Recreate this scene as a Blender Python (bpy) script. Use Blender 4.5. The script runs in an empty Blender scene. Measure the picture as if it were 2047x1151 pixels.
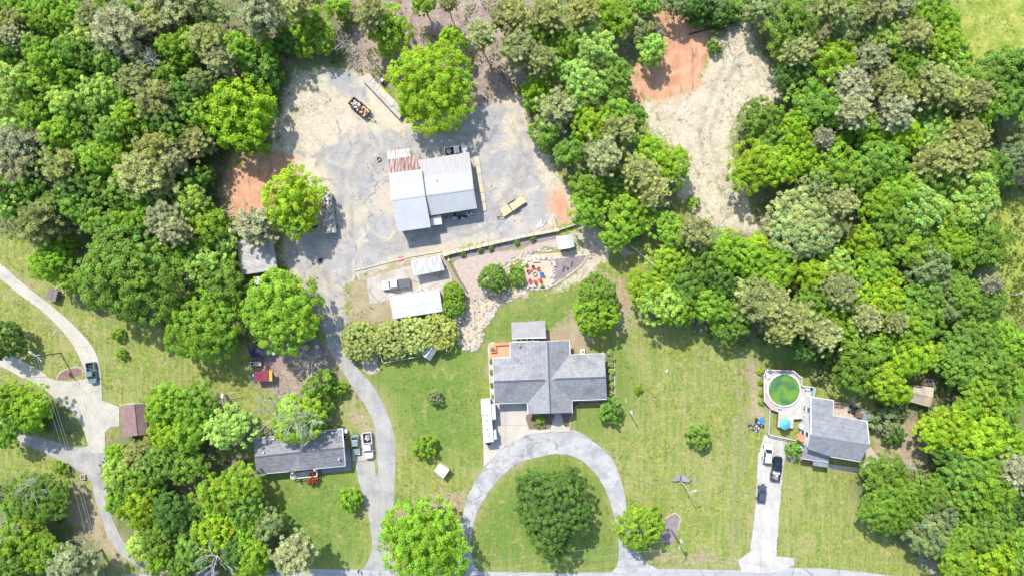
import bpy, math, random
import numpy as np
from mathutils import Vector, Matrix

# ------------------------------------------------------------------ camera, sky, sun, exposure
scene = bpy.context.scene
H = 150.0                       # drone height, metres
S = 225.0 / 2047.0              # metres on the ground for one photo pixel
cam_data = bpy.data.cameras.new('camera')
cam_data.lens = 24.0
cam_data.sensor_width = 36.0
cam_data.clip_end = 3000.0
cam = bpy.data.objects.new('camera', cam_data)
scene.collection.objects.link(cam)
cam.location = (0, 0, H)
cam.rotation_euler = (0, 0, 0)
scene.camera = cam

SUN_EL = math.radians(50)
SUN_AZ = math.atan2(-0.47, 0.88)          # clockwise from +Y
world = bpy.data.worlds.new('World')
scene.world = world
world.use_nodes = True
wn = world.node_tree.nodes
wl = world.node_tree.links
sky = wn.new('ShaderNodeTexSky')
sky.sky_type = 'NISHITA'
sky.sun_disc = False
sky.sun_elevation = SUN_EL
sky.sun_rotation = SUN_AZ
wl.new(sky.outputs[0], wn['Background'].inputs[0])
wn['Background'].inputs[1].default_value = 0.15

sun_data = bpy.data.lights.new('sun', 'SUN')
sun_data.energy = 3.0
sun_data.angle = math.radians(0.9)
sun_data.color = (1.0, 0.96, 0.9)
sun = bpy.data.objects.new('sun', sun_data)
scene.collection.objects.link(sun)
to_sun = Vector((math.sin(SUN_AZ) * math.cos(SUN_EL), math.cos(SUN_AZ) * math.cos(SUN_EL), math.sin(SUN_EL)))
sun.rotation_euler = to_sun.to_track_quat('Z', 'Y').to_euler()
sun.location = (0, 0, 60)

vs = scene.view_settings
vs.view_transform = 'Standard'
vs.look = 'None'
vs.gamma = 1.0
vs.exposure = 1.14
vs.use_curve_mapping = False

COL = scene.collection
R = random.Random(7)


# ------------------------------------------------------------------ helpers
def G(px, py, h=0.0):
    """World point at height h that stands where the photo's pixel shows it."""
    k = S * (H - h) / H
    return ((px - 1023.5) * k, (575.5 - py) * k, h)


def ZM(x0, y0, f):
    return lambda x, y: (x0 + x / f, y0 + y / f)


class MB:
    """Collects faces for one mesh."""
    def __init__(self):
        self.v = []
        self.f = []
        self.sm = False

    def add(self, vs_, fs):
        o = len(self.v)
        self.v += [tuple(p) for p in vs_]
        self.f += [tuple(i + o for i in f) for f in fs]
        return self

    def box(self, c, s, rz=0.0):
        x, y, z = s[0] / 2, s[1] / 2, s[2] / 2
        ca, sa = math.cos(rz), math.sin(rz)
        P = []
        for k in (-z, z):
            for (i, j) in ((-x, -y), (x, -y), (x, y), (-x, y)):
                P.append((c[0] + i * ca - j * sa, c[1] + i * sa + j * ca, c[2] + k))
        return self.add(P, [(3, 2, 1, 0), (4, 5, 6, 7), (0, 1, 5, 4), (1, 2, 6, 5), (2, 3, 7, 6), (3, 0, 4, 7)])

    def prism(self, pts, z0, z1=None):
        """pts: (x,y) with z0..z1, or (x,y,z) tops with thickness z0."""
        n = len(pts)
        a = sum(pts[i][0] * pts[(i + 1) % n][1] - pts[(i + 1) % n][0] * pts[i][1] for i in range(n))
        if a < 0:
            pts = pts[::-1]
        if z1 is None:
            lo = [(p[0], p[1], p[2] - z0) for p in pts]
            hi = [tuple(p) for p in pts]
        else:
            lo = [(p[0], p[1], z0) for p in pts]
            hi = [(p[0], p[1], z1) for p in pts]
        fs = [tuple(range(n - 1, -1, -1)), tuple(range(n, 2 * n))]
        fs += [(i, (i + 1) % n, n + (i + 1) % n, n + i) for i in range(n)]
        return self.add(lo + hi, fs)

    def tube(self, p0, p1, r0, r1=None, n=6, cap=True):
        r1 = r0 if r1 is None else r1
        a, b = Vector(p0), Vector(p1)
        d = (b - a)
        if d.length < 1e-6:
            return self
        d.normalize()
        u = d.orthogonal().normalized()
        w = d.cross(u)
        P = []
        for (c, r) in ((a, r0), (b, r1)):
            for i in range(n):
                t = 2 * math.pi * i / n
                P.append(tuple(c + u * (r * math.cos(t)) + w * (r * math.sin(t))))
        fs = [(i, (i + 1) % n, n + (i + 1) % n, n + i) for i in range(n)]
        if cap:
            fs += [tuple(range(n - 1, -1, -1)), tuple(range(n, 2 * n))]
        return self.add(P, fs)

    def path(self, pts, r, n=6):
        for a, b in zip(pts[:-1], pts[1:]):
            self.tube(a, b, r, r, n)
        return self

    def beam(self, p0, p1, w, h):
        """bar with rectangular section, top at the given points"""
        a, b = Vector(p0), Vector(p1)
        d = (b - a)
        s = Vector((-d.y, d.x, 0))
        if s.length < 1e-6:
            s = Vector((1, 0, 0))
        s = s.normalized() * (w / 2)
        dn = Vector((0, 0, -h))
        P = [a - s, a + s, a + s + dn, a - s + dn, b - s, b + s, b + s + dn, b - s + dn]
        return self.add(P, [(0, 1, 2, 3), (7, 6, 5, 4), (0, 4, 5, 1), (1, 5, 6, 2), (2, 6, 7, 3), (3, 7, 4, 0)])

    def lathe(self, prof, n=16, c=(0, 0, 0), sx=1.0, sy=1.0):
        P = []
        for (r, z) in prof:
            for i in range(n):
                t = 2 * math.pi * i / n
                P.append((c[0] + r * sx * math.cos(t), c[1] + r * sy * math.sin(t), c[2] + z))
        m = len(prof)
        fs = []
        for k in range(m - 1):
            for i in range(n):
                j = (i + 1) % n
                fs.append((k * n + i, k * n + j, (k + 1) * n + j, (k + 1) * n + i))
        fs.append(tuple(range(n - 1, -1, -1)))
        fs.append(tuple((m - 1) * n + i for i in range(n)))
        return self.add(P, fs)

    def mesh(self, name):
        me = bpy.data.meshes.new(name)
        me.from_pydata(self.v, [], self.f)
        me.update()
        if self.sm:
            me.polygons.foreach_set('use_smooth', [True] * len(me.polygons))
        return me

    def build(self, name, mat, parent=None, loc=None, **kw):
        return ob(name, self.mesh(name), mat, parent, loc, **kw)


def ob(name, me, mat=None, parent=None, loc=None, rz=0.0, label=None, cat=None, group=None, kind=None):
    o = bpy.data.objects.new(name, me)
    COL.objects.link(o)
    if mat is not None and me is not None and len(me.materials) == 0:
        me.materials.append(mat)
    if parent is not None:
        o.parent = parent
    if loc is not None:
        o.location = loc
    if rz:
        o.rotation_euler = (0, 0, rz)
    tag(o, label, cat, group, kind)
    return o


def tag(o, label=None, cat=None, group=None, kind=None):
    for k, val in (('label', label), ('category', cat), ('group', group), ('kind', kind)):
        if val:
            o[k] = val
    return o


def root(name, label, cat, loc, rz=0.0, group=None):
    o = bpy.data.objects.new(name, None)
    COL.objects.link(o)
    o.location = loc
    o.rotation_euler = (0, 0, rz)
    o.empty_display_size = 0.5
    return tag(o, label, cat, group)


class Site:
    """A thing whose parts are measured on the photo: local points from pixels."""
    def __init__(self, name, label, cat, px, py, group=None):
        self.o = G(px, py, 0)
        self.r = root(name, label, cat, self.o, group=group)

    def p(self, xy, h=0.0):
        a = G(xy[0], xy[1], h)
        return (a[0] - self.o[0], a[1] - self.o[1], h)

    def ps(self, L, h=None):
        return [self.p(q[:2], h if h is not None else q[2]) for q in L]

    def slab(self, name, L, t, mat, h=None, par=None, **kw):
        return MB().prism(self.ps(L, h), t).build(name, mat, par or self.r, **kw)

    def sheet(self, name, quad, n, amp, mat, par=None, t=0.03):
        """ribbed metal sheet: ribs run from edge a-b to edge d-c"""
        a, b, c, d = [Vector(self.p(q[:2], q[2])) for q in quad]
        m = MB()
        P = []
        N = n * 4
        for i in range(N + 1):
            u = i / N
            ph = i % 4
            z = amp if ph in (1, 2) else 0.0
            for (s, e) in ((a, b), (d, c)):
                q = s.lerp(e, u)
                P.append((q.x, q.y, q.z + z))
        Q = [(x, y, z - t) for (x, y, z) in P]
        k = len(P)
        fs = []
        for i in range(N):
            o = 2 * i
            fs.append((o, o + 1, o + 3, o + 2))
            fs.append((k + o + 2, k + o + 3, k + o + 1, k + o))
            fs.append((o, o + 2, k + o + 2, k + o))
            fs.append((o + 1, k + o + 1, k + o + 3, o + 3))
        m.add(P + Q, fs)
        return m.build(name, mat, par or self.r)

    def walls(self, L, h, mat, inset=0.4, z0=-0.1, win=True, wmat=None, doors=()):
        """solid wall block under eave corners L (pixels at height h)"""
        P = [Vector(q) for q in self.ps(L, h)]
        n = len(P)
        area = sum(P[i].x * P[(i + 1) % n].y - P[(i + 1) % n].x * P[i].y for i in range(n))
        if area < 0:
            P = P[::-1]
        I = []
        for i in range(n):
            a, b, c = P[i - 1], P[i], P[(i + 1) % n]
            e0 = (b - a); e0.z = 0; e0.normalize()
            e1 = (c - b); e1.z = 0; e1.normalize()
            n0 = Vector((-e0.y, e0.x, 0)); n1 = Vector((-e1.y, e1.x, 0))
            k = 1 + n0.dot(n1)
            if k < 0.25:
                k = 0.25
            I.append(b + (n0 + n1) * (inset / k))
        w = MB().prism([(q.x, q.y) for q in I], z0, h - 0.08).build('wall', mat, self.r)
        if win:
            for i in range(n):
                a, b = I[i], I[(i + 1) % n]
                e = b - a
                Lg = e.length
                if Lg < 2.6:
                    continue
                e = e / Lg
                nn = Vector((e.y, -e.x, 0))
                rz = math.atan2(e.y, e.x)
                k = max(1, int(Lg / 3.6))
                for j in range(k):
                    if (i, j) in doors:
                        c = a + e * (Lg * (j + 0.5) / k)
                        d = MB().box((c.x + nn.x * 0.01, c.y + nn.y * 0.01, 1.05), (0.95, 0.08, 2.06), rz).build('door', MAT['door'], w)
                        continue
                    for zc in ([1.45] if h < 4.3 else [1.45, h - 1.4]):
                        c = a + e * (Lg * (j + 0.5) / k)
                        f = MB().box((c.x, c.y, zc), (1.12, 0.1, 1.22), rz).build('window_frame', MAT['white'], w)
                        MB().box((c.x + nn.x * 0.045, c.y + nn.y * 0.045, zc), (0.96, 0.04, 1.06), rz).build('pane', MAT['glass'], w)
        return w

    def gable(self, e0, e1, rd, he, hr, mat, t=0.12):
        a, b, c = Vector(self.p(e0, he)), Vector(self.p(e1, he)), Vector(self.p(rd, hr))
        mid = (a + b) / 2
        c = Vector((mid.x + (c.x - mid.x), mid.y + (c.y - mid.y), c.z - 0.12))
        d = (b - a); d.z = 0; d.normalize()
        a = a + d * 0.45; b = b - d * 0.45
        nn = Vector((-d.y, d.x, 0)) * t
        o = Vector((0, 0, -0.1))
        P = [a + o, b + o, c + o, a + nn + o, b + nn + o, c + nn + o]
        return MB().add(P, [(0, 1, 2), (5, 4, 3), (0, 3, 4, 1), (1, 4, 5, 2), (2, 5, 3, 0)]).build('gable_wall', mat, self.r)

    def gutter(self, a, b, ha, hb=None, w=0.16, mat=None, name='gutter'):
        return MB().beam(self.p(a, ha + 0.03), self.p(b, (ha if hb is None else hb) + 0.03), w, 0.16).build(name, mat or MAT['white'], self.r)


def in_poly(X, Y, poly):
    ins = np.zeros(X.shape, bool)
    n = len(poly)
    for i in range(n):
        x0, y0 = poly[i]; x1, y1 = poly[(i + 1) % n]
        if y0 == y1:
            continue
        c = ((y0 > Y) != (y1 > Y)) & (X < (x1 - x0) * (Y - y0) / (y1 - y0) + x0)
        ins ^= c
    return ins


def sdist(X, Y, poly):
    d = np.full(X.shape, 1e9)
    n = len(poly)
    for i in range(n):
        x0, y0 = poly[i]; x1, y1 = poly[(i + 1) % n]
        dx, dy = x1 - x0, y1 - y0
        t = np.clip(((X - x0) * dx + (Y - y0) * dy) / (dx * dx + dy * dy + 1e-9), 0, 1)
        d = np.minimum(d, np.hypot(X - x0 - t * dx, Y - y0 - t * dy))
    return np.where(in_poly(X, Y, poly), d, -d)


def spline(pts, step=1.5, closed=False):
    """Catmull-Rom through pixel points"""
    P = [np.array(p, float) for p in pts]
    n = len(P)
    out = []
    rng = range(n if closed else n - 1)
    for i in rng:
        p0 = P[(i - 1) % n] if closed or i > 0 else P[i]
        p1 = P[i]
        p2 = P[(i + 1) % n]
        p3 = P[(i + 2) % n] if closed or i + 2 < n else p2
        k = max(2, int(np.hypot(*(p2 - p1)) / (step * 9)))
        for j in range(k):
            t = j / k
            out.append(tuple(0.5 * ((2 * p1) + (-p0 + p2) * t + (2 * p0 - 5 * p1 + 4 * p2 - p3) * t * t + (-p0 + 3 * p1 - 3 * p2 + p3) * t ** 3)))
    if not closed:
        out.append(tuple(P[-1]))
    return out


# ------------------------------------------------------------------ materials
def lin(r, g, b):
    f = lambda c: (c / 255 / 12.92) if c <= 10 else ((c / 255 + 0.055) / 1.055) ** 2.4
    return (f(r), f(g), f(b), 1)


def c4(c):
    return (c[0], c[1], c[2], 1.0)


class NT:
    def __init__(self, name):
        self.m = bpy.data.materials.new(name)
        self.m.use_nodes = True
        self.t = self.m.node_tree
        self.t.nodes.clear()
        self.out = self.t.nodes.new('ShaderNodeOutputMaterial')

    def n(self, typ, **kw):
        o = self.t.nodes.new(typ)
        for k, v in kw.items():
            if k.startswith('i_'):
                o.inputs[k[2:]].default_value = v
            else:
                setattr(o, k, v)
        return o

    def l(self, a, b):
        self.t.links.new(a, b)

    def pos(self, scale=None, rot=None):
        g = self.n('ShaderNodeNewGeometry').outputs['Position']
        if scale or rot:
            mp = self.n('ShaderNodeMapping')
            if scale:
                mp.inputs['Scale'].default_value = scale
            if rot:
                mp.inputs['Rotation'].default_value = rot
            self.l(g, mp.inputs[0])
            g = mp.outputs[0]
        return g

    def noise(self, vec, scale, detail=4, rough=0.6, dist=0.0):
        o = self.n('ShaderNodeTexNoise')
        o.inputs['Scale'].default_value = scale
        o.inputs['Detail'].default_value = detail
        o.inputs['Roughness'].default_value = rough
        o.inputs['Distortion'].default_value = dist
        self.l(vec, o.inputs['Vector'])
        return o.outputs['Fac']

    def ramp(self, fac, a, b, ca=(0, 0, 0, 1), cb=(1, 1, 1, 1)):
        o = self.n('ShaderNodeValToRGB')
        e = o.color_ramp.elements
        e[0].position = a; e[1].position = b
        e[0].color = ca; e[1].color = cb
        self.l(fac, o.inputs[0])
        return o.outputs[0]

    def mix(self, fac, a, b, blend='MIX'):
        o = self.n('ShaderNodeMix', data_type='RGBA', blend_type=blend)
        for (s, i) in ((fac, 0), (a, 6), (b, 7)):
            if isinstance(s, (int, float)):
                o.inputs[i].default_value = s
            elif isinstance(s, tuple):
                o.inputs[i].default_value = s if i else s[0]
            else:
                self.l(s, o.inputs[i])
        return o.outputs[2]

    def math(self, op, a, b=0.0, c=None, clamp=False):
        o = self.n('ShaderNodeMath', operation=op, use_clamp=clamp)
        for i, s in enumerate((a, b) if c is None else (a, b, c)):
            if isinstance(s, (int, float)):
                o.inputs[i].default_value = s
            else:
                self.l(s, o.inputs[i])
        return o.outputs[0]

    def bsdf(self, col, rough=0.85, metal=0.0, bump=None, bstr=0.5, bdist=0.05, spec=0.3):
        b = self.n('ShaderNodeBsdfPrincipled')
        b.inputs['Roughness'].default_value = rough
        b.inputs['Metallic'].default_value = metal
        b.inputs['Specular IOR Level'].default_value = spec
        if isinstance(col, tuple):
            b.inputs['Base Color'].default_value = col
        else:
            self.l(col, b.inputs['Base Color'])
        if bump is not None:
            bp = self.n('ShaderNodeBump')
            bp.inputs['Strength'].default_value = bstr
            bp.inputs['Distance'].default_value = bdist
            self.l(bump, bp.inputs['Height'])
            self.l(bp.outputs[0], b.inputs['Normal'])
        self.l(b.outputs[0], self.out.inputs[0])
        return b


MAT = {}


def surf(name, c1, c2=None, scale=1.0, lo=0.35, hi=0.65, rough=0.85, bump=0.3, bdist=0.04, stretch=None, rot=None, metal=0.0, fine=8.0, spec=0.3, c3=None, s3=0.3, crack=0.0, course=0.0, streak=None):
    t = NT(name)
    p = t.pos(stretch, rot)
    n1 = t.noise(p, scale, 6)
    col = t.ramp(n1, lo, hi, c4(c1), c4(c2 or c1))
    if c3 is not None:
        col = t.mix(t.ramp(t.noise(p, s3, 5), 0.5, 0.68), col, c4(c3))
    if streak:
        sn = t.noise(t.pos(streak), 1.0, 5, 0.6)
        col = t.mix(t.math('MULTIPLY', t.ramp(sn, 0.5, 0.7), 0.45), col, tuple(v * 0.66 for v in c1[:3]) + (1,))
    if crack:
        nz = t.n('ShaderNodeTexNoise')
        nz.inputs['Scale'].default_value = 0.6
        t.l(t.pos(), nz.inputs['Vector'])
        sc_ = t.n('ShaderNodeVectorMath', operation='SCALE')
        sc_.inputs['Scale'].default_value = 2.2
        t.l(nz.outputs['Color'], sc_.inputs[0])
        ad = t.n('ShaderNodeVectorMath', operation='ADD')
        t.l(t.pos(), ad.inputs[0]); t.l(sc_.outputs[0], ad.inputs[1])
        vo = t.n('ShaderNodeTexVoronoi', feature='DISTANCE_TO_EDGE')
        vo.inputs['Scale'].default_value = crack
        t.l(ad.outputs[0], vo.inputs['Vector'])
        cr = t.math('MULTIPLY', t.ramp(vo.outputs['Distance'], 0.006, 0.028, (1, 1, 1, 1), (0, 0, 0, 1)), t.ramp(t.noise(t.pos(), 0.12, 3), 0.42, 0.55))
        col = t.mix(t.math('MULTIPLY', cr, 0.6), col, tuple(v * 0.4 for v in c1[:3]) + (1,))
    if course:
        sx = t.n('ShaderNodeSeparateXYZ')
        t.l(t.pos(), sx.inputs[0])
        ph = t.math('ADD', t.math('MULTIPLY', sx.outputs[2], course), t.math('MULTIPLY', t.noise(t.pos(), 0.5, 4), 5.0))
        wv = t.math('SINE', ph)
        col = t.mix(1.0, col, t.ramp(t.math('MULTIPLY_ADD', wv, 0.5, 0.5), 0.0, 1.0, (0.94, 0.94, 0.94, 1), (1.05, 1.05, 1.05, 1)), 'MULTIPLY')
    n2 = t.noise(p, fine, 3)
    col = t.mix(0.35, col, t.mix(1.0, col, t.ramp(n2, 0.25, 0.75, (0.45, 0.45, 0.45, 1), (1.5, 1.5, 1.5, 1)), 'MULTIPLY'))
    t.bsdf(col, rough, metal, n2, bump, bdist, spec)
    MAT[name] = t.m
    return t.m


def plain(name, c, rough=0.5, metal=0.0, spec=0.5, coat=0.0):
    t = NT(name)
    n = t.noise(t.pos(), 3.0, 4)
    col = t.mix(t.ramp(n, 0.3, 0.7), tuple(x * 0.86 for x in c[:3]) + (1,), c4(c))
    b = t.bsdf(col, rough, metal, None, spec=spec)
    b.inputs['Coat Weight'].default_value = coat
    MAT[name] = t.m
    return t.m


plain('white', (0.60, 0.60, 0.58), 0.6)
plain('glass', (0.02, 0.03, 0.04), 0.12, spec=0.6)
plain('door', (0.24, 0.10, 0.06), 0.6)
plain('black', (0.015, 0.015, 0.017), 0.6)
plain('rubber', (0.02, 0.02, 0.02), 0.9)
plain('chrome', (0.5, 0.5, 0.52), 0.35, 0.9)
plain('steel', (0.32, 0.33, 0.34), 0.5, 0.6)
plain('lamp_lens', (0.75, 0.75, 0.72), 0.2)
plain('tail_red', (0.35, 0.015, 0.01), 0.3)
plain('paint_white', (0.62, 0.62, 0.62), 0.35, coat=0.5)
plain('paint_sage', (0.24, 0.31, 0.29), 0.3, 0.2, coat=0.6)
plain('paint_slate', (0.075, 0.09, 0.12), 0.3, 0.2, coat=0.6)
plain('paint_navy', (0.012, 0.018, 0.03), 0.3, 0.2, coat=0.6)
plain('paint_teal', (0.16, 0.24, 0.25), 0.3, 0.2, coat=0.6)
plain('siding_white', (0.60, 0.60, 0.59), 0.7)
plain('red_plastic', (0.42, 0.04, 0.06), 0.5)
plain('blue_plastic', (0.02, 0.12, 0.35), 0.5)
plain('teal_cloth', (0.10, 0.36, 0.44), 0.8)
plain('blue_tarp', (0.02, 0.20, 0.50), 0.5)
plain('pink_cloth', (0.60, 0.06, 0.30), 0.7)
plain('green_cloth', (0.02, 0.22, 0.20), 0.7)
plain('navy_cloth', (0.015, 0.02, 0.045), 0.7)
plain('yellow_paint', (0.62, 0.36, 0.05), 0.6)
plain('pale_blue', (0.38, 0.55, 0.62), 0.6)
plain('wire', (0.30, 0.30, 0.30), 0.6)
plain('cable_black', (0.02, 0.02, 0.02), 0.7)
surf('siding_beige', (0.5, 0.45, 0.36), (0.42, 0.38, 0.3), 2.0)
surf('brick_brown', (0.28, 0.14, 0.09), (0.2, 0.1, 0.07), 3.0)
surf('shingle_grey', (0.21, 0.21, 0.212), (0.275, 0.275, 0.273), 1.3, fine=3.0, c3=(0.175, 0.175, 0.178), s3=0.3, course=26.0)
surf('shingle_dark', (0.15, 0.148, 0.152), (0.25, 0.245, 0.25), 1.2, stretch=(0.7, 2.2, 1), rot=(0, 0, 0.12), fine=4.0, course=26.0)
surf('shingle_blue', (0.18, 0.185, 0.19), (0.24, 0.245, 0.25), 0.9, fine=4.0, course=26.0)
surf('shingle_brown', (0.19, 0.12, 0.11), (0.25, 0.165, 0.15), 1.0, fine=6.0)
surf('shingle_tan', (0.38, 0.30, 0.20), (0.48, 0.39, 0.28), 1.0, fine=5.0, c3=(0.24, 0.22, 0.2), s3=0.5)
surf('shingle_slate', (0.2, 0.21, 0.23), (0.27, 0.28, 0.3), 1.4)
surf('ridge_cap', (0.075, 0.08, 0.095), (0.11, 0.115, 0.13), 2.0)
surf('metal_carportwhite', (0.45, 0.45, 0.45), (0.50, 0.50, 0.495), 0.4, rough=0.5, bump=0.05)
surf('metal_white_dimmed', (0.31, 0.31, 0.315), (0.345, 0.345, 0.345), 0.5, rough=0.5, bump=0.1)  # darkened to offset the stronger sun on the workshop's right north slope
surf('metal_grey', (0.37, 0.37, 0.37), (0.41, 0.41, 0.405), 0.5, rough=0.5, bump=0.1)
surf('metal_dirty', (0.31, 0.29, 0.27), (0.37, 0.355, 0.34), 1.2, stretch=(3.0, 0.35, 1), rot=(0, 0, -0.16), rough=0.6, bump=0.1)
surf('metal_rust', (0.20, 0.095, 0.07), (0.40, 0.33, 0.30), 1.1, 0.46, 0.60, stretch=(3.2, 0.22, 1), rot=(0, 0, -0.13), rough=0.75, bump=0.15)
surf('metal_rustwhite', (0.46, 0.45, 0.43), (0.28, 0.14, 0.09), 1.0, 0.52, 0.66, stretch=(3.0, 0.3, 1), rot=(0, 0, -0.13), rough=0.7, bump=0.15)
surf('metal_shed', (0.46, 0.45, 0.43), (0.30, 0.28, 0.27), 0.6, 0.4, 0.7, rough=0.6, bump=0.15)
surf('metal_carport', (0.50, 0.49, 0.46), (0.33, 0.30, 0.27), 1.1, 0.45, 0.7, stretch=(1.8, 0.4, 1), rot=(0, 0, -0.18), rough=0.6, bump=0.15)
surf('metal_north_dimmed', (0.315, 0.315, 0.32), (0.35, 0.35, 0.35), 0.4, rough=0.5, bump=0.05)  # left north slope: base colour lowered because the sun strikes it harder
surf('metal_pergola', (0.32, 0.30, 0.285), (0.37, 0.35, 0.335), 0.6, rough=0.6, bump=0.1)
surf('metal_maroon', (0.17, 0.03, 0.055), (0.24, 0.05, 0.075), 1.0, rough=0.6)
surf('concrete', (0.36, 0.32, 0.265), (0.44, 0.40, 0.34), 0.5, fine=5.0, bump=0.2, c3=(0.30, 0.25, 0.19), s3=0.22, crack=0.2)
surf('concrete_pale', (0.41, 0.365, 0.30), (0.47, 0.42, 0.355), 0.4, fine=5.0, bump=0.12, c3=(0.37, 0.33, 0.28), s3=0.2)
surf('slab_cream', (0.385, 0.355, 0.285), (0.45, 0.42, 0.345), 0.5, fine=5.0, bump=0.15, c3=(0.31, 0.30, 0.26), s3=0.25)
surf('asphalt_pale', (0.305, 0.30, 0.29), (0.385, 0.38, 0.365), 0.3, 0.4, 0.6, fine=4.0, bump=0.25, c3=(0.24, 0.24, 0.243), s3=0.35, crack=0.16)
surf('asphalt_mid', (0.31, 0.31, 0.305), (0.38, 0.375, 0.365), 0.4, fine=4.0, bump=0.2, crack=0.14, streak=(0.03, 0.9, 1))
surf('gravel_white', (0.38, 0.36, 0.33), (0.45, 0.43, 0.395), 0.4, fine=4.0, bump=0.4, c3=(0.35, 0.32, 0.28), s3=0.3, streak=(1.0, 0.05, 1))
surf('gravel_drive', (0.29, 0.275, 0.25), (0.36, 0.345, 0.315), 0.35, fine=4.0, bump=0.5, c3=(0.24, 0.235, 0.23), s3=0.25, streak=(0.9, 0.05, 1))
surf('patio_sand', (0.42, 0.34, 0.225), (0.49, 0.41, 0.285), 0.8, fine=9.0, bump=0.25)
surf('terracotta', (0.50, 0.265, 0.13), (0.56, 0.31, 0.165), 0.8, bump=0.1)
surf('terracotta_dark', (0.42, 0.16, 0.07), (0.48, 0.2, 0.1), 0.8)
surf('mulch_purple', (0.19, 0.15, 0.15), (0.26, 0.215, 0.21), 0.9, fine=6.0, bump=0.8, bdist=0.08)
surf('mulch_brown', (0.16, 0.095, 0.08), (0.24, 0.15, 0.13), 1.2, fine=6.0, bump=0.8, bdist=0.08)
surf('stone_tan', (0.33, 0.275, 0.21), (0.43, 0.365, 0.29), 1.3, bump=0.6)
surf('stone_grey', (0.20, 0.185, 0.19), (0.31, 0.285, 0.285), 1.3, bump=0.6)
surf('stone_pale', (0.40, 0.36, 0.31), (0.50, 0.455, 0.40), 1.1, bump=0.5)
surf('block_cream', (0.40, 0.365, 0.265), (0.49, 0.45, 0.345), 1.5, bump=0.4)
surf('bark', (0.12, 0.095, 0.085), (0.18, 0.15, 0.135), 2.0, bump=0.8, rough=0.95)
surf('bark_pine', (0.10, 0.075, 0.065), (0.16, 0.125, 0.11), 2.0, bump=0.8, rough=0.95)
surf('bark_grey', (0.36, 0.34, 0.31), (0.48, 0.455, 0.42), 1.5, bump=0.5, rough=0.95)
surf('plank_tan', (0.52, 0.38, 0.22), (0.60, 0.46, 0.29), 1.0, stretch=(1, 1, 1), bump=0.2)
surf('plank_grey', (0.40, 0.37, 0.335), (0.49, 0.46, 0.42), 0.9, bump=0.3)
surf('plank_brown', (0.20, 0.11, 0.08), (0.27, 0.16, 0.12), 0.9, bump=0.3)
surf('rust_steel', (0.14, 0.06, 0.035), (0.22, 0.11, 0.07), 1.5, rough=0.8)
surf('debris_pale', (0.55, 0.45, 0.32), (0.35, 0.30, 0.26), 2.0, bump=0.6)
surf('debris_wood', (0.55, 0.30, 0.13), (0.62, 0.42, 0.24), 2.0, bump=0.6)
surf('pole_wood', (0.13, 0.10, 0.08), (0.18, 0.14, 0.11), 2.0)
surf('pole_grey', (0.40, 0.39, 0.37), (0.46, 0.45, 0.43), 2.0)
surf('fence_wood', (0.36, 0.37, 0.31), (0.46, 0.47, 0.40), 1.6)

# ------------------------------------------------------------------ ground
def vnoise(X, Y, seed, f):
    """smooth value noise"""
    x = X * f + seed * 17.3
    y = Y * f - seed * 9.1
    xi = np.floor(x).astype(np.int64); yi = np.floor(y).astype(np.int64)
    xf = x - xi; yf = y - yi
    h = lambda a, b: ((np.sin(a * 127.1 + b * 311.7 + seed * 74.7) * 43758.5453) % 1.0)
    u = xf * xf * (3 - 2 * xf); v = yf * yf * (3 - 2 * yf)
    return (h(xi, yi) * (1 - u) + h(xi + 1, yi) * u) * (1 - v) + (h(xi, yi + 1) * (1 - u) + h(xi + 1, yi + 1) * u) * v


WOODS = {
    'left': [(-260, -200), (700, -200), (700, 130), (600, 150), (560, 190), (565, 280), (470, 310), (440, 380), (455, 440), (480, 480), (480, 550), (640, 560), (650, 640), (600, 700), (560, 690), (500, 690), (470, 690), (400, 700), (330, 650), (220, 630), (160, 600), (110, 560), (80, 500), (60, 470), (-260, 480)],
    'top': [(650, -200), (1340, -200), (1290, 60), (1260, 130), (1250, 200), (1270, 280), (1350, 330), (1360, 390), (1330, 470), (1240, 480), (1160, 430), (1130, 350), (1060, 260), (1040, 190), (930, 180), (760, 170), (700, 130)],
    'right': [(1450, -200), (1890, -200), (1900, 60), (1930, 150), (2300, 130), (2300, 1400), (1870, 1400), (1830, 1110), (1740, 1040), (1700, 980), (1730, 940), (1830, 940), (1860, 900), (1810, 860), (1740, 800), (1640, 720), (1560, 680), (1480, 690), (1300, 630), (1270, 580), (1300, 520), (1380, 450), (1500, 440), (1490, 400), (1470, 350), (1480, 240), (1560, 200), (1560, 150), (1510, 90)],
    'top2': [(1290, -60), (1520, -60), (1510, 40), (1470, 70), (1430, 75), (1400, 40), (1300, 25)],
    'low': [(205, 900), (230, 860), (300, 790), (380, 790), (500, 840), (500, 960), (560, 1040), (620, 1110), (600, 1135), (540, 1145), (350, 1200), (260, 1100), (220, 1020)],
    'lowleft': [(-260, 960), (60, 960), (130, 1020), (180, 1090), (240, 1180), (-260, 1250)],
    'lowleft2': [(-100, 760), (60, 770), (130, 820), (150, 870), (60, 860), (0, 840), (-100, 850)],
}
CREAM = [
    [(590, 150), (660, 138), (735, 150), (800, 235), (840, 250), (960, 225), (1010, 200), (1045, 190), (1070, 260), (1110, 330), (1150, 395), (1168, 445), (1040, 478), (900, 508), (720, 545), (690, 560), (680, 640), (650, 645), (610, 585), (560, 500), (560, 470), (640, 410), (600, 340), (535, 300), (555, 240), (560, 190)],
    [(1430, 60), (1500, 55), (1512, 100), (1560, 150), (1560, 200), (1482, 235), (1462, 300), (1478, 380), (1490, 420), (1530, 445), (1510, 470), (1400, 455), (1365, 380), (1340, 290), (1290, 270), (1262, 200), (1405, 180), (1420, 110)],
    [(1500, 100), (1470, 100), (1450, 60), (1500, 40)],
    [(1140, 470), (1190, 465), (1225, 500), (1190, 540), (1150, 570), (1110, 580), (1150, 540), (1180, 505)],
]
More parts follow.
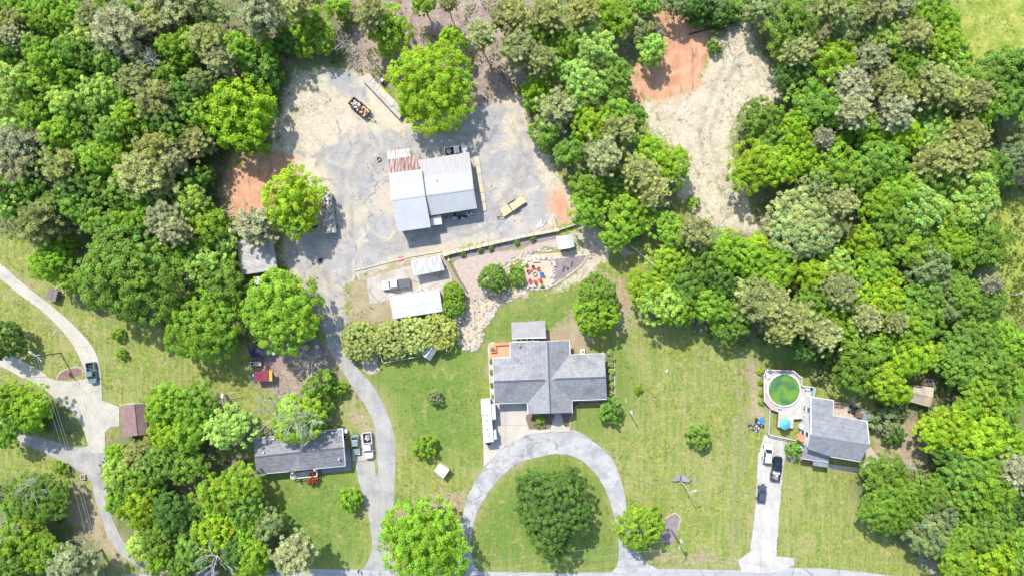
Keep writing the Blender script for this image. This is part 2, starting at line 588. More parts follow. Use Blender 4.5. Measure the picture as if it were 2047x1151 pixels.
RED = [
    [(438, 385), (455, 330), (480, 308), (545, 303), (600, 322), (575, 370), (540, 420), (480, 440), (455, 432)],
    [(1298, 25), (1340, 30), (1395, 42), (1432, 95), (1400, 150), (1405, 185), (1340, 200), (1262, 200), (1258, 125), (1310, 115), (1325, 85)],
    [(1092, 405), (1130, 400), (1165, 440), (1120, 458), (1105, 440)],
]
GRAVEL = [
    [(655, 150), (705, 148), (745, 185), (735, 205), (690, 195), (655, 185)],
    [(640, 290), (700, 275), (770, 265), (800, 275), (870, 240), (1000, 205), (1050, 235), (1085, 300), (1085, 350), (1100, 400), (1110, 445), (1000, 478), (880, 498), (730, 535), (690, 552), (670, 640), (640, 640), (618, 570), (580, 520), (575, 480), (640, 465), (680, 430), (660, 330)],
    [(1800, 920), (1850, 935), (1850, 965), (1815, 955)], [(1832, 1100), (1870, 1085), (1880, 1160), (1835, 1160)],
    [(620, 560), (660, 570), (690, 640), (680, 670), (640, 660)],
]
LITTER = [
    [(660, -60), (1100, -60), (1065, 200), (1000, 225), (950, 230), (780, 175), (740, 160), (690, 130)],
    [(495, 680), (660, 680), (680, 740), (600, 790), (500, 780)],
    [(1780, 870), (1880, 890), (1880, 930), (1830, 930)],
]
PINK = [
    [(902, 522), (1108, 480), (1120, 500), (1020, 512), (1000, 560), (985, 590), (945, 600), (925, 575)],
    [(905, 590), (950, 600), (930, 680), (905, 660)],
    [(1140, 440), (1180, 450), (1240, 480), (1290, 500), (1230, 500), (1180, 480)],
    [(718, 700), (762, 715), (768, 735), (745, 745), (730, 740)],
]
DIRT = [
    [(1740, 850), (1840, 850), (1850, 930), (1780, 925), (1740, 890)],
    [(690, 548), (885, 505), (915, 560), (900, 640), (800, 645), (690, 645)],
    [(790, 1000), (840, 988), (930, 985), (925, 1030), (800, 1030)],
    [(695, 800), (725, 815), (742, 855), (735, 870), (700, 830)],
    [(1490, 720), (1525, 730), (1525, 830), (1500, 870)],
    [(1060, 690), (1180, 600), (1185, 690), (1150, 700)],
    [(420, 785), (460, 800), (450, 830), (425, 820)],
    [(1290, 1112), (1480, 1114), (1480, 1124), (1300, 1124)],
    [(1200, 540), (1260, 560), (1260, 660), (1230, 670)],
    [(150, 960), (260, 1100), (240, 1140), (120, 1030)],
]
LUSH = [
    [(640, 720), (760, 740), (930, 700), (985, 640), (1100, 600), (1150, 560), (1160, 670), (1010, 690), (965, 720), (960, 920), (830, 900), (800, 830), (730, 740)],
    [(1220, 690), (1260, 720), (1260, 830), (1160, 870), (1150, 820), (1220, 790)],
    [(540, 960), (700, 940), (730, 1060), (720, 1120), (560, 1110)],
    [(1090, 900), (1210, 960), (1230, 1130), (950, 1135), (950, 1060), (1000, 960)],
    [(1640, 690), (1560, 690), (1500, 700), (1540, 730), (1620, 750)],
    [(640, 640), (690, 650), (880, 640), (900, 700), (690, 720)],
]
MEADOW = [
    [(1900, -200), (2400, -200), (2400, 140), (1960, 150), (1930, 140)],
    [(1955, 370), (2060, 400), (2400, 400), (2400, 700), (2020, 640), (1995, 540)],
]


def soft(X, Y, polys, w):
    m = np.zeros(X.shape)
    for p in polys:
        xs = [q[0] for q in p]; ys = [q[1] for q in p]
        sel = (X > min(xs) - 60) & (X < max(xs) + 60) & (Y > min(ys) - 60) & (Y < max(ys) + 60)
        if not sel.any():
            continue
        d = sdist(X[sel], Y[sel], p)
        m[sel] = np.maximum(m[sel], np.clip(0.5 + d / (2 * w), 0, 1))
    return m


def make_ground():
    gx = np.concatenate([np.linspace(-700, -140, 15)[:-1], np.linspace(-140, 140, 521), np.linspace(140, 700, 15)[1:]])
    gy = np.concatenate([np.linspace(-700, -90, 15)[:-1], np.linspace(-90, 90, 335), np.linspace(90, 700, 15)[1:]])
    X, Y = np.meshgrid(gx, gy)
    PX = X / S + 1023.5
    PY = 575.5 - Y / S
    wp = 22.0
    # wander the outlines a little
    QX = PX + (vnoise(X, Y, 1, 0.12) - 0.5) * 24 + (vnoise(X, Y, 2, 0.4) - 0.5) * 10
    QY = PY + (vnoise(X, Y, 3, 0.12) - 0.5) * 24 + (vnoise(X, Y, 4, 0.4) - 0.5) * 10
    wood = np.clip(soft(QX, QY, list(WOODS.values()), 30) - 1.4 * soft(QX, QY, MEADOW, 30), 0, 1)
    A1 = np.stack([soft(QX, QY, CREAM, wp), soft(QX, QY, RED, 22), soft(QX, QY, GRAVEL, 20), np.ones(X.shape)], -1)
    A2 = np.stack([soft(QX, QY, LITTER, 30), soft(QX, QY, PINK, 8), soft(QX, QY, DIRT, 20), np.ones(X.shape)], -1)
    VERGE = np.maximum(soft(QX, QY, FLATS, 16), 0)
    TR = np.zeros(X.shape)
    for ln in TRACKS:
        for (x0, y0), (x1, y1) in zip(ln[:-1], ln[1:]):
            dx, dy = x1 - x0, y1 - y0
            tt = np.clip(((PX - x0) * dx + (PY - y0) * dy) / (dx * dx + dy * dy + 1e-9), 0, 1)
            TR = np.maximum(TR, np.clip(1.25 - np.hypot(PX - x0 - tt * dx, PY - y0 - tt * dy) / 5.5, 0, 1))
    A4 = np.stack([VERGE, soft(QX, QY, TUFTY, 50), TR, np.ones(X.shape)], -1)
    A3 = np.stack([soft(QX, QY, LUSH, 40), soft(QX, QY, MEADOW, 40), wood, np.ones(X.shape)], -1)
    rough = np.clip(np.maximum(A1[..., 1], np.maximum(wood, soft(PX, PY, [CREAM[1]], 40) * 0.9)) - 0.35, 0, 1)
    rough *= 1 - soft(PX, PY, [GRAVEL[1], [(560, 130), (1180, 130), (1180, 560), (560, 660)]], 20)
    for (bx, by, br) in ((512, 512, 70), (1640, 830, 140), (590, 900, 130), (262, 830, 60), (1838, 785, 60), (525, 740, 60), (107, 590, 40), (181, 744, 60)):
        rough *= np.clip((np.hypot(PX - bx, PY - by) - br) / 40, 0, 1)
    Z = rough * ((vnoise(X, Y, 5, 0.35) - 0.5) * 0.5 + (vnoise(X, Y, 6, 1.1) - 0.5) * 0.22)
    ny, nx = X.shape
    me = bpy.data.meshes.new('ground')
    V = np.stack([X, Y, Z], -1).reshape(-1, 3)
    idx = np.arange(nx * ny).reshape(ny, nx)
    F = np.stack([idx[:-1, :-1], idx[:-1, 1:], idx[1:, 1:], idx[1:, :-1]], -1).reshape(-1, 4)
    fill_mesh(me, V, F)
    for nm, A in (('m1', A1), ('m2', A2), ('m3', A3), ('m4', A4)):
        at = me.attributes.new(nm, 'FLOAT_COLOR', 'POINT')
        at.data.foreach_set('color', A.reshape(-1).astype(np.float32))
    ob('ground', me, ground_material(), kind='structure')


def fill_mesh(me, V, F):
    n = F.shape[1]
    me.vertices.add(len(V))
    me.vertices.foreach_set('co', np.ascontiguousarray(V, np.float32).reshape(-1))
    me.loops.add(F.size)
    me.loops.foreach_set('vertex_index', np.ascontiguousarray(F, np.int32).reshape(-1))
    me.polygons.add(len(F))
    me.polygons.foreach_set('loop_start', np.arange(0, F.size, n, dtype=np.int32))
    me.update(calc_edges=True)
    me.validate()


def ground_material():
    t = NT('ground_soil_and_grass')
    p = t.pos()

    def attr(nm):
        a = t.n('ShaderNodeAttribute', attribute_name=nm)
        s = t.n('ShaderNodeSeparateColor')
        t.l(a.outputs['Color'], s.inputs[0])
        return s.outputs
    m1, m2, m3, m4 = attr('m1'), attr('m2'), attr('m3'), attr('m4')
    nb = t.noise(p, 0.09, 5, 0.55, 0.3)
    nm_ = t.noise(p, 0.35, 6, 0.65, 0.4)
    nf = t.noise(p, 1.5, 6, 0.7)
    nff = t.noise(p, 6.0, 4, 0.7)
    streak = t.noise(t.pos((1.6, 0.12, 1)), 0.8, 4, 0.6)

    def edge(m, k=3.5, a=1.1, src=None):
        w = t.math('MULTIPLY', t.math('SUBTRACT', src or nm_, 0.5), a)
        w2 = t.math('MULTIPLY', t.math('SUBTRACT', nf, 0.5), a * 0.7)
        v = t.math('ADD', t.math('ADD', m, w), w2)
        return t.math('ADD', t.math('MULTIPLY', t.math('SUBTRACT', v, 0.5), k), 0.5, clamp=True)
    # lawn
    g1 = (0.25, 0.27, 0.06, 1)     # yellow green
    g2 = (0.155, 0.22, 0.042, 1)    # green
    g3 = (0.325, 0.29, 0.115, 1)     # straw
    gl = (0.10, 0.178, 0.03, 1)
    lawn = t.mix(t.ramp(nb, 0.42, 0.56), g1, g2)
    lawn = t.mix(t.ramp(nm_, 0.46, 0.66), lawn, g3)
    mot = t.noise(p, 0.7, 7, 0.75, 1.0)
    lawn = t.mix(t.math('MULTIPLY', t.ramp(mot, 0.5, 0.66), 0.6), lawn, (0.36, 0.32, 0.145, 1))
    lawn = t.mix(t.math('MULTIPLY', t.ramp(mot, 0.47, 0.36), 0.55), lawn, (0.10, 0.165, 0.03, 1))
    lawn = t.mix(t.math('MULTIPLY', t.ramp(t.math('MULTIPLY_ADD', t.math('SUBTRACT', nb, 0.5), 0.9, streak), 0.44, 0.62), 0.5), lawn, g3)
    lush = t.mix(t.ramp(nm_, 0.5, 0.72), gl, (0.235, 0.245, 0.07, 1))
    lawn = t.mix(t.math('MULTIPLY', edge(m3[0], 1.5, 1.6), 0.75), lawn, lush)
    mead = t.mix(t.ramp(nm_, 0.38, 0.6), (0.34, 0.34, 0.085, 1), (0.17, 0.235, 0.032, 1))
    lawn = t.mix(edge(m3[1], 2.5), lawn, mead)
    lawn = t.mix(1.0, lawn, t.ramp(nf, 0.2, 0.8, (0.66, 0.66, 0.66, 1), (1.34, 1.34, 1.34, 1)), 'MULTIPLY')
    vg = t.mix(t.ramp(nf, 0.4, 0.6), (0.33, 0.285, 0.15, 1), (0.25, 0.20, 0.125, 1))
    lawn = t.mix(t.math('MULTIPLY', edge(m4[0], 2.2, 1.5), 0.6), lawn, vg)
    col = lawn
    # floor of the woods
    fl = t.mix(t.ramp(nm_, 0.35, 0.6), (0.22, 0.165, 0.13, 1), (0.13, 0.185, 0.055, 1))
    fl = t.mix(t.ramp(nf, 0.5, 0.75), fl, (0.19, 0.16, 0.12, 1))
    col = t.mix(edge(m3[2], 3.0), col, fl)
    lit = t.mix(t.ramp(nm_, 0.36, 0.62), (0.34, 0.265, 0.21, 1), (0.21, 0.155, 0.14, 1))
    lit = t.mix(t.ramp(nf, 0.52, 0.7), lit, (0.44, 0.36, 0.275, 1))
    col = t.mix(edge(m2[0], 3.0), col, lit)
    dirt = t.mix(t.ramp(nm_, 0.35, 0.6), (0.37, 0.295, 0.205, 1), (0.29, 0.225, 0.145, 1))
    dirt = t.mix(t.ramp(nf, 0.55, 0.7), dirt, (0.43, 0.385, 0.31, 1))
    col = t.mix(t.math('MULTIPLY', edge(m2[2], 2.5, 1.6), 0.85), col, dirt)
    cream = t.mix(t.ramp(nm_, 0.36, 0.6), (0.475, 0.415, 0.305, 1), (0.39, 0.33, 0.235, 1))
    cream = t.mix(t.ramp(nf, 0.47, 0.68), cream, (0.56, 0.50, 0.385, 1))
    cream = t.mix(t.ramp(t.noise(t.pos((1, 1, 1), (0, 0, 0.8)), 0.22, 6, 0.7, 1.2), 0.56, 0.66), cream, (0.255, 0.24, 0.205, 1))
    col = t.mix(edge(m1[0], 4.0), col, cream)
    col = t.mix(t.math('MULTIPLY', t.math('MULTIPLY', m4[1], t.ramp(t.noise(p, 0.45, 7, 0.75, 0.8), 0.52, 0.6)), 0.8), col, (0.15, 0.19, 0.05, 1))
    grav = t.mix(t.ramp(nm_, 0.35, 0.62), (0.355, 0.338, 0.31, 1), (0.28, 0.268, 0.255, 1))
    grav = t.mix(t.ramp(nb, 0.5, 0.6), grav, (0.42, 0.37, 0.295, 1))
    grav = t.mix(t.ramp(nf, 0.58, 0.72), grav, (0.45, 0.415, 0.36, 1))
    patch = t.noise(p, 0.16, 7, 0.68, 1.4)
    gm = t.math('MULTIPLY', edge(m1[2], 2.6, 1.3), t.ramp(patch, 0.37, 0.47))
    grav = t.mix(t.ramp(t.noise(p, 0.28, 7, 0.7, 2.0), 0.55, 0.62), grav, (0.215, 0.215, 0.225, 1))
    col = t.mix(gm, col, grav)
    red = t.mix(t.ramp(nm_, 0.36, 0.6), (0.44, 0.215, 0.12, 1), (0.50, 0.295, 0.18, 1))
    red = t.mix(t.ramp(t.noise(t.pos((1.5, 0.3, 1), (0, 0, 0.3)), 0.5, 6, 0.7, 0.8), 0.54, 0.66), red, (0.27, 0.13, 0.085, 1))
    red = t.mix(t.ramp(nf, 0.58, 0.74), red, (0.50, 0.37, 0.265, 1))
    col = t.mix(edge(m1[1], 2.0, 1.7), col, red)
    col = t.mix(t.math('MULTIPLY', t.math('MULTIPLY', m4[2], t.ramp(t.noise(p, 0.5, 5, 0.7), 0.4, 0.55)), 0.55), col, (0.24, 0.205, 0.15, 1))
    pink = t.mix(t.ramp(nf, 0.35, 0.62), (0.46, 0.375, 0.315, 1), (0.36, 0.285, 0.24, 1))
    col = t.mix(edge(m2[1], 5.0, 0.7), col, pink)
    col = t.mix(0.6, col, t.mix(1.0, col, t.ramp(nff, 0.25, 0.75, (0.76, 0.76, 0.76, 1), (1.24, 1.24, 1.24, 1)), 'MULTIPLY'))
    h = t.math('ADD', t.math('MULTIPLY', nf, 0.6), t.math('MULTIPLY', nff, 0.4))
    t.bsdf(col, 0.95, 0, h, 0.8, 0.16, spec=0.1)
    return t.m


FLATS = []
TRACKS = [spline(q) for q in ([(720, 285), (700, 300), (688, 330), (684, 380), (683, 430), (690, 480)], [(738, 292), (716, 312), (706, 345), (702, 400), (704, 470)], [(1040, 240), (1060, 300), (1040, 380), (980, 450), (880, 482), (760, 510)], [(1024, 250), (1042, 300), (1022, 370), (965, 438), (870, 466), (750, 494)], [(860, 262), (930, 268), (1000, 262)], [(1478, 690), (1474, 800), (1470, 900), (1466, 1000), (1464, 1090)], [(1496, 700), (1492, 800), (1486, 900), (1480, 1000), (1476, 1080)], [(640, 520), (660, 580), (664, 640)], [(620, 530), (640, 590), (650, 640)], [(1450, 120), (1420, 200), (1400, 280), (1430, 360), (1480, 430)], [(1470, 125), (1440, 205), (1420, 280), (1450, 355), (1500, 425)])]
TUFTY = [[(1340, 330), (1470, 330), (1530, 450), (1400, 460)], [(1420, 60), (1510, 60), (1530, 140), (1440, 160)], [(1260, 190), (1330, 190), (1330, 290), (1290, 280)], [(560, 150), (660, 140), (660, 200), (560, 260)], [(690, 550), (740, 545), (740, 640), (690, 645)], [(820, 250), (900, 240), (880, 300), (770, 300)], [(735, 320), (800, 350), (800, 470), (740, 400)], [(720, 630), (890, 630), (890, 650), (720, 660)]]


def flat(name, poly_px, z, mat, t=0.3, kind='structure', **kw):
    pts = [G(x, y, 0)[:2] for (x, y) in poly_px]
    FLATS.append(list(poly_px))
    return MB().prism(pts, z - t, z).build(name, mat, kind=kind, **kw)


def jag(poly, a=1.5, seed=1, step=14):
    """ragged edge for worn drives"""
    r = random.Random(seed)
    out = []
    n = len(poly)
    for i in range(n):
        p, q = poly[i], poly[(i + 1) % n]
        k = max(1, int(math.hypot(q[0] - p[0], q[1] - p[1]) / step))
        for j in range(k):
            u = j / k
            out.append((p[0] + (q[0] - p[0]) * u + r.uniform(-a, a), p[1] + (q[1] - p[1]) * u + r.uniform(-a, a)))
    return out


# public road along the bottom
road = [(480, 1139), (530, 1136), (640, 1137), (760, 1138), (900, 1141), (1100, 1144), (1230, 1143), (1330, 1136), (1480, 1139), (1560, 1134), (1640, 1135), (1720, 1142), (1800, 1152), (2000, 1180), (2400, 1230), (2400, 1300), (1990, 1250), (1790, 1222), (1640, 1205), (1000, 1214), (400, 1212), (100, 1230), (100, 1160), (350, 1142)]
flat('road', road, 0.03, MAT['asphalt_mid'])
# winding gravel drive on the left of the big lawn
dl = spline([(648, 640), (652, 680), (668, 715), (700, 765), (733, 815), (747, 845), (753, 890), (756, 945)]) + \
    [(752, 952), (748, 921), (709, 921), (716, 960), (728, 1000), (740, 1045), (745, 1095), (735, 1120), (726, 1139.5), (802, 1139.5), (780, 1105)] + \
    spline([(772, 1060), (783, 1030), (788, 990), (790, 900), (786, 860), (772, 820), (745, 770), (715, 735), (695, 705), (682, 670), (678, 640)])
flat('gravel_driveway', jag(dl, 0.8, 3), 0.045, MAT['gravel_drive'])
# horseshoe drive of the main house
uo = spline([(912, 1145), (914, 1090), (920, 1046), (926, 1022), (941, 977), (967, 936), (1010, 893), (1055, 869), (1100, 864), (1140, 862)]) + \
    spline([(1142, 858), (1159, 862), (1194, 887), (1225, 918), (1239, 953), (1250, 994), (1254, 1040), (1264, 1074), (1281, 1109), (1298, 1128), (1325, 1139)])
ui = spline([(1216, 1146), (1232, 1132), (1237, 1099), (1231, 1050), (1219, 1001), (1201, 960), (1177, 932), (1149, 912), (1111, 907), (1045, 921), (1010, 944), (976, 984), (952, 1026), (944, 1064), (940, 1099), (950, 1132), (962, 1146)])
flat('horseshoe_driveway', jag(uo + ui, 0.9, 5, 8), 0.06, MAT['asphalt_pale'])
# garage apron and front walk in separate slabs
apr = root('garage_apron', None, None, (0, 0, 0)); apr['kind'] = 'structure'
for q in ([(966, 800), (1010, 803), (1010, 849), (966, 846)], [(1010.4, 803), (1056, 805), (1056.5, 850), (1010.4, 849)],
          [(966, 846.4), (1010, 849.4), (1010, 891), (967, 933)], [(1010.4, 849.4), (1056.5, 850.4), (1057, 867.5), (1052, 869), (1010.4, 891)],
          [(1057, 858), (1100, 856), (1100, 863), (1057, 867.5)], [(1100.4, 856), (1106, 838), (1107, 826), (1121, 826), (1126, 838), (1139, 853), (1140, 861.5), (1100.4, 863)]):
    MB().prism([G(*p)[:2] for p in q], -0.2, 0.09 + R.uniform(-0.004, 0.004)).build('slab', MAT['concrete_pale'], apr)


# far-left concrete drive broken into irregular slabs
def clip(poly, px, py, nx, ny):
    out = []
    n = len(poly)
    for i in range(n):
        a, b = poly[i], poly[(i + 1) % n]
        da = (a[0] - px) * nx + (a[1] - py) * ny
        db = (b[0] - px) * nx + (b[1] - py) * ny
        if da <= 0:
            out.append(a)
        if (da < 0 < db) or (db < 0 < da):
            u = da / (da - db)
            out.append((a[0] + (b[0] - a[0]) * u, a[1] + (b[1] - a[1]) * u))
    return out


def slabs(par, poly, spacing, z, mat, seed, joint=0.35):
    r = random.Random(seed)
    xs = [p[0] for p in poly]; ys = [p[1] for p in poly]
    seeds = []
    for _ in range(900):
        q = (r.uniform(min(xs), max(xs)), r.uniform(min(ys), max(ys)))
        if all(math.hypot(q[0] - s[0], q[1] - s[1]) > spacing for s in seeds):
            seeds.append(q)
    for s in seeds:
        c = poly[:]
        for o in seeds:
            if o is s:
                continue
            dx, dy = o[0] - s[0], o[1] - s[1]
            L = math.hypot(dx, dy)
            if L > spacing * 4:
                continue
            k = 0.5 - joint / L
            c = clip(c, s[0] + dx * k, s[1] + dy * k, dx, dy)
            if len(c) < 3:
                break
        if len(c) >= 3:
            ar = abs(sum(c[i][0] * c[(i + 1) % len(c)][1] - c[(i + 1) % len(c)][0] * c[i][1] for i in range(len(c)))) / 2
            if ar > 6:
                MB().prism([G(*p)[:2] for p in c], -0.1, z + r.uniform(-0.004, 0.004)).build('slab', mat, par)


d4a = spline([(-60, 500), (0, 526), (31, 554), (70, 585), (115, 620), (156, 658), (188, 696), (200, 728)]) + [(203, 757), (172, 757)] + \
    spline([(170, 741), (165, 728), (149, 693), (122, 658), (83, 620), (35, 585), (0, 557), (-60, 530)])
d4b = [(203, 757.5), (205, 800), (239, 813), (239, 851), (222, 853), (210, 863), (211, 897), (212, 905), (182, 905), (177, 890), (167, 855), (146, 824), (115, 800), (87, 775), (50, 755), (94, 753), (113, 760), (140, 762), (160, 757.5)]
d4c = spline([(-60, 690), (0, 702), (21, 710), (52, 724), (87, 745), (94, 752)]) + [(50, 754.5)] + spline([(45, 755), (0, 731), (-60, 716)])
d4d = [(177, 890.5), (182, 905.5), (212, 905.5), (212, 960), (217, 1008), (226, 1040), (243, 1074), (262, 1100), (290, 1122), (345, 1122), (350, 1150), (290, 1145), (243, 1109), (216, 1074), (198, 1019), (189, 994), (184, 963), (167, 946), (132, 925), (90, 904), (45, 887), (0, 858), (-60, 840), (-60, 815), (0, 838), (35, 868), (70, 869), (104, 880), (139, 892), (160, 894)]
cd = root('concrete_driveway', None, None, (0, 0, 0)); cd['kind'] = 'structure'
MB().prism([G(*p)[:2] for p in d4b], -0.2, 0.075).build('joint_bed', MAT['asphalt_mid'], cd)
slabs(cd, d4b, 17, 0.1, MAT['slab_cream'], 4, 0.2)
slabs(cd, d4a, 30, 0.1, MAT['slab_cream'], 8, 0.1)
MB().prism([G(*p)[:2] for p in d4c], -0.2, 0.06).build('lower_strip', MAT['slab_cream'], cd)
MB().prism([G(*p)[:2] for p in d4d], -0.2, 0.05).build('asphalt_tail', MAT['gravel_drive'], cd)
# white gravel drive on the right
dr = [(1528, 868), (1545, 870), (1593, 886), (1590, 905), (1579, 921), (1569, 914), (1563, 960), (1556, 1046), (1551, 1110), (1586, 1115), (1588, 1128), (1565, 1138), (1540, 1144), (1484, 1143), (1474, 1121), (1500, 1100), (1507, 1046), (1512, 977), (1516, 907)]
flat('white_gravel_driveway', jag(dr, 1.2, 9, 8), 0.05, MAT['gravel_white'])
# parking pad by the left house
flat('parking_pad', [(701, 870), (747, 867), (750, 918), (706, 921)], 0.09, MAT['concrete'])
# concrete yard under the two carports
flat('carport_slab', jag([(732, 556), (885, 512), (905, 560), (890, 590), (806, 602), (770, 600), (738, 606)], 2.2, 6, 9), 0.03, MAT['concrete'])
# front walk of the right-hand house
flat('front_walk', [(1655, 926), (1720, 935), (1717, 943), (1654, 935)], 0.08, MAT['concrete_pale'])

# beds
flat('mulch_bed', spline([(113, 757), (118, 748), (130, 740), (150, 735), (163, 738), (165, 745), (150, 752), (130, 758)], closed=True), 0.06, MAT['mulch_brown'])
flat('mulch_bed', spline([(1055, 827), (1106, 827), (1103, 842), (1098, 856), (1066, 857), (1056, 850)], 0.4, True), 0.11, MAT['mulch_brown'])
flat('mulch_bed', [(1121, 827), (1143, 824), (1139, 852), (1132, 853), (1126, 840)], 0.11, MAT['mulch_brown'])
flat('mulch_bed', [(1104, 518), (1175, 511), (1160, 530), (1135, 550), (1108, 568), (1106, 545)], 0.05, MAT['mulch_purple'])
flat('mulch_bed', [(903, 508), (1110, 468), (1112, 478), (908, 520)], 0.03, MAT['mulch_purple'])
flat('mulch_bed', spline([(1322, 1045), (1336, 1035), (1352, 1030), (1358, 1040), (1352, 1060), (1345, 1085), (1330, 1085), (1320, 1070)], 0.5, True), 0.04, MAT['mulch_purple'])
flat('mulch_bed', [(1143, 803), (1215, 797), (1222, 800), (1212, 803), (1160, 806), (1150, 822), (1145, 826)], 0.05, MAT['mulch_brown'])
flat('side_bed', [(1212, 700), (1222, 702), (1229, 715), (1229, 800), (1213, 798)], 0.05, MAT['mulch_brown'])
flat('side_bed', [(976, 718), (985, 718), (990, 806), (981, 800)], 0.06, MAT['stone_pale'])
flat('patio', spline([(1050, 528), (1062, 522), (1098, 522), (1101, 530), (1103, 563), (1092, 572), (1056, 573), (1048, 560)], 0.5, True), 0.08, MAT['patio_sand'])
flat('terrace', [(976, 688), (990, 686), (1020, 684), (1021, 714), (979, 716)], 0.14, MAT['terracotta'])

FLATS += [d4a, d4b, d4c, d4d]
make_ground()

# ------------------------------------------------------------------ trees
def leaf_material():
    t = NT('leaves')
    oi = t.n('ShaderNodeObjectInfo')
    a = t.n('ShaderNodeAttribute', attribute_name='tint')
    col = t.mix(1.0, oi.outputs['Color'], a.outputs['Color'], 'MULTIPLY')
    d = t.n('ShaderNodeBsdfPrincipled')
    d.inputs['Roughness'].default_value = 0.6
    d.inputs['Specular IOR Level'].default_value = 0.22
    t.l(col, d.inputs['Base Color'])
    tr = t.n('ShaderNodeBsdfTranslucent')
    tc = t.mix(1.0, col, (1.25, 1.15, 0.45, 1), 'MULTIPLY')
    t.l(tc, tr.inputs[0])
    mx = t.n('ShaderNodeMixShader')
    mx.inputs[0].default_value = 0.46
    t.l(d.outputs[0], mx.inputs[1]); t.l(tr.outputs[0], mx.inputs[2])
    t.l(mx.outputs[0], t.out.inputs[0])
    return t.m


LEAF = leaf_material()


def unit(a):
    return a / (np.linalg.norm(a, axis=-1, keepdims=True) + 1e-9)


def leaf_mesh(name, P, N, size, tint, rng, ratio=0.55, fold=True):
    """one four-cornered leaf spray for each point"""
    n = len(P)
    t = unit(np.cross(N, rng.normal(size=(n, 3))))
    b = np.cross(N, t)
    L = (size * rng.uniform(0.65, 1.35, n))[:, None]
    W = L * ratio
    bend = N * L * 0.22
    V = np.stack([P - t * L * 0.5 - bend * 0.3, P - b * W * 0.5 + bend * 0.2, P + t * L * 0.6 - bend * 0.7, P + b * W * 0.5 + bend * 0.2], 1).reshape(-1, 3)
    F = np.arange(n * 4).reshape(n, 4)
    me = bpy.data.meshes.new(name)
    fill_mesh(me, V, F)
    at = me.attributes.new('tint', 'FLOAT_COLOR', 'POINT')
    c = np.concatenate([tint, np.ones((n, 1))], 1)
    at.data.foreach_set('color', np.repeat(c, 4, axis=0).reshape(-1).astype(np.float32))
    me.materials.append(LEAF)
    return me


def crown_mesh(name, seed, Rr, vz, ncl, nlf, ls, rc, lob=0.12, low=-0.35, point=0.0, inner=0.35, flat_=0.75, holes=0.0, sub=0):
    rng = np.random.default_rng(seed)
    i = np.arange(ncl) + 0.5
    z = low + (1 - low) * rng.permutation(ncl) / ncl
    th = i * 2.39996 + rng.normal(0, 0.35, ncl)
    rh = np.sqrt(np.clip(1 - z * z, 0, 1))
    ph = rng.uniform(0, 6.28, 4)
    lobes = 1 + lob * (np.cos(2 * th + ph[0]) * 0.7 + np.cos(3 * th + ph[1]) + 0.7 * np.cos(5 * th + ph[2])) + lob * 0.5 * np.cos(4 * z + 3 * th + ph[3])
    rad = Rr * lobes * rng.uniform(0.76, 1.02, ncl)
    if point:
        rad = rad * (1 - point * np.clip(z, 0, 1) * 0.35)
    C = np.stack([np.cos(th) * rh * rad, np.sin(th) * rh * rad, z * rad * vz], -1)
    if sub:
        # several overlapping lobes instead of one ball
        sa = rng.uniform(0, 6.28) + np.arange(sub) * 6.283 / sub + rng.normal(0, 0.3, sub)
        sr = Rr * rng.uniform(0.28, 0.44, sub)
        SC = np.stack([np.cos(sa) * sr, np.sin(sa) * sr, rng.uniform(-0.25, 0.3, sub) * Rr * vz], -1)
        SC = np.concatenate([SC, [[rng.normal(0, 0.08 * Rr), rng.normal(0, 0.08 * Rr), 0.34 * Rr * vz]]])
        SR = Rr * np.concatenate([rng.uniform(0.54, 0.68, sub), [0.68]])
        k = rng.integers(0, sub + 1, ncl)
        D = C / (np.linalg.norm(C / np.array([1, 1, vz]), axis=1, keepdims=True) + 1e-9)
        C = SC[k] + D * SR[k][:, None] * rng.uniform(0.82, 1.05, (ncl, 1))
    if holes:
        keep = rng.uniform(size=ncl) > holes
        C = C[keep]
    # a few clumps inside so that gaps show shaded foliage
    ni = int(ncl * inner)
    Ci = C[rng.integers(0, len(C), ni)] * rng.uniform(0.45, 0.78, (ni, 1))
    allC = np.concatenate([C, Ci])
    m = len(allC)
    out = unit(allC + np.array([0, 0, 0.25 * Rr]))
    rcl = rc * rng.uniform(0.7, 1.3, m)
    U = unit(rng.normal(size=(m, nlf, 3)) + out[:, None, :] * 0.75 + np.array([0, 0, 0.35]))
    P = allC[:, None, :] + U * rcl[:, None, None] * rng.uniform(0.45, 1.0, (m, nlf, 1)) * np.array([1, 1, flat_])
    N = unit(U * 0.34 + out[:, None, :] * 0.34 + np.array([0, 0, 0.7]) + rng.normal(0, 0.36, (m, nlf, 3)))
    base = rng.uniform(0.74, 1.26, (m, 1, 1)) * rng.uniform(0.8, 1.2, (m, nlf, 1))
    warm = rng.normal(0, 0.075, (m, 1, 1)) + rng.normal(0, 0.07, (m, nlf, 1))
    T = np.concatenate([base * (1 + warm), base, base * (1 - warm)], -1)
    me = leaf_mesh(name, P.reshape(-1, 3), N.reshape(-1, 3), ls, T.reshape(-1, 3), rng)
    return me, C


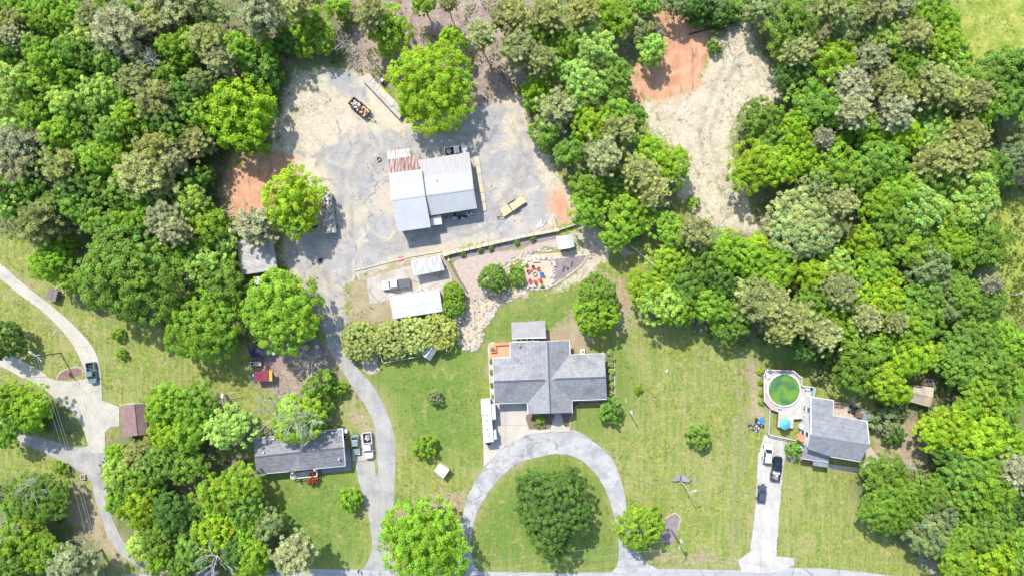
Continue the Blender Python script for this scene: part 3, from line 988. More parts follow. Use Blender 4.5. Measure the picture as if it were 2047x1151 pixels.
def pine_mesh(name, seed, Rr, vz, nb, nt, nn):
    """needle tufts set along whorled branches; returns needles and branch skeleton"""
    rng = np.random.default_rng(seed)
    br = MB()
    P, N, T, D = [], [], [], []
    top = Rr * vz
    for k in range(nb):
        u = (k + 0.5) / nb
        zb = -top * 0.9 + u * top * 1.75
        L = Rr * math.sqrt(max(0.05, 1 - ((zb + top * 0.25) / (top * 1.3)) ** 2)) * rng.uniform(0.7, 1.05)
        a = k * 2.39996 + rng.normal(0, 0.3)
        d = np.array([math.cos(a), math.sin(a), 0.28 + 0.3 * u])
        e = np.array([0, 0, zb]) + d * L
        br.tube((0, 0, zb), tuple(e), 0.07, 0.03, 4, False)
        for j in range(nt):
            s = 0.32 + 0.68 * (j + rng.uniform(0, 1)) / nt
            side = rng.normal(0, 0.2 * L * s + 0.1, 3) * np.array([1, 1, 0.45])
            c = np.array([0, 0, zb]) + d * L * s + side
            br.tube(tuple(np.array([0, 0, zb]) + d * L * s * 0.85), tuple(c), 0.035, 0.018, 3, False)
            v = unit(rng.normal(size=(nn, 3)) * np.array([1, 1, 0.45]) + d * 0.5 + np.array([0, 0, 0.2]))
            P.append(c + v * 0.24)
            D.append(v)
            f = rng.uniform(0.75, 1.25)
            T.append(np.full((nn, 3), f) * rng.uniform(0.85, 1.15, (nn, 1)))
    P = np.concatenate(P); D = np.concatenate(D); T = np.concatenate(T)
    n = len(P)
    w = unit(np.cross(D, np.array([0, 0, 1.0]) + rng.normal(0, 0.35, (n, 3)))) * 0.08
    Lh = D * (0.30 * rng.uniform(0.7, 1.3, (n, 1)))
    V = np.stack([P - Lh, P + w, P + Lh, P - w], 1).reshape(-1, 3)
    me = bpy.data.meshes.new(name)
    fill_mesh(me, V, np.arange(n * 4).reshape(n, 4))
    at = me.attributes.new('tint', 'FLOAT_COLOR', 'POINT')
    at.data.foreach_set('color', np.repeat(np.concatenate([T, np.ones((n, 1))], 1), 4, axis=0).reshape(-1).astype(np.float32))
    me.materials.append(LEAF)
    return me, br


def branches(m, p, d, L, r, depth, rng, spread=0.55, kids=3, n=4):
    d = d.normalized()
    mid = p + d * L * 0.5 + Vector((rng.gauss(0, 1), rng.gauss(0, 1), rng.gauss(0, 0.6))) * L * 0.06
    e = mid + (d + Vector((rng.gauss(0, 1), rng.gauss(0, 1), rng.gauss(0, 0.7))) * 0.16).normalized() * L * 0.5
    m.tube(p, mid, r, r * 0.82, n, False)
    m.tube(mid, e, r * 0.82, r * 0.62, n, False)
    if depth == 0:
        return
    for k in range(kids):
        a = Vector((rng.gauss(0, 1), rng.gauss(0, 1), rng.gauss(0.15, 0.6))).normalized()
        nd = (d + a * spread * rng.uniform(0.8, 1.5)).normalized()
        s = p.lerp(e, rng.uniform(0.55, 1.0)) if k else e
        branches(m, s, nd, L * rng.uniform(0.55, 0.8), r * 0.55, depth - 1, rng, spread, kids, n if depth > 1 else 3)


def trunk_mesh(name, seed, C, hc, r, nl=9, mat=None):
    """tapered trunk rising to hc with limbs to some of the clumps (C relative to crown centre)"""
    rng = random.Random(seed)
    m = MB()
    pts = [Vector((0, 0, -0.5)), Vector((rng.uniform(-.1, .1), rng.uniform(-.1, .1), hc * 0.4)), Vector((rng.uniform(-.25, .25), rng.uniform(-.25, .25), hc * 0.75)), Vector((0, 0, hc))]
    rr = [r * 1.25, r * 0.9, r * 0.7, r * 0.45]
    for a in range(3):
        m.tube(pts[a], pts[a + 1], rr[a], rr[a + 1], 8)
    for k in range(nl):
        c = Vector(C[rng.randrange(len(C))]) * 0.9
        s = pts[1].lerp(pts[3], rng.uniform(0.3, 1.0))
        e = Vector((c.x, c.y, hc + c.z))
        mid = s.lerp(e, 0.5) + Vector((0, 0, 0.12 * (e - s).length))
        m.tube(s, mid, r * 0.42, r * 0.26, 5, False)
        m.tube(mid, e, r * 0.26, r * 0.08, 4, False)
    me = m.mesh(name)
    me.materials.append(mat or MAT['bark'])
    return me


VAR = {'big': [], 'mid': [], 'small': [], 'tall': [], 'dense': [], 'bush': [], 'pine': [], 'bare': [], 'hedge': [], 'magnolia': []}
for k in range(3):
    me, C = crown_mesh('big_crown', 100 + k, 9.0, 0.62, 640, 50, 0.36, 0.74, 0.10, inner=0.25, sub=8)
    VAR['big'].append((9.0, me, trunk_mesh('big_trunk', k, C, 9.0, 0.45, 14), 9.0))
for k in range(7):
    me, C = crown_mesh('mid_crown', 200 + k, 5.0, 0.78, 240, 48, 0.31, 0.58, 0.14, inner=0.28, sub=5)
    VAR['mid'].append((5.0, me, trunk_mesh('mid_trunk', k, C, 9.0, 0.26, 9), 9.0))
for k in range(4):
    me, C = crown_mesh('small_crown', 300 + k, 3.0, 0.95, 115, 46, 0.28, 0.44, 0.15, inner=0.25, sub=3)
    VAR['small'].append((3.0, me, trunk_mesh('small_trunk', k, C, 7.0, 0.17, 7), 7.0))
for k in range(5):
    me, C = crown_mesh('tall_crown', 400 + k, 3.6, 1.35, 200, 46, 0.30, 0.50, 0.17, -0.6, 0.7, inner=0.22, holes=0.06, sub=4)
    VAR['tall'].append((3.6, me, trunk_mesh('tall_trunk', k, C, 11.0, 0.22, 10), 11.0))
for k in range(2):
    me, C = crown_mesh('dense_crown', 500 + k, 4.6, 0.85, 300, 46, 0.31, 0.48, 0.06, -0.5, inner=0.15)
    VAR['dense'].append((4.6, me, trunk_mesh('dense_trunk', k, C, 4.6, 0.24, 8), 4.6))
for k in range(3):
    me, C = crown_mesh('bush_crown', 600 + k, 1.9, 0.85, 70, 34, 0.30, 0.36, 0.10, -0.6, inner=0.2)
    VAR['bush'].append((1.9, me, trunk_mesh('bush_stem', k, C, 1.6, 0.07, 6), 1.6))
for k in range(2):
    me, C = crown_mesh('hedge_crown', 700 + k, 4.0, 0.95, 420, 30, 0.28, 0.34, 0.05, -0.85, 0.2, inner=0.1)
    VAR['hedge'].append((4.0, me, trunk_mesh('hedge_trunk', k, C, 3.6, 0.16, 6), 3.6))
me, C = crown_mesh('magnolia_crown', 800, 8.5, 0.95, 760, 44, 0.34, 0.56, 0.12, -0.6, 0.55, inner=0.2)
VAR['magnolia'].append((8.5, me, trunk_mesh('magnolia_trunk', 0, C, 7.5, 0.4, 10), 7.5))
for k in range(4):
    me, br = pine_mesh('pine_crown', 900 + k, 3.6, 0.95, 70, 7, 30)
    br.tube((0, 0, -13.0), (0, 0, -3.0), 0.22, 0.17, 7)
    br.tube((0, 0, -3.0), (0, 0, 3.3), 0.17, 0.05, 6)
    bm_ = br.mesh('pine_trunk')
    bm_.materials.append(MAT['bark_pine'])
    VAR['pine'].append((3.6, me, bm_, 13.0))
for k in range(3):
    m = MB()
    rg = random.Random(50 + k)
    m.tube((0, 0, -7), (0, 0, -2.2), 0.2, 0.16, 7)
    for j in range(7):
        a = j * 0.9 + rg.uniform(-.3, .3)
        branches(m, Vector((0, 0, -2.2 + rg.uniform(0, 1.5))), Vector((math.cos(a), math.sin(a), rg.uniform(0.5, 1.3))), 1.9, 0.10, 3, rg, 0.6, 3)
    b_ = m.mesh('bare_branches')
    b_.materials.append(MAT['bark_grey'])
    VAR['bare'].append((3.8, None, b_, 7.0))

COLS = {
    'Y': ((0.295, 0.445, 0.03), 'yellow-green'), 'G': ((0.24, 0.39, 0.038), 'bright green'),
    'M': ((0.19, 0.325, 0.048), 'mid-green'), 'K': ((0.115, 0.22, 0.04), 'dark green'),
    'L': ((0.35, 0.50, 0.12), 'light green'), 'E': ((0.30, 0.375, 0.15), 'grey-green'),
    'W': ((0.46, 0.58, 0.25), 'pale silvery'), 'O': ((0.45, 0.49, 0.20), 'olive'),
    'A': ((0.46, 0.50, 0.30), 'grey'), 'X': ((0.4, 0.4, 0.4), 'bare grey'), 'H': ((0.45, 0.52, 0.16), 'pale yellow-green'),
}
counter = {}


def tree(kind, ck, px, py, d, name=None, label=None, cat='tree', group=None, hc=None, sq=1.0, rot=None, trunk=True, szz=None):
    """kind of crown, colour key, crown centre in the photo, diameter in photo pixels"""
    L = VAR[kind]
    counter[kind] = counter.get(kind, 0) + 1
    Rn, cm, tm, hn = L[counter[kind] % len(L)]
    if hc is None:
        if kind == 'pine':
            hc = R.uniform(8.0, 10.0)
        elif kind == 'tall':
            hc = R.uniform(6.5, 8.5)
        elif kind in ('big', 'magnolia'):
            hc = d * S * 0.42
        elif kind == 'bare':
            hc = R.uniform(6.5, 8.5)
        elif kind == 'mid':
            hc = R.uniform(5.2, 7.2)
        elif kind == 'small':
            hc = R.uniform(4.2, 6.0)
        elif kind == 'dense':
            hc = d * S * 0.5
        else:
            hc = d * S * 0.42
    s = d * S / 2 * (H - hc) / H / Rn
    a = G(px, py, hc)
    r = root(name or TREE_NAME[kind], label, cat, (a[0], a[1], 0), group=group)
    rz = R.uniform(0, 6.28) if rot is None else rot
    v = R.uniform(0.93, 1.07)
    col = COLS[ck][0]
    if ck in 'YGMKL':
        col = (col[0] * 1.2, col[1] * 1.2, col[2] * 1.15)
    q_ = R.uniform(0.88, 1.12)
    w_ = R.uniform(-0.06, 0.07) if ck not in 'OAH' else R.uniform(-0.05, 0.05)
    j = [q_ * (1 + w_), q_, q_ * R.uniform(0.85, 1.15)]
    if cm is not None:
        o = bpy.data.objects.new('crown', cm)
        COL.objects.link(o)
        o.parent = r
        o.location = (0, 0, hc)
        o.rotation_euler = (R.uniform(-.08, .08), R.uniform(-.08, .08), rz)
        o.scale = (s * v, s / v * sq, s * (szz or R.uniform(0.85, 1.15)))
        o.color = (col[0] * j[0], col[1] * j[1], col[2] * j[2], 1)
    if trunk:
        o = bpy.data.objects.new('trunk' if kind != 'bare' else 'trunk_and_branches', tm)
        COL.objects.link(o)
        o.parent = r
        o.rotation_euler = (0, 0, rz)
        if kind in ('pine', 'bare'):
            o.location = (0, 0, hc)
            o.scale = (s * v, s / v * sq, s if kind == 'bare' else max(s, hc / 13.0 * 1.03))
        else:
            o.scale = (s * v, s / v * sq, hc / hn)
    r['_px'] = (px, py)
    return r


TREE_NAME = {'big': 'broadleaf_tree', 'mid': 'broadleaf_tree', 'small': 'broadleaf_tree', 'tall': 'broadleaf_tree', 'dense': 'rounded_tree', 'bush': 'shrub', 'pine': 'pine_tree', 'bare': 'bare_tree', 'hedge': 'hedge_conifer', 'magnolia': 'evergreen_tree'}

WOOD_TREES = """
G59,21,60 G87,38,62 G153,31,52 M10,24,62 G132,45,44 O38,45,50 A31,76,44 L167,76,92 O191,38,55 A254,66,98 A240,92,72 M257,31,62 M215,7,60 G112,5,50
O316,45,60 A351,21,88 E400,17,72 G342,97,52 G379,87,60 G368,122,58 O421,87,68 A441,122,52 G478,101,62 G80,101,58 G108,125,66 M14,101,60 M21,135,50 M150,108,66 K195,118,60 M235,130,60 E300,118,50
L28,160,76 G94,174,76 L21,205,76 G149,160,54 L139,209,66 K195,153,60 L209,188,76 M240,202,60 O278,163,68 O320,202,76 M348,160,60 K372,195,55 E400,163,52 G398,226,60
M191,243,92 M160,216,56 G80,243,66 G132,271,70 L31,257,54 Y257,229,58 G282,248,70 M230,270,62 G195,320,80 G240,309,66 A45,295,80 A52,340,76 O136,337,72 A87,278,48 O10,316,52
O313,299,64 O393,285,62 A348,323,54 O302,354,94 G250,361,52 M375,375,70 M28,379,70 M70,375,62 K150,385,72 M215,382,62 K195,361,60 K95,330,60 K170,300,50 M350,268,56 M405,355,50 K330,245,60
L28,408,76 O87,446,76 M167,418,62 Y243,439,52 G288,442,64 M299,400,60 A332,436,72 A352,462,56 L386,411,72 G417,456,84 L452,484,50 G104,526,78 G129,495,56 G146,560,52
G348,526,72 L414,526,94 E365,567,60 M441,561,98 G334,575,52 M222,455,66 M195,445,60 M250,400,60 M120,410,52 G375,490,60 K440,500,60 K60,415,50 M330,490,52
G21,796,76 G66,817,90 M35,841,70 G17,869,50 G344,807,90 G330,822,74 M393,807,80 G382,848,88 Y334,866,80 L459,852,92 O290,905,60 G236,905,48 L242,945,74 M320,921,80 M375,932,74 G271,946,60
M278,973,90 G240,1002,58 Y288,1015,80 K348,1029,86 M320,1074,80 L292,1086,66 G320,1118,50 G434,994,100 Y434,1057,98 G480,966,80 M494,1015,80 M393,1099,76 G497,1116,80 M365,1126,60
X428,1112,95 X63,973,72 M80,994,118 M38,1015,60 G52,1074,100 G84,1108,78 M17,1116,90 M112,1104,58 A149,1133,76 M35,1140,60 X10,1064,55 E538,1046,58 A590,1105,74 G507,1060,64 M510,1135,60 K470,1100,60 K410,1030,60
A521,21,88 O597,10,52 G677,10,52 O743,30,58 G778,63,92 G618,59,96 K570,87,44 G521,104,66 M528,146,80 X684,83,48 G650,82,44 G848,9,46 Y903,83,56 O962,73,52 O1007,35,54 O896,7,34
O1027,35,56 O1093,35,66 O1163,28,58 G1219,21,70 G1236,45,64 M1288,10,60 E1281,52,60 X1305,62,50 L1184,90,94 G1125,87,70 G1076,70,52 O1038,101,70 O1083,122,52 L1302,104,60 M1232,156,76 G1121,143,56 L1166,167,86 Y1076,188,70 Y1142,205,56 A1111,222,70 Y1184,250,76 G1232,226,62 O1236,261,58 M1267,236,52 M1093,268,62 M1139,306,62 A1205,313,66 Y1288,309,80 Y1337,334,80 O1281,348,66 M1232,365,56 O1309,379,54 G1177,379,76
M1524,243,86 Y1504,334,98 G1173,422,70 G1253,425,104 G1232,470,62 G1333,456,72 O1305,390,50 O1389,463,62 G1452,502,88 Y1512,494,54 G1337,529,80 M1403,526,82 G1504,522,80 Y1295,575,80 M1368,575,82 L1316,606,86 X1316,602,50 G1357,620,70 G1424,609,84 W1476,580,50 O1514,602,80 M1462,644,80 K1440,560,70 E1514,17,60 K1392,6,50 E1350,8,46
M1576,56,112 O1656,17,62 G1704,7,60 O1749,21,62 A1791,10,56 G1847,17,86 E1701,56,86 L1767,70,86 G1875,52,86 O1822,73,56 G1666,129,94 O1593,108,54 A1736,118,58 M1812,139,80 G1889,83,70 L1889,129,70 G1916,111,54 K1583,153,70 M1624,209,110 A1697,177,72 O1767,170,62 O1792,190,56 O1857,177,72 O1892,188,66 O1937,195,66 E1822,205,62 M1920,163,62 A1701,226,62 A1784,229,66 L1864,240,86 G1944,229,90 M2007,156,108 M2014,202,90 M2041,139,70
M1541,290,60 Y1590,264,76 G1739,264,86 Y1798,275,86 L1854,282,76 A1642,278,40 G1676,282,46 O1927,271,62 Y1597,306,86 Y1548,334,86 G1666,330,100 M1749,330,96 O1868,323,76 O1920,313,74 G1791,375,90 M1857,365,86 M1986,337,80 E2034,313,80 L1937,375,94 E1631,375,70 M1694,355,70
W1603,450,150 O1676,408,56 G1753,408,86 L1829,415,108 M1788,439,80 L1941,408,96 G1906,439,80 M1763,467,76 G1829,491,96 G1895,488,80 M1960,488,104 E1854,533,96 M1909,529,62 M1847,585,76 Y1722,488,70 Y1614,550,66 L1666,529,72 G1544,540,86 G1749,536,90 Y1767,568,76 O1676,582,62 Y1722,589,60 M1624,599,76 G1687,609,66 Y1770,606,76 O1586,634,66 O1541,606,62 G1656,630,70 G1694,651,62 O1642,668,62 O1729,637,54 O1788,644,44 M1840,637,86 E1892,609,66 M1920,585,70 A1979,568,36 M1966,606,76 M1937,640,66 G1812,668,80 M1944,679,118 G2000,668,70 M1708,721,110 G1745,693,66 Y1815,710,84 Y1767,762,76 Y1868,707,48 M1906,722,80 M1986,741,100 G2031,693,72 G2024,772,76 K1600,690,60 O1560,655,60
Y1786,782,56 G1955,790,80 G1934,812,62 Y1864,864,76 Y1906,855,86 Y1961,862,98 Y2014,890,82 M1996,838,88 K1892,904,58 M1922,948,94 M1961,935,94 A2031,942,74 G1979,973,108 M1927,994,80 M1989,1022,98 M1840,987,88 E1875,1029,94 E1850,1064,92 M1908,1074,70 M1968,1064,84 Y1979,1116,108 G1916,1126,86 G2031,1081,80 M2034,1133,70 M1765,945,84 M1777,1008,126 K2036,1000,60
"""
SPOTS = [  # where a tree grows, for its label
    ('in the far top left corner', 60, 30), ('on the top edge left of centre', 190, 30), ('at the top above the left clay bank', 370, 40),
    ('at the top left of the sandy yard', 560, 60), ('on the brown slope at the top', 720, 40), ('on the brown slope top centre', 930, 50),
    ('on the left edge near the top', 40, 130), ('in the upper left wood', 150, 140), ('inside the left wood below its dead snag', 290, 170), ('in the wood above the left clay bank', 420, 180),
    ('on the left edge of the upper wood', 40, 250), ('in the middle of the left wood', 190, 250), ('just left of the clay bank', 340, 310),
    ('on the left edge above the mowed bank', 60, 360), ('low in the left wood', 210, 400), ('left of the corrugated shed', 420, 430),
    ('above the far left drive', 120, 500), ('between the big oak and the corrugated shed', 390, 540),
    ('on the left edge below the drive fork', 40, 830), ('behind the brown garage roof', 340, 830), ('left of the dark-roofed house', 460, 850),
    ('beside the asphalt tail of the left drive', 250, 950), ('in the middle of the lower left wood', 340, 990), ('below the lower left wood near the road', 300, 1090), ('on the lawn side of the lower left wood', 470, 1020), ('at the bottom left near the public road', 460, 1110),
    ('in the bottom left corner', 60, 1080), ('by the power line at bottom left', 130, 1030),
    ('at the top right of the sandy yard', 1050, 60), ('at the top left of the right clay bank', 1200, 50), ('left of the right clay bank', 1190, 140), ('right of the grey gravel yard', 1120, 230), ('between the gravel yard and pale clearing', 1230, 300), ('at the right end of the block wall', 1230, 430),
    ('at the lower end of the pale clearing', 1350, 430), ('above the right lawn', 1340, 560), ('at the shady edge of the right lawn', 1440, 620), ('under the pale clearing beside silver tree', 1490, 480),
    ('right of the pale clearing near the top', 1560, 110), ('right of the pale clearing at its waist', 1530, 290), ('at the top of the right wood', 1700, 30), ('beside the top right meadow', 1880, 70), ('in the upper right wood', 1690, 160), ('in the pine belt of the right wood', 1820, 190), ('on the right edge near the meadow', 2010, 180), ('in the right wood right of the clearing', 1640, 280), ('in the middle of the upper right wood', 1800, 300), ('on the right edge by the dark hollow', 1990, 330),
    ('above the silver tree', 1650, 390), ('in the heart of the right wood', 1800, 440), ('on the right edge beside the strip of meadow', 1950, 450), ('below the silver tree', 1640, 540), ('in the right wood at mid height', 1780, 560), ('near the right edge at mid height', 1930, 590), ('above the pool', 1600, 650), ('uphill of the right-hand house', 1720, 690), ('above the tan shed', 1840, 700), ('on the right edge beyond the tan shed', 1990, 710),
    ('left of the tan shed', 1780, 780), ('below the tan shed', 1880, 850), ('on the right edge below the tan shed', 1990, 850), ('on the right edge in the lower wood', 1980, 950), ('at the track below the right-hand house', 1860, 970), ('on the lower right lawn edge', 1790, 1000), ('in the lower right wood', 1960, 1040), ('in the bottom right corner', 1960, 1120), ('beside the lower right gravel turnout', 1870, 1060), ('at the top above the right clay bank', 1400, 10),
]
ORD = ['first', 'second', 'third', 'fourth', 'fifth', 'sixth', 'seventh', 'eighth', 'ninth', 'tenth']


def plant_woods():
    made = {}
    for tok in WOOD_TREES.split():
        ck = tok[0]
        x, y, d = [float(q) for q in tok[1:].split(',')]
        left = x < 560 and y < 480
        if ck in 'OA':
            kind, word, grp = 'pine', 'pine', 'pines of the woods'
        elif ck == 'X':
            kind, word, grp = 'bare', 'leafless tree', 'bare trees of the woods'
        else:
            word, grp = 'broadleaf tree', 'broadleaf trees of the woods'
            if left and d < 90:
                kind = 'tall'
            elif d >= 118:
                kind = 'big'
            elif d >= 68:
                kind = 'mid'
            else:
                kind = 'small'
        edge = {'tall': 1.12, 'small': 1.15, 'mid': 1.08, 'pine': 1.05}.get(kind, 1.0)
        hc = None
        if (500 < x < 700 and 40 < y < 310) or (370 < x < 475 and 240 < y < 520) or (1255 < x < 1320 and 40 < y < 120) or (1040 < x < 1120 and 150 < y < 290):
            hc = {'pine': 6.0, 'bare': 4.0}.get(kind, 3.8)
        if 220 < x < 335 and 800 < y < 910:
            hc = 5.0
        r = tree(kind, ck, x, y, d * edge, group=grp, hc=hc)
        spot = min(SPOTS, key=lambda s: (s[1] - x) ** 2 + (s[2] - y) ** 2)
        made.setdefault((COLS[ck][1], word, spot[0]), []).append((x, y, r, kind))
    for (c, w, s), L in made.items():
        L.sort(key=lambda q: q[0])
        n = len(L)
        for k, (x, y, r, kind) in enumerate(L):
            r['label'] = f'{c} {w} {s}' if n == 1 else f'{ORD[k]} {c} {w} from left, {s}'
            if w == 'leafless tree':
                r['label'] = r['label'].replace('bare grey', 'bare grey-branched')


plant_woods()

# trees that stand alone or at an edge
tree('big', 'M', 261, 550, 205, label='huge mid-green oak with the widest crown above the far left lawn')
tree('big', 'G', 408, 650, 150, label='large green tree casting shade on the lawn left of the wheeled clutter')
tree('big', 'G', 565, 622, 172, label='wide bright green tree left of the drive, above the pink tent', hc=7.0)
tree('small', 'G', 560, 575, 70, hc=5, label='smaller bright green tree below the corrugated shed')
tree('mid', 'Y', 482, 225, 148, label='large yellow-green tree at the left end of the sandy yard', hc=5.5)
tree('mid', 'Y', 440, 205, 86, label='yellow-green tree behind the large one at the yard left end', hc=6)
tree('small', 'Y', 505, 265, 86, label='low yellow-green tree at the lower left rim of the sandy yard', hc=4.5)
tree('big', 'Y', 864, 174, 182, label='wide yellow-green tree standing above the metal workshop', hc=6.5, szz=0.85)
tree('mid', 'Y', 584, 394, 122, label='yellow-green tree leaning over the open debris container', hc=7)
tree('small', 'Y', 600, 440, 80, label='low yellow-green tree between the clay bank and the container', hc=5.5)
tree('pine', 'A', 517, 452, 76, label='grey-green pine leaning over the corrugated shed roof', hc=5.5)
tree('big', 'G', 846, 1082, 182, label='broad bright green tree between the two driveway mouths', hc=6.5)
tree('magnolia', 'K', 1104, 1018, 158, label='dark green evergreen tree inside the horseshoe driveway', hc=7.5)
tree('dense', 'G', 1279, 1052, 90, label='round bright green tree beside the right leg of the horseshoe driveway')
tree('dense', 'M', 1192, 590, 80, label='upper of the two round green trees behind the main house', hc=5.2)
tree('dense', 'G', 1193, 627, 86, label='lower of the two round green trees behind the main house', hc=4.6)
tree('dense', 'M', 985, 555, 54, label='green round tree at the lower corner of the pink gravel bed', hc=2.8)
tree('bush', 'M', 1032, 549, 34, name='shrub', cat='shrub', label='round green shrub at the left side of the fire pit patio')
tree('dense', 'G', 906, 585, 42, label='upper of two narrow green trees right of the white carports', hc=2.6)
tree('dense', 'G', 907, 612, 44, label='lower of two narrow green trees right of the white carports', hc=2.4)
tree('dense', 'K', 4, 678, 76, label='dark green tree cut by the left edge between the two drives', hc=4.5)
for (x, y, d, w) in ((720, 684, 78, 'first from the left, beside the winding drive'), (786, 678, 78, 'second from the left, behind the wooden fence'), (833, 668, 76, 'third from the left, behind the little slate shed'), (880, 662, 72, 'fourth from the left, next to the creek')):
    tree('hedge', 'H', x, y, d, label='pale hedge conifer, ' + w, cat='hedge', group='hedge conifers in a row', hc=2.6, szz=0.62)
for (x, y, d, ck, lb) in ((850, 893, 44, 'G', 'round bright green shrub alone on the lawn left of the caravan'), (869, 793, 30, 'E', 'grey-green shrub alone on the lawn left of the main house'),
                          (701, 996, 46, 'G', 'green shrub at the left edge of the gravel drive'), (1222, 820, 46, 'M', 'round green shrub at the right front corner of the main house'),
                          (1397, 871, 46, 'M', 'round green shrub alone on the right lawn'), (1585, 899, 32, 'M', 'round clipped shrub in the paved bed by the parked cars'),
                          (1276, 778, 16, 'G', 'tiny green sapling on the lawn right of the main house'), (235, 668, 24, 'G', 'upper small sapling on the far left lawn'), (243, 707, 20, 'G', 'lower small sapling on the far left lawn'),
                          (123, 935, 26, 'G', 'small bright shrub below the lower left drive branch'), (1081, 837, 18, 'Y', 'yellow-green clipped shrub in the front mulch bed'),
                          (1385, 405, 26, 'G', 'low green bush in the pale clearing lower end'), (1400, 22, 56, 'K', 'dark low bush above the right clay bank'), (1445, 28, 50, 'K', 'dark low bush right above the black pipe'), (1485, 18, 48, 'M', 'green low bush at the top right of the clearing'), (1428, 95, 26, 'M', 'small bush at the right rim of the clay bank'), (1070, 700, 12, 'M', 'small green bush by the white outdoor unit'),
                          (645, 810, 44, 'M', 'green bush behind the dark-roofed house'), (640, 770, 60, 'M', 'dark leafy bush beside the winding drive'), (680, 775, 30, 'G', 'bright bush at the drive bend')):
    tree('bush', ck, x, y, d, label=lb, cat='shrub')
for (x, y, w) in ((983, 722, 'topmost'), (983, 743, 'second from the top'), (984, 769, 'third from the top'), (987, 792, 'lowest')):
    tree('bush', 'M', x, y, 9, label=f'{w} little shrub in the pale strip left of the main house', cat='shrub', group='shrubs in the pale strip')
for (x, y, w) in ((1518, 742, 'topmost'), (1520, 763, 'second from the top'), (1521, 784, 'third from the top'), (1521, 803, 'lowest')):
    tree('bush', 'Y', x, y, 11, label=f'{w} yellow flowering plant in the row left of the pool', cat='plant', name='flowering_plant', group='yellow flowers by the pool')
for k, (x, y) in enumerate(((1219, 704), (1224, 715), (1221, 728), (1223, 742), (1219, 755), (1222, 770), (1220, 785))):
    tree('bush', 'L', x, y, 12, label=f'leafy plant {ORD[k]} from the top in the bed right of the main house', cat='plant', name='border_plant', group='plants in the side bed')
for k, (x, y) in enumerate(((1069, 848), (1076, 853), (1087, 852), (1063, 836), (1130, 846))):
    tree('bush', 'M', x, y, 7, label=f'tiny plant {ORD[k]} of five in the front mulch beds', cat='plant', name='bed_plant', group='plants in the front beds')
for k, (x, y) in enumerate(((925, 508), (960, 500), (981, 496), (1033, 484), (1065, 478))):
    tree('bush', 'M', x, y, 11, label=f'low plant {ORD[k]} from the left in the strip below the block wall', cat='plant', name='bed_plant', group='plants below the block wall')
t_ = tree('bush', 'Y', 625, 957, 22, label='rust-red maple shrub by the porch of the dark-roofed house', cat='shrub')
for c_ in t_.children:
    if c_.name.startswith('crown'):
        c_.color = (0.42, 0.13, 0.06, 1)
# the half bare tree over the dark-roofed house
tree('mid', 'G', 603, 836, 104, label='leafy green tree leaning over the dark-roofed house', hc=6.0)
tree('small', 'L', 588, 815, 70, label='light green low tree just behind the dark-roofed house', hc=4.0)
tree('bare', 'X', 585, 838, 78, label='pale bare-branched tree left of two over the dark-roofed house', hc=9.5)
tree('bare', 'X', 618, 842, 74, label='pale bare-branched tree right of two over the dark-roofed house', hc=9.5)
tree('bare', 'X', 545, 835, 80, label='straw-coloured bare tree behind the dark-roofed house left end', hc=6.5)
tree('bare', 'X', 525, 800, 46, label='small dead tree below the maroon playhouse', hc=4.5)
tree('bare', 'X', 555, 790, 46, label='small dead tree right below the maroon playhouse', hc=4.5)
tree('bare', 'X', 620, 725, 78, label='dry brushy bare tree beside the pink tent', hc=4)
tree('bare', 'X', 301, 118, 50, label='dead snag with pale limbs standing in the left wood', hc=12)
tree('bare', 'X', 1300, 100, 46, label='leafless scrub at the left edge of the right clay bank', hc=3)
for k, (x, y, d) in enumerate(((1768, 842, 56), (1786, 868, 40), (1640, 745, 36), (1694, 758, 36), (1790, 815, 44))):
    tree('bush', 'E' if k != 1 else 'K', x, y, d, label=f'dull green shrub {ORD[k]} in the thicket behind the right-hand house', cat='shrub', hc=1.6, group='thicket shrubs')


# ------------------------------------------------------------------ undergrowth nobody could count
def undergrowth():
    rng = np.random.default_rng(5)
    P, T = [], []
    gmix = np.array([[0.9, 1.0, 0.9], [1.25, 1.2, 0.8], [0.7, 0.85, 0.8], [1.5, 1.2, 1.4]])
    for nm, poly in WOODS.items():
        xs = [p[0] for p in poly]; ys = [p[1] for p in poly]
        area = (min(max(xs), 2200) - max(min(xs), -150)) * (min(max(ys), 1300) - max(min(ys), -120))
        n = int(area / 190 * (0.4 if nm == 'top' else 1.0))
        X = rng.uniform(max(min(xs), -150), min(max(xs), 2200), n); Y = rng.uniform(max(min(ys), -120), min(max(ys), 1300), n)
        ins = in_poly(X, Y, poly) & (vnoise(X, Y, 8, 0.03) > 0.38)
        X, Y = X[ins], Y[ins]
        k = 11
        for x, y in zip(X, Y):
            g = G(x, y)
            c = np.array([g[0], g[1], 0.0])
            q = rng.normal(size=(k, 3)) * np.array([0.55, 0.55, 0.3])
            q[:, 2] = np.abs(q[:, 2]) + 0.1 + rng.uniform(0, 0.9)
            P.append(c + q)
            T.append(np.tile(gmix[rng.integers(0, 4)], (k, 1)) * rng.uniform(0.7, 1.2, (k, 1)))
    P = np.concatenate(P); T = np.concatenate(T)
    N = unit(rng.normal(0, 0.6, (len(P), 3)) + np.array([0, 0, 0.9]))
    me = leaf_mesh('undergrowth', P, N, 0.6, T, rng)
    o = ob('undergrowth', me, label='dull green undergrowth on the floor of the woods', kind='stuff')
    o['category'] = 'undergrowth'
    o.color = (0.16, 0.235, 0.055, 1)


undergrowth()


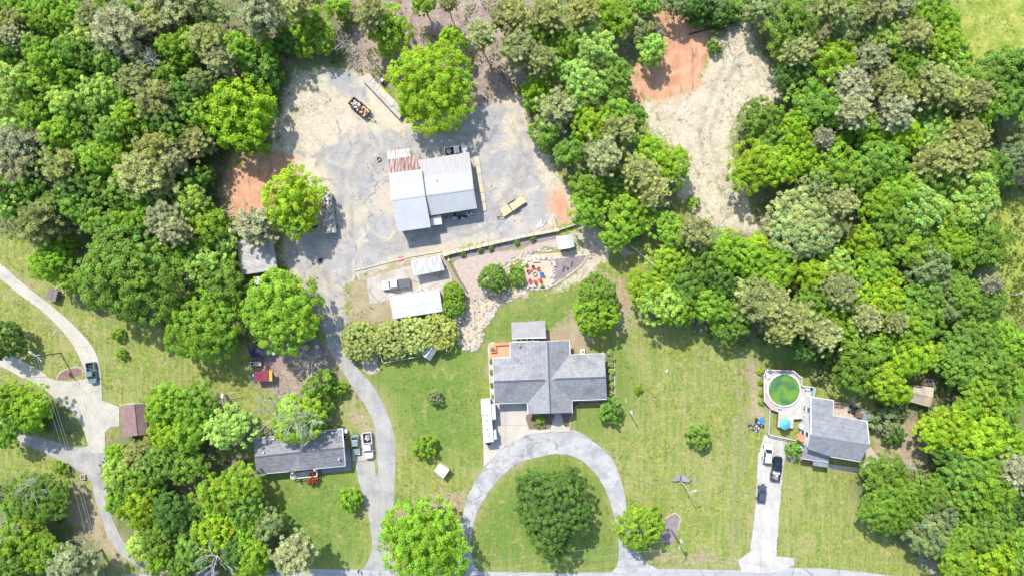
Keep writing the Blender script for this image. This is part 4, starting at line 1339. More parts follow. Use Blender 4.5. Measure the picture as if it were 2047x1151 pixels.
def grass_tufts():
    rng = np.random.default_rng(11)
    n = 60000
    X = rng.uniform(-20, 2070, n); Y = rng.uniform(-20, 1170, n)
    m = vnoise(X, Y, 21, 0.05) * 0.6 + vnoise(X, Y, 22, 0.15) * 0.4
    bare = soft(X, Y, CREAM + RED + GRAVEL + PINK, 6)
    tuf = soft(X, Y, TUFTY, 20)
    pale = soft(X, Y, [CREAM[1]], 6)
    keep = (m > 0.52) & ((bare < 0.3) | ((tuf > 0.4) & (m > 0.55)) | ((pale > 0.5) & (m > 0.64))) & (soft(X, Y, FLATS, 2) < 0.3)
    for (x0, y0, x1, y1) in ((770, 290, 970, 475), (965, 640, 1235, 890), (500, 840, 750, 965), (1525, 735, 1750, 945), (770, 500, 900, 650), (470, 475, 560, 570), (235, 800, 300, 875), (640, 380, 690, 480)):
        keep &= ~((X > x0) & (X < x1) & (Y > y0) & (Y < y1))
    X, Y, m = X[keep], Y[keep], m[keep]
    k = 4
    P = np.stack([(X - 1023.5) * S, (575.5 - Y) * S, np.zeros(len(X))], -1)
    P = np.repeat(P, k, axis=0) + rng.normal(0, 0.12, (len(X) * k, 3)) * np.array([1, 1, 0])
    P[:, 2] = rng.uniform(0.03, 0.1, len(P))
    N = unit(rng.normal(0, 0.8, (len(P), 3)) + np.array([0, 0, 0.7]))
    c = rng.uniform(0, 1, (len(X), 1))
    T = np.repeat(np.concatenate([0.8 + 0.75 * c, 0.9 + 0.3 * c, 0.8 + 0.8 * c], 1) * rng.uniform(0.75, 1.2, (len(X), 1)), k, axis=0)
    me = leaf_mesh('grass_tufts', P, N, 0.22, T, rng, 0.4)
    o = ob('grass_tufts', me, label='loose grass tufts and weeds across lawns and clearings', kind='stuff')
    o['category'] = 'grass'
    o.color = (0.21, 0.25, 0.055, 1)


grass_tufts()

# ------------------------------------------------------------------ buildings
def metal_shop():
    z = ZM(750, 280, 5.756)
    s = Site('metal_workshop', 'large workshop of two joined grey metal roofs in the gravel yard', 'workshop', 868, 380)
    he, hm, hr = 3.5, 3.95, 4.9
    TL, TR, BR, BL = z(492, 235), z(1080, 143), z(1172, 783), z(623, 868)
    ML, MR, RL, RR = z(548, 415), z(1110, 360), z(585, 640), z(1132, 565)
    s.sheet('roof_panel', [TL + (he - .1,), TR + (he - .1,), MR + (hm,), ML + (hm,)], 18, 0.03, MAT['metal_dirty'])
    s.sheet('roof_panel', [ML + (hm + .04,), MR + (hm + .04,), RR + (hr,), RL + (hr,)], 18, 0.03, MAT['metal_white_dimmed'])
    s.sheet('roof_panel', [RL + (hr,), RR + (hr,), BR + (he,), BL + (he,)], 18, 0.03, MAT['metal_grey'])
    s.gutter(RL, RR, hr + 0.02, w=0.3, mat=MAT['metal_white_dimmed'], name='ridge_cap')
    s.walls([TL, TR, BR, BL], he - 0.15, MAT['siding_beige'], 0.35, doors=((1, 1), (3, 0)))
    s.gable(BR, TR, RR, he - .2, hr - .1, MAT['siding_beige'])
    s.gutter(BL, BR, he - 0.02, w=0.14, mat=MAT['metal_white_dimmed'])
    h2, r2 = 4.5, 5.5
    a, b, c, d = z(160, 383), z(535, 332), z(640, 1003), z(258, 1057)
    e, f = z(190, 697), z(575, 640)
    s.sheet('roof_panel', [a + (h2,), b + (h2,), f + (r2,), e + (r2,)], 12, 0.03, MAT['metal_north_dimmed'])
    s.sheet('roof_panel', [e + (r2,), f + (r2,), c + (h2,), d + (h2,)], 12, 0.03, MAT['metal_grey'])
    s.gutter(e, f, r2 + 0.02, w=0.3, mat=MAT['metal_white_dimmed'], name='ridge_cap')
    s.walls([a, b, c, d], h2 - 0.05, MAT['siding_beige'], 0.35, doors=((0, 1), (2, 0)))
    s.gable(d, a, e, h2 - .05, r2 - .1, MAT['siding_beige'])
    s.gable(c, b, f, h2 - .05, r2 - .1, MAT['siding_beige'])
    # rusted lean-to
    s.sheet('lean_to_roof', [z(135, 130) + (2.5,), z(390, 97) + (2.5,), z(408, 190) + (2.85,), z(148, 226) + (2.85,)], 13, 0.05, MAT['metal_rustwhite'])
    s.sheet('lean_to_roof', [z(147, 222) + (2.8,), z(520, 165) + (2.8,), z(498, 332) + (3.4,), z(160, 385) + (3.4,)], 19, 0.05, MAT['metal_rust'])
    for q in ((145, 140), (380, 108), (505, 180), (160, 250)):
        p = s.p(z(*q), 2.4)
        MB().box((p[0], p[1], 1.15), (0.12, 0.12, 2.5)).build('post', MAT['plank_grey'], s.r)
    # small porch roof at the front
    s.slab('porch_roof', [z(635, 893) + (2.7,), z(755, 868) + (2.7,), z(770, 970) + (2.4,), z(642, 985) + (2.4,)], 0.08, MAT['white'])
    for q in ((645, 975), (762, 962)):
        p = s.p(z(*q), 2.3)
        MB().box((p[0], p[1], 1.1), (0.1, 0.1, 2.3)).build('post', MAT['white'], s.r)
    p = s.p(z(708, 458), 4.5)
    MB().tube((p[0], p[1], 4.2), (p[0], p[1], 4.95), 0.09, 0.09, 8).build('vent_pipe', MAT['steel'], s.r)
    # scrap along the front wall
    t = Site('scrap_heap', 'scrap metal lying along the lower wall of the metal workshop', 'scrap', 935, 428)
    rr = random.Random(3)
    for k in range(22):
        q = t.p(z(rr.uniform(800, 1190), rr.uniform(850, 905)), 0.2)
        MB().box((q[0], q[1], rr.uniform(0.1, 0.45)), (rr.uniform(.3, 1.3), rr.uniform(.2, .5), rr.uniform(.2, .6)), rr.uniform(0, 3)).build('scrap_piece', MAT[rr.choice(['steel', 'black', 'white', 'rust_steel', 'plank_grey'])], t.r)
    # long pale strip right of the workshop
    st = Site('concrete_strip', 'long tan concrete strip lying right of the metal workshop', 'slab', 960, 365)
    P = [z(1135, 192), z(1192, 182), z(1282, 815), z(1237, 822)]
    for k in range(6):
        u0, u1 = k / 6 + 0.003, (k + 1) / 6 - 0.003
        l = lambda a, b, u: (a[0] + (b[0] - a[0]) * u, a[1] + (b[1] - a[1]) * u)
        MB().prism(st.ps([l(P[0], P[3], u0), l(P[1], P[2], u0), l(P[1], P[2], u1), l(P[0], P[3], u1)], 0.22), 0.4).build('strip_slab', MAT['plank_tan' if k in (3,) else 'block_cream'], st.r)


def main_house():
    z = ZM(940, 620, 3.8375)
    s = Site('main_house', 'large cross-gabled house with grey shingle roof above the horseshoe driveway', 'house', 1098, 755)
    he, hr = 3.0, 5.4
    RM = MAT['shingle_grey']
    # north-south wing
    nt, nb = z(600, 262), z(614, 790)
    WN, WS = z(445, 240), z(443, 793)
    EN, ES = z(760, 230), z(783, 780)
    rn = z(595, 238); rs = z(615, 787)
    s.slab('roof_slope', [WN + (he + .25,), rn + (hr,), rs + (hr,), WS + (he,)], 0.2, RM)
    s.slab('roof_slope', [rn + (hr,), EN + (he,), ES + (he,), rs + (hr,)], 0.2, RM)
    # shallow plane over the rear left corner
    s.slab('roof_slope', [z(303, 247) + (he,), z(593, 238) + (hr + .015,), z(604, 545) + (hr + .015,), z(309, 366) + (he,)], 0.2, RM)
    # left wing
    rw0, rw1 = z(180, 547), z(575, 530)
    s.slab('roof_slope', [z(172, 365) + (he,), rw0 + (hr - .15,), z(610, 530) + (hr - .15,), z(610, 352) + (he,)], 0.2, RM)
    s.slab('roof_slope', [rw0 + (hr - .15,), z(188, 715) + (he,), z(616, 702) + (he,), z(610, 530) + (hr - .15,)], 0.2, RM)
    # right wing
    re1 = z(1038, 512)
    s.slab('roof_slope', [z(605, 344) + (he,), z(610, 528) + (hr - .15,), re1 + (hr - .15,), z(1030, 330) + (he,)], 0.2, RM)
    s.slab('roof_slope', [z(610, 528) + (hr - .15,), z(620, 694) + (he,), z(1047, 680) + (he,), re1 + (hr - .15,)], 0.2, RM)
    for (a, b, h) in ((rn, rs, hr), (rw0, z(570, 532), hr - .15), (z(650, 526), re1, hr - .15)):
        MB().beam(s.p(a, h + .07), s.p(b, h + .07), 0.3, 0.1).build('ridge_vent', MAT['ridge_cap'], s.r)
    corners = [z(303, 247), z(760, 231), z(768, 340), z(1030, 330), z(1047, 680), z(780, 690), z(783, 782), z(443, 793), z(437, 706), z(188, 715), z(172, 365), z(309, 358)]
    s.walls(corners, he, MAT['brick_brown'], 0.45, doors=((5, 0), (8, 1)))
    for i in range(len(corners)):
        a, b = corners[i], corners[(i + 1) % len(corners)]
        s.gutter(a, b, he - 0.02, w=0.17)
    s.gable(z(172, 365), z(188, 715), rw0, he, hr - .2, MAT['siding_white'])
    s.gable(z(1047, 680), z(1030, 330), re1, he, hr - .2, MAT['siding_white'])
    s.gable(WS, ES, rs, he, hr - .1, MAT['siding_white'])
    s.gable(EN, WN, rn, he, hr - .1, MAT['siding_white'])
    # garage door under the left front eave
    p0, p1 = Vector(s.p(z(215, 722), 2.2)), Vector(s.p(z(425, 715), 2.2))
    d = (p1 - p0)
    g = MB().box(((p0.x + p1.x) / 2, (p0.y + p1.y) / 2 + 0.28, 1.1), (d.length * .85, 0.12, 2.15), math.atan2(d.y, d.x)).build('garage_door', MAT['white'], s.r)
    # roof furniture
    p = s.p(z(380, 268), 3.7)
    MB().tube((p[0], p[1], 3.4), (p[0], p[1], 4.1), 0.1, 0.1, 8).lathe([(0.05, 0), (0.3, 0.06), (0.34, 0.14)], 12, (p[0] - .1, p[1], 4.05)).build('satellite_dish', MAT['steel'], s.r)
    for q in ((330, 430), (830, 430), (900, 600), (700, 650)):
        p = s.p(z(*q), 4.1)
        MB().tube((p[0], p[1], 3.5), (p[0], p[1], 4.55), 0.06, 0.06, 6).build('vent_pipe', MAT['steel'], s.r)
    # front porch posts
    # pergola
    t = Site('patio_cover', 'ribbed pale metal patio cover behind the main house', 'patio cover', 1056, 660)
    A, B, C, D = z(315, 92), z(573, 78), z(583, 208), z(320, 216)
    t.sheet('roof_panel', [A + (2.9,), B + (2.9,), C + (2.75,), D + (2.75,)], 30, 0.05, MAT['metal_pergola'])
    MB().beam(t.p(D, 2.83), t.p(C, 2.83), 0.22, 0.2).build('fascia', MAT['white'], t.r)
    MB().beam(t.p(z(320, 240), 2.5), t.p(z(530, 236), 2.5), 0.18, 0.2).build('beam', MAT['white'], t.r)
    for q in ((325, 100), (565, 88), (575, 205), (328, 210), (450, 212)):
        p = t.p(z(*q), 2.6)
        MB().box((p[0], p[1], 1.3), (0.13, 0.13, 2.7)).build('post', MAT['white'], t.r)
    for k in range(4):
        x = 345 + k * 45
        MB().beam(t.p(z(x, 218), 2.66), t.p(z(x, 240), 2.66), 0.07, 0.12).build('rafter', MAT['white'], t.r)
    # terrace kerb, planter
    k_ = Site('terrace_wall', 'terracotta low wall round the terrace at the main house', 'wall', 985, 690)
    MB().beam(k_.p(z(190, 268), .5), k_.p(z(303, 260), .5), .3, .5).build('wall_run', MAT['terracotta_dark'], k_.r)
    MB().beam(k_.p(z(196, 272), .5), k_.p(z(199, 320), .5), .3, .5).build('wall_run', MAT['terracotta_dark'], k_.r)
    MB().beam(k_.p(z(160, 322), .5), k_.p(z(200, 320), .5), .25, .5).build('wall_run', MAT['terracotta_dark'], k_.r)
    flat('terrace_nose', spline([z(145, 372), z(135, 300), z(140, 262), z(165, 243), z(190, 248), z(196, 275), z(160, 318), z(155, 370)], 0.3, True), 0.12, MAT['stone_pale'])
    pt = Site('planter', 'round dark planter at the rounded corner of the terrace', 'planter', *z(172, 297))
    MB().lathe([(0.35, 0), (0.5, 0.45), (0.42, 0.45), (0.4, 0.3)], 12).build('pot', MAT['stone_grey'], pt.r)
    MB().lathe([(0.36, 0.35), (0.3, 0.6), (0.1, 0.7)], 8).build('plant_mound', MAT['hedge_leaf'], pt.r)
    # outdoor unit
    ac = Site('air_conditioner', 'white outdoor air conditioner on a pad behind the right wing', 'air conditioner', *z(860, 313))
    MB().box((0, 0, .06), (1.15, 1.15, .14)).build('pad', MAT['concrete'], ac.r)
    MB().box((0, 0, .5), (.95, .95, .8)).build('casing', MAT['white'], ac.r)
    MB().lathe([(0.32, .9), (0.32, .95), (0.1, .97)], 14).build('fan_grille', MAT['steel'], ac.r)
    # edging of the beds
    e = Site('bed_edging', 'cream stone edging curving round the front right bed', 'edging', 1150, 815)
    pts = spline([z(770, 900), z(768, 850), z(785, 790), z(820, 735), z(860, 700), z(920, 695), z(980, 700), z(1000, 735)], 0.4)
    for a, b in zip(pts[:-1], pts[1:]):
        MB().beam(e.p(a, .16), e.p((a[0] + (b[0] - a[0]) * .94, a[1] + (b[1] - a[1]) * .94), .16), 0.22, 0.25).build('edging_stone', MAT['stone_tan'], e.r)
    e = Site('bed_edging', 'cream stone edging along the planted bed right of the main house', 'edging', 1228, 750)
    pts = spline([z(1040, 310), z(1080, 325), z(1103, 370), z(1108, 500), z(1110, 690)], 0.4)
    for a, b in zip(pts[:-1], pts[1:]):
        MB().beam(e.p(a, .16), e.p((a[0] + (b[0] - a[0]) * .94, a[1] + (b[1] - a[1]) * .94), .16), 0.25, 0.25).build('edging_stone', MAT['stone_tan'], e.r)
    e = Site('bed_edging', 'pale kerb along the strip left of the main house', 'edging', 978, 760)
    pts = [z(143, 378), z(150, 540), z(158, 690)]
    for a, b in zip(pts[:-1], pts[1:]):
        MB().beam(e.p(a, .15), e.p(b, .15), 0.25, 0.25).build('edging_stone', MAT['stone_pale'], e.r)


def left_house():
    z = ZM(490, 780, 5.753)
    s = Site('dark_roofed_house', 'long dark-roofed ranch house with a white front porch', 'house', 600, 900)
    he, hr = 3.0, 4.7
    TL, TR, BR, BL = z(92, 553), z(1118, 437), z(1152, 865), z(130, 965)
    RL, RR = z(108, 765), z(1135, 655)
    s.slab('roof_slope', [TL + (he,), TR + (he,), RR + (hr,), RL + (hr,)], 0.18, MAT['shingle_dark'])
    s.slab('roof_slope', [RL + (hr,), RR + (hr,), BR + (he,), BL + (he,)], 0.18, MAT['shingle_dark'])
    MB().beam(s.p(RL, hr + .05), s.p(RR, hr + .05), 0.28, 0.08).build('ridge_cap', MAT['ridge_cap'], s.r)
    # small front gable over the porch
    ap = z(612, 745)
    s.slab('roof_slope', [ap + (hr - .1,), z(500, 932) + (he + .12,), z(632, 918) + (3.95,)], 0.12, MAT['shingle_dark'])
    s.slab('roof_slope', [ap + (hr - .1,), z(632, 918) + (3.95,), z(775, 903) + (he + .12,)], 0.12, MAT['shingle_dark'])
    s.walls([TL, TR, BR, BL], he, MAT['siding_white'], 0.4, doors=((0, 3), (2, 2)))
    s.gable(BR, TR, RR, he, hr - .1, MAT['siding_white'])
    s.gable(TL, BL, RL, he, hr - .1, MAT['siding_white'])
    s.gutter(TL, TR, he - .02); s.gutter(BL, BR, he - .02); s.gutter(TR, RR, he + .02, hr); s.gutter(RR, BR, hr, he + .02)
    # porch
    P = [z(540, 950), z(822, 912), z(826, 985), z(545, 1010)]
    s.slab('porch_floor', P, 0.6, MAT['plank_grey'], 0.6)
    for a, b in ((z(522, 935), z(527, 1015)), (z(527, 1015), z(826, 985)), (z(826, 985), z(822, 915))):
        r_ = MB().beam(s.p(a, 1.55), s.p(b, 1.55), 0.18, 0.12)
        n = 10
        A, B = Vector(s.p(a, 1.5)), Vector(s.p(b, 1.5))
        for k in range(n + 1):
            q = A.lerp(B, k / n)
            r_.box((q.x, q.y, 1.05), (0.06, 0.06, 0.9))
        r_.build('porch_railing', MAT['white'], s.r)
    for q in ((545, 948), (550, 1000), (800, 915)):
        p = s.p(z(*q), 2.8)
        MB().box((p[0], p[1], 1.5), (0.3, 0.3, 3.0)).build('porch_column', MAT['white'], s.r)
    # steps and side deck
    for k in range(4):
        s.slab('step', [z(826 + k * 18, 908 - k * 2), z(840 + k * 18, 906 - k * 2), z(846 + k * 18, 966 - k * 2), z(832 + k * 18, 968 - k * 2)], 0.15, MAT['plank_brown'], 0.58 - .13 * k)
    s.slab('deck', [z(1150, 640), z(1205, 640), z(1225, 915), z(860, 955), z(850, 905), z(1150, 870)], 0.15, MAT['shingle_slate'], 0.25)
    s.slab('side_landing', [z(1125, 640), z(1200, 630), z(1203, 690), z(1130, 700)], 0.4, MAT['plank_brown'], 0.42)
    for (x, y, h) in ((332, 550, 3.3), (1082, 782, 3.9), (218, 705, 4.4), (1010, 482, 3.3)):
        p = s.p(z(x, y), h)
        MB().tube((p[0], p[1], h - .4), (p[0], p[1], h + .45), .11, .11, 8).tube((p[0], p[1], h + .4), (p[0], p[1], h + .55), .18, .18, 8).build('vent_pipe', MAT['white'], s.r)
    a = Site('air_conditioner', 'grey outdoor air conditioner at the right end of the dark-roofed house', 'air conditioner', *z(1158, 520))
    MB().box((0, 0, .45), (.9, .9, .9)).build('casing', MAT['steel'], a.r)
    MB().lathe([(0.3, .9), (0.3, .95), (0.1, .97)], 14).build('fan_grille', MAT['black'], a.r)
    b = Site('storage_bin', 'white storage bin at the right end of the dark-roofed house', 'bin', *z(1155, 462))
    MB().box((0, 0, .4), (1.1, .7, .8)).build('box', MAT['white'], b.r)
    MB().box((0, 0, .83), (1.16, .76, .06)).build('lid', MAT['white'], b.r)
    # junk trailer behind, cistern lid
    j = Site('junk_rack', 'white-framed rack of junk under the bare tree', 'rack', *z(955, 275))
    rr = random.Random(2)
    MB().box((0, 0, .35), (1.6, 2.4, .1)).build('platform', MAT['plank_grey'], j.r)
    for k in range(9):
        MB().box((rr.uniform(-.6, .6), rr.uniform(-1, 1), .4 + rr.uniform(.05, .3)), (rr.uniform(.2, .6), rr.uniform(.2, .6), rr.uniform(.2, .5)), rr.uniform(0, 3)).build('box', MAT[rr.choice(['white', 'steel', 'black', 'plank_brown'])], j.r)
    f = MB()
    for (x0, y0, x1, y1) in ((-.8, -1.2, .8, -1.2), (.8, -1.2, .8, 1.2), (.8, 1.2, -.8, 1.2), (-.8, 1.2, -.8, -1.2)):
        f.tube((x0, y0, 1.0), (x1, y1, 1.0), .05, .05, 5)
        f.tube((x0, y0, 0), (x0, y0, 1.0), .05, .05, 5)
    f.build('frame', MAT['white'], j.r)
    c = Site('well_cover', 'round pale well cover by the rear wall of the dark-roofed house', 'well cover', *z(354, 467))
    MB().lathe([(0.36, 0), (0.36, .4), (.3, .45)], 14).build('ring', MAT['concrete'], c.r)
    MB().lathe([(0.18, .44), (0.18, .5), (.05, .52)], 10).build('lid', MAT['steel'], c.r)


def plank_run(s, poly, ang, width, h, mat, names='plank', gap=0.025, t=0.05):
    """real boards clipped to a polygon of local points"""
    ca, sa = math.cos(ang), math.sin(ang)
    rot = [(p[0] * ca + p[1] * sa, -p[0] * sa + p[1] * ca) for p in poly]
    y0, y1 = min(p[1] for p in rot), max(p[1] for p in rot)
    y = y0
    while y < y1:
        c = clip(rot, 0, y + gap / 2, 0, -1)
        c = clip(c, 0, y + width - gap / 2, 0, 1)
        if len(c) >= 3:
            MB().prism([(q[0] * ca - q[1] * sa, q[0] * sa + q[1] * ca) for q in c], h - t, h + R.uniform(-.006, .006)).build(names, mat, s.r)
        y += width


def right_house():
    z = ZM(1490, 720, 4.797)
    s = Site('two_storey_house', 'two-storey grey-roofed house beside the round pool', 'house', 1660, 860)
    he, hr = 5.0, 6.6
    RM = MAT['shingle_blue']
    RL, RR = z(630, 712), z(1190, 802)
    s.slab('roof_slope', [z(614, 500) + (he + .35,), z(838, 530) + (he + .35,), z(1168, 582) + (he,), RR + (hr,), RL + (hr,)], 0.2, RM)
    s.slab('roof_slope', [z(630, 350) + (he,), z(846, 382) + (he,), z(838, 531) + (he + .37,), z(614, 501) + (he + .37,)], 0.2, RM)
    s.slab('roof_slope', [RL + (hr,), RR + (hr,), z(1105, 970) + (he,), z(820, 922) + (he,), z(600, 850) + (he + .25,)], 0.2, RM)
    s.slab('porch_roof', [z(575, 800) + (3.6,), z(826, 876) + (3.6,), z(796, 978) + (3.0,), z(540, 938) + (3.0,)], 0.15, RM)
    s.slab('porch_roof', [z(650, 965) + (2.7,), z(797, 980) + (2.7,), z(792, 1025) + (2.5,), z(648, 1005) + (2.5,)], 0.1, MAT['shingle_slate'])
    MB().beam(s.p(RL, hr + .05), s.p(RR, hr + .05), 0.28, 0.08).build('ridge_cap', MAT['shingle_slate'], s.r)
    A = [z(630, 352), z(846, 384), z(838, 535), z(1168, 585), z(1112, 965), z(822, 918), z(600, 850)]
    s.walls(A, he, MAT['siding_white'], 0.3, doors=((5, 0),))
    s.gable(z(1112, 965), z(1168, 585), RR, he, hr - .1, MAT['siding_white'])
    s.gutter(z(630, 350), z(846, 382), he - .02); s.gutter(z(846, 382), z(838, 531), he - .02, he + .3); s.gutter(z(838, 531), z(1168, 582), he + .3, he)
    s.gutter(z(820, 922), z(1105, 970), he - .02); s.gutter(z(540, 938), z(796, 978), 2.98); s.gutter(RR, z(1168, 582), hr, he); s.gutter(z(630, 350), RL, he, hr)
    s.slab('porch_floor', [z(540, 945), z(650, 960), z(648, 1003), z(535, 985)], 0.4, MAT['plank_brown'], 0.4)
    for q in ((545, 935), (650, 955), (790, 970)):
        p = s.p(z(*q), 2.8)
        MB().box((p[0], p[1], 1.4), (0.16, 0.16, 2.9)).build('porch_column', MAT['white'], s.r)
    s.slab('awning', [z(495, 702) + (2.4,), z(530, 700) + (2.7,), z(606, 752) + (2.9,), z(600, 800) + (2.7,), z(495, 756) + (2.3,)], 0.1, MAT['terracotta_dark2'])
    s.slab('side_step', [z(520, 800), z(578, 825), z(545, 870), z(520, 840)], 0.5, MAT['white'], 0.5)
    p = s.p(z(608, 830), 3.4)
    MB().lathe([(0.05, 0), (0.42, 0.08), (0.5, 0.2)], 14, (p[0], p[1], 3.5)).tube((p[0], p[1], 2.9), (p[0], p[1], 3.5), .06, .06, 6).build('satellite_dish', MAT['ridge_cap'], s.r)
    p = s.p(z(940, 626), 5.8)
    MB().tube((p[0], p[1], 5.4), (p[0], p[1], 6.2), .07, .07, 6).build('vent_pipe', MAT['steel'], s.r)
    # rear patio
    t = Site('rear_terrace', 'tan rear terrace with dark furniture behind the two-storey house', 'terrace', *z(1000, 480))
    t.slab('paving', [z(850, 395), z(940, 405), z(1090, 440), z(1185, 500), z(1195, 590), z(1165, 583), z(840, 530)], 0.3, MAT['stone_tan'], 0.3)
    for a, b in ((z(850, 395), z(940, 405)), (z(940, 405), z(1090, 440)), (z(1090, 440), z(1185, 500)), (z(1185, 500), z(1200, 580))):
        MB().beam(t.p(a, 1.15), t.p(b, 1.15), .1, .08).beam(t.p(a, .75), t.p(b, .75), .05, .06).build('railing', MAT['steel'], t.r)
        for u in (0, .5):
            q = Vector(t.p(a, .7)).lerp(Vector(t.p(b, .7)), u)
            MB().box((q.x, q.y, .6), (.09, .09, 1.1)).build('railing_post', MAT['steel'], t.r)
    for (x, y, lb) in ((860, 425, 'dark curved chair left of two on the rear terrace'), (908, 430, 'dark curved chair right of two on the rear terrace')):
        c = Site('patio_chair', lb, 'chair', *z(x, y))
        chair_parts(c.r, MAT['plank_brown'], 0.3)
    c = Site('patio_table', 'round black table with a chair on the rear terrace', 'table', *z(1015, 470))
    MB().lathe([(0.62, .98), (0.62, 1.04), (.3, 1.05)], 16).build('table_top', MAT['black'], c.r)
    MB().tube((0, 0, .3), (0, 0, 1.0), .06, .06, 8).build('pedestal', MAT['black'], c.r)
    for k in range(4):
        a = k * 1.57 + .4
        MB().box((math.cos(a) * .85, math.sin(a) * .85, .7), (.45, .45, .08), a).box((math.cos(a) * 1.05, math.sin(a) * 1.05, .95), (.06, .45, .5), a).box((math.cos(a) * .85, math.sin(a) * .85, .5), (.35, .35, .4), a).build('seat', MAT['black'], c.r)
    c = Site('barbecue', 'brown barbecue cabinet on the rear terrace', 'barbecue', *z(1072, 515))
    MB().box((0, 0, .75), (.75, 1.0, .9), -.15).build('cabinet', MAT['plank_brown'], c.r)
    MB().box((0, 0, 1.25), (.6, .8, .12), -.15).build('lid', MAT['rust_steel'], c.r)
    c = Site('hot_tub', 'grey covered hot tub at the right end of the rear terrace', 'hot tub', *z(1138, 535))
    MB().box((0, 0, .7), (1.7, 1.5, .85), -.15).build('shell', MAT['shingle_slate'], c.r)
    MB().box((-.42, .06, 1.17), (.8, 1.55, .1), -.15).box((.42, -.07, 1.17), (.8, 1.55, .1), -.15).build('cover', MAT['paint_sage'], c.r)
    c = Site('garden_ladder', 'white garden steps standing above the rear terrace', 'steps', *z(1028, 380))
    for k in range(4):
        MB().box((0, .5 - k * .33, .25), (.75, .26, .1)).build('tread', MAT['plank_grey'], c.r)
    MB().box((-.36, 0, .12), (.06, 1.4, .22)).box((.36, 0, .12), (.06, 1.4, .22)).build('stringer', MAT['plank_grey'], c.r)
    f = Site('short_fence', 'short dark-shadowed fence at the right of the two-storey house', 'fence', *z(1225, 645))
    MB().beam(f.p(z(1170, 632), 1.3), f.p(z(1275, 650), 1.3), .14, .12).build('rail', MAT['fence_wood'], f.r)
    for u in (0, .33, .66, 1):
        q = f.p(z(1170 + 105 * u, 632 + 18 * u), 1.2)
        MB().box((q[0], q[1], .6), (.12, .12, 1.3)).build('post', MAT['fence_wood'], f.r)
    MB().beam(f.p(z(1170, 632), 1.0), f.p(z(1275, 650), 1.0), .04, .9).build('panel', MAT['fence_wood'], f.r)
    # stone walk on the right of the house
    flat('garden_paving', [z(1165, 850), z(1200, 830), z(1300, 940), z(1180, 1030), z(1100, 1020)], 0.04, MAT['pinkstone'])
    c = Site('garden_ornament', 'small round stone ornament in the paved garden right of the house', 'ornament', *z(1210, 903))
    MB().lathe([(0.28, 0), (0.2, .3), (.32, .5), (.2, .55)], 10).build('bowl', MAT['stone_tan'], c.r)
    c = Site('garden_bench', 'small pale stone bench in the paved garden right of the house', 'bench', *z(1225, 940))
    MB().box((0, 0, .42), (.4, 1.2, .1), .3).build('seat', MAT['stone_pale'], c.r)
    MB().box((.1, .38, .19), (.3, .15, .38), .3).box((-.1, -.38, .19), (.3, .15, .38), .3).build('support', MAT['stone_pale'], c.r)
    # shrub bed
    flat('shrub_bed', spline([z(380, 790), z(470, 785), z(520, 800), z(530, 900), z(470, 975), z(410, 940)], .4, True), 0.06, MAT['stone_grey'])

    # deck round the pool
    d = Site('pool_deck', 'weathered grey plank deck round the pool with a low railing', 'deck', *z(400, 420))
    out = [z(178, 150), z(200, 90), z(465, 100), z(545, 170), z(540, 240), z(672, 262), z(655, 352), z(620, 380), z(600, 490), z(555, 560), z(465, 562), z(455, 650), z(310, 640), z(320, 495), z(245, 470), z(183, 395)]
    poly = [d.p(q, 1.1)[:2] for q in out]
    plank_run(d, poly, -0.12 + math.pi / 2 * 0, 0.3, 1.1, MAT['plank_grey'])
    MB().prism(poly, 0.0, 0.98).build('skirt', MAT['plank_brown'], d.r)
    MB().prism([d.p(q, 1.14)[:2] for q in (z(190, 300), z(215, 330), z(250, 400), z(300, 440), z(290, 470), z(245, 465), z(190, 392))], 1.12, 1.135).build('red_boards', MAT['pinkstone'], d.r)
    ring = [z(183, 395), z(178, 150), z(200, 90), z(465, 100), z(545, 170), z(540, 240), z(672, 262), z(655, 352)]
    for a, b in zip(ring[:-1], ring[1:]):
        rail = MB().beam(d.p(a, 2.0), d.p(b, 2.0), .14, .07).beam(d.p(a, 1.55), d.p(b, 1.55), .05, .08)
        rail.build('railing', MAT['white'], d.r)
        n = max(2, int(math.hypot(a[0] - b[0], a[1] - b[1]) / 12))
        for k in range(n):
            q = Vector(d.p(a, 1.9)).lerp(Vector(d.p(b, 1.9)), k / n)
            MB().box((q.x, q.y, 1.5), (.1, .1, .9)).build('railing_post', MAT['plank_brown'], d.r)
    po = Site('round_pool', 'round above-ground pool with cloudy green water', 'pool', *z(372, 284))
    c = po.p(z(372, 284), 1.35)
    MB().lathe([(3.55, 0), (3.55, 1.35), (3.45, 1.35), (3.45, .2)], 48, (c[0], c[1], 0)).build('wall', MAT['white'], po.r)
    rim = MB()
    for k in range(24):
        a0, a1 = k / 24 * 2 * math.pi, (k + .97) / 24 * 2 * math.pi
        pts = [(c[0] + r * math.cos(a), c[1] + r * math.sin(a)) for (r, a) in ((3.4, a0), (3.68, a0), (3.68, a1), (3.4, a1))]
        MB().prism(pts, 1.33, 1.4).build('rim_plate', MAT['white'], po.r)
    w = MB(); w.lathe([(3.44, .3), (3.44, 1.18)], 48, (c[0], c[1], 0)); w.build('water', MAT['pool_water'], po.r)
    l = Site('pool_ladder', 'white pool ladder at the lower rim of the pool', 'ladder', *z(322, 440))
    q = l.p(z(322, 440), 1.4)
    m = MB()
    for sx in (-.25, .25):
        m.path([(q[0] + sx, q[1] - .4, 1.1), (q[0] + sx, q[1] - .3, 2.0), (q[0] + sx, q[1] + .3, 2.0), (q[0] + sx, q[1] + .5, 1.0)], .05)
    for k in range(3):
        m.tube((q[0] - .25, q[1] - .35, 1.3 + k * .25), (q[0] + .25, q[1] - .35, 1.3 + k * .25), .04)
    m.build('rails', MAT['white'], l.r)
    lounger(z(212, 135), 1.1, 0.45, 'white sun lounger at the upper left corner of the pool deck', 'white')
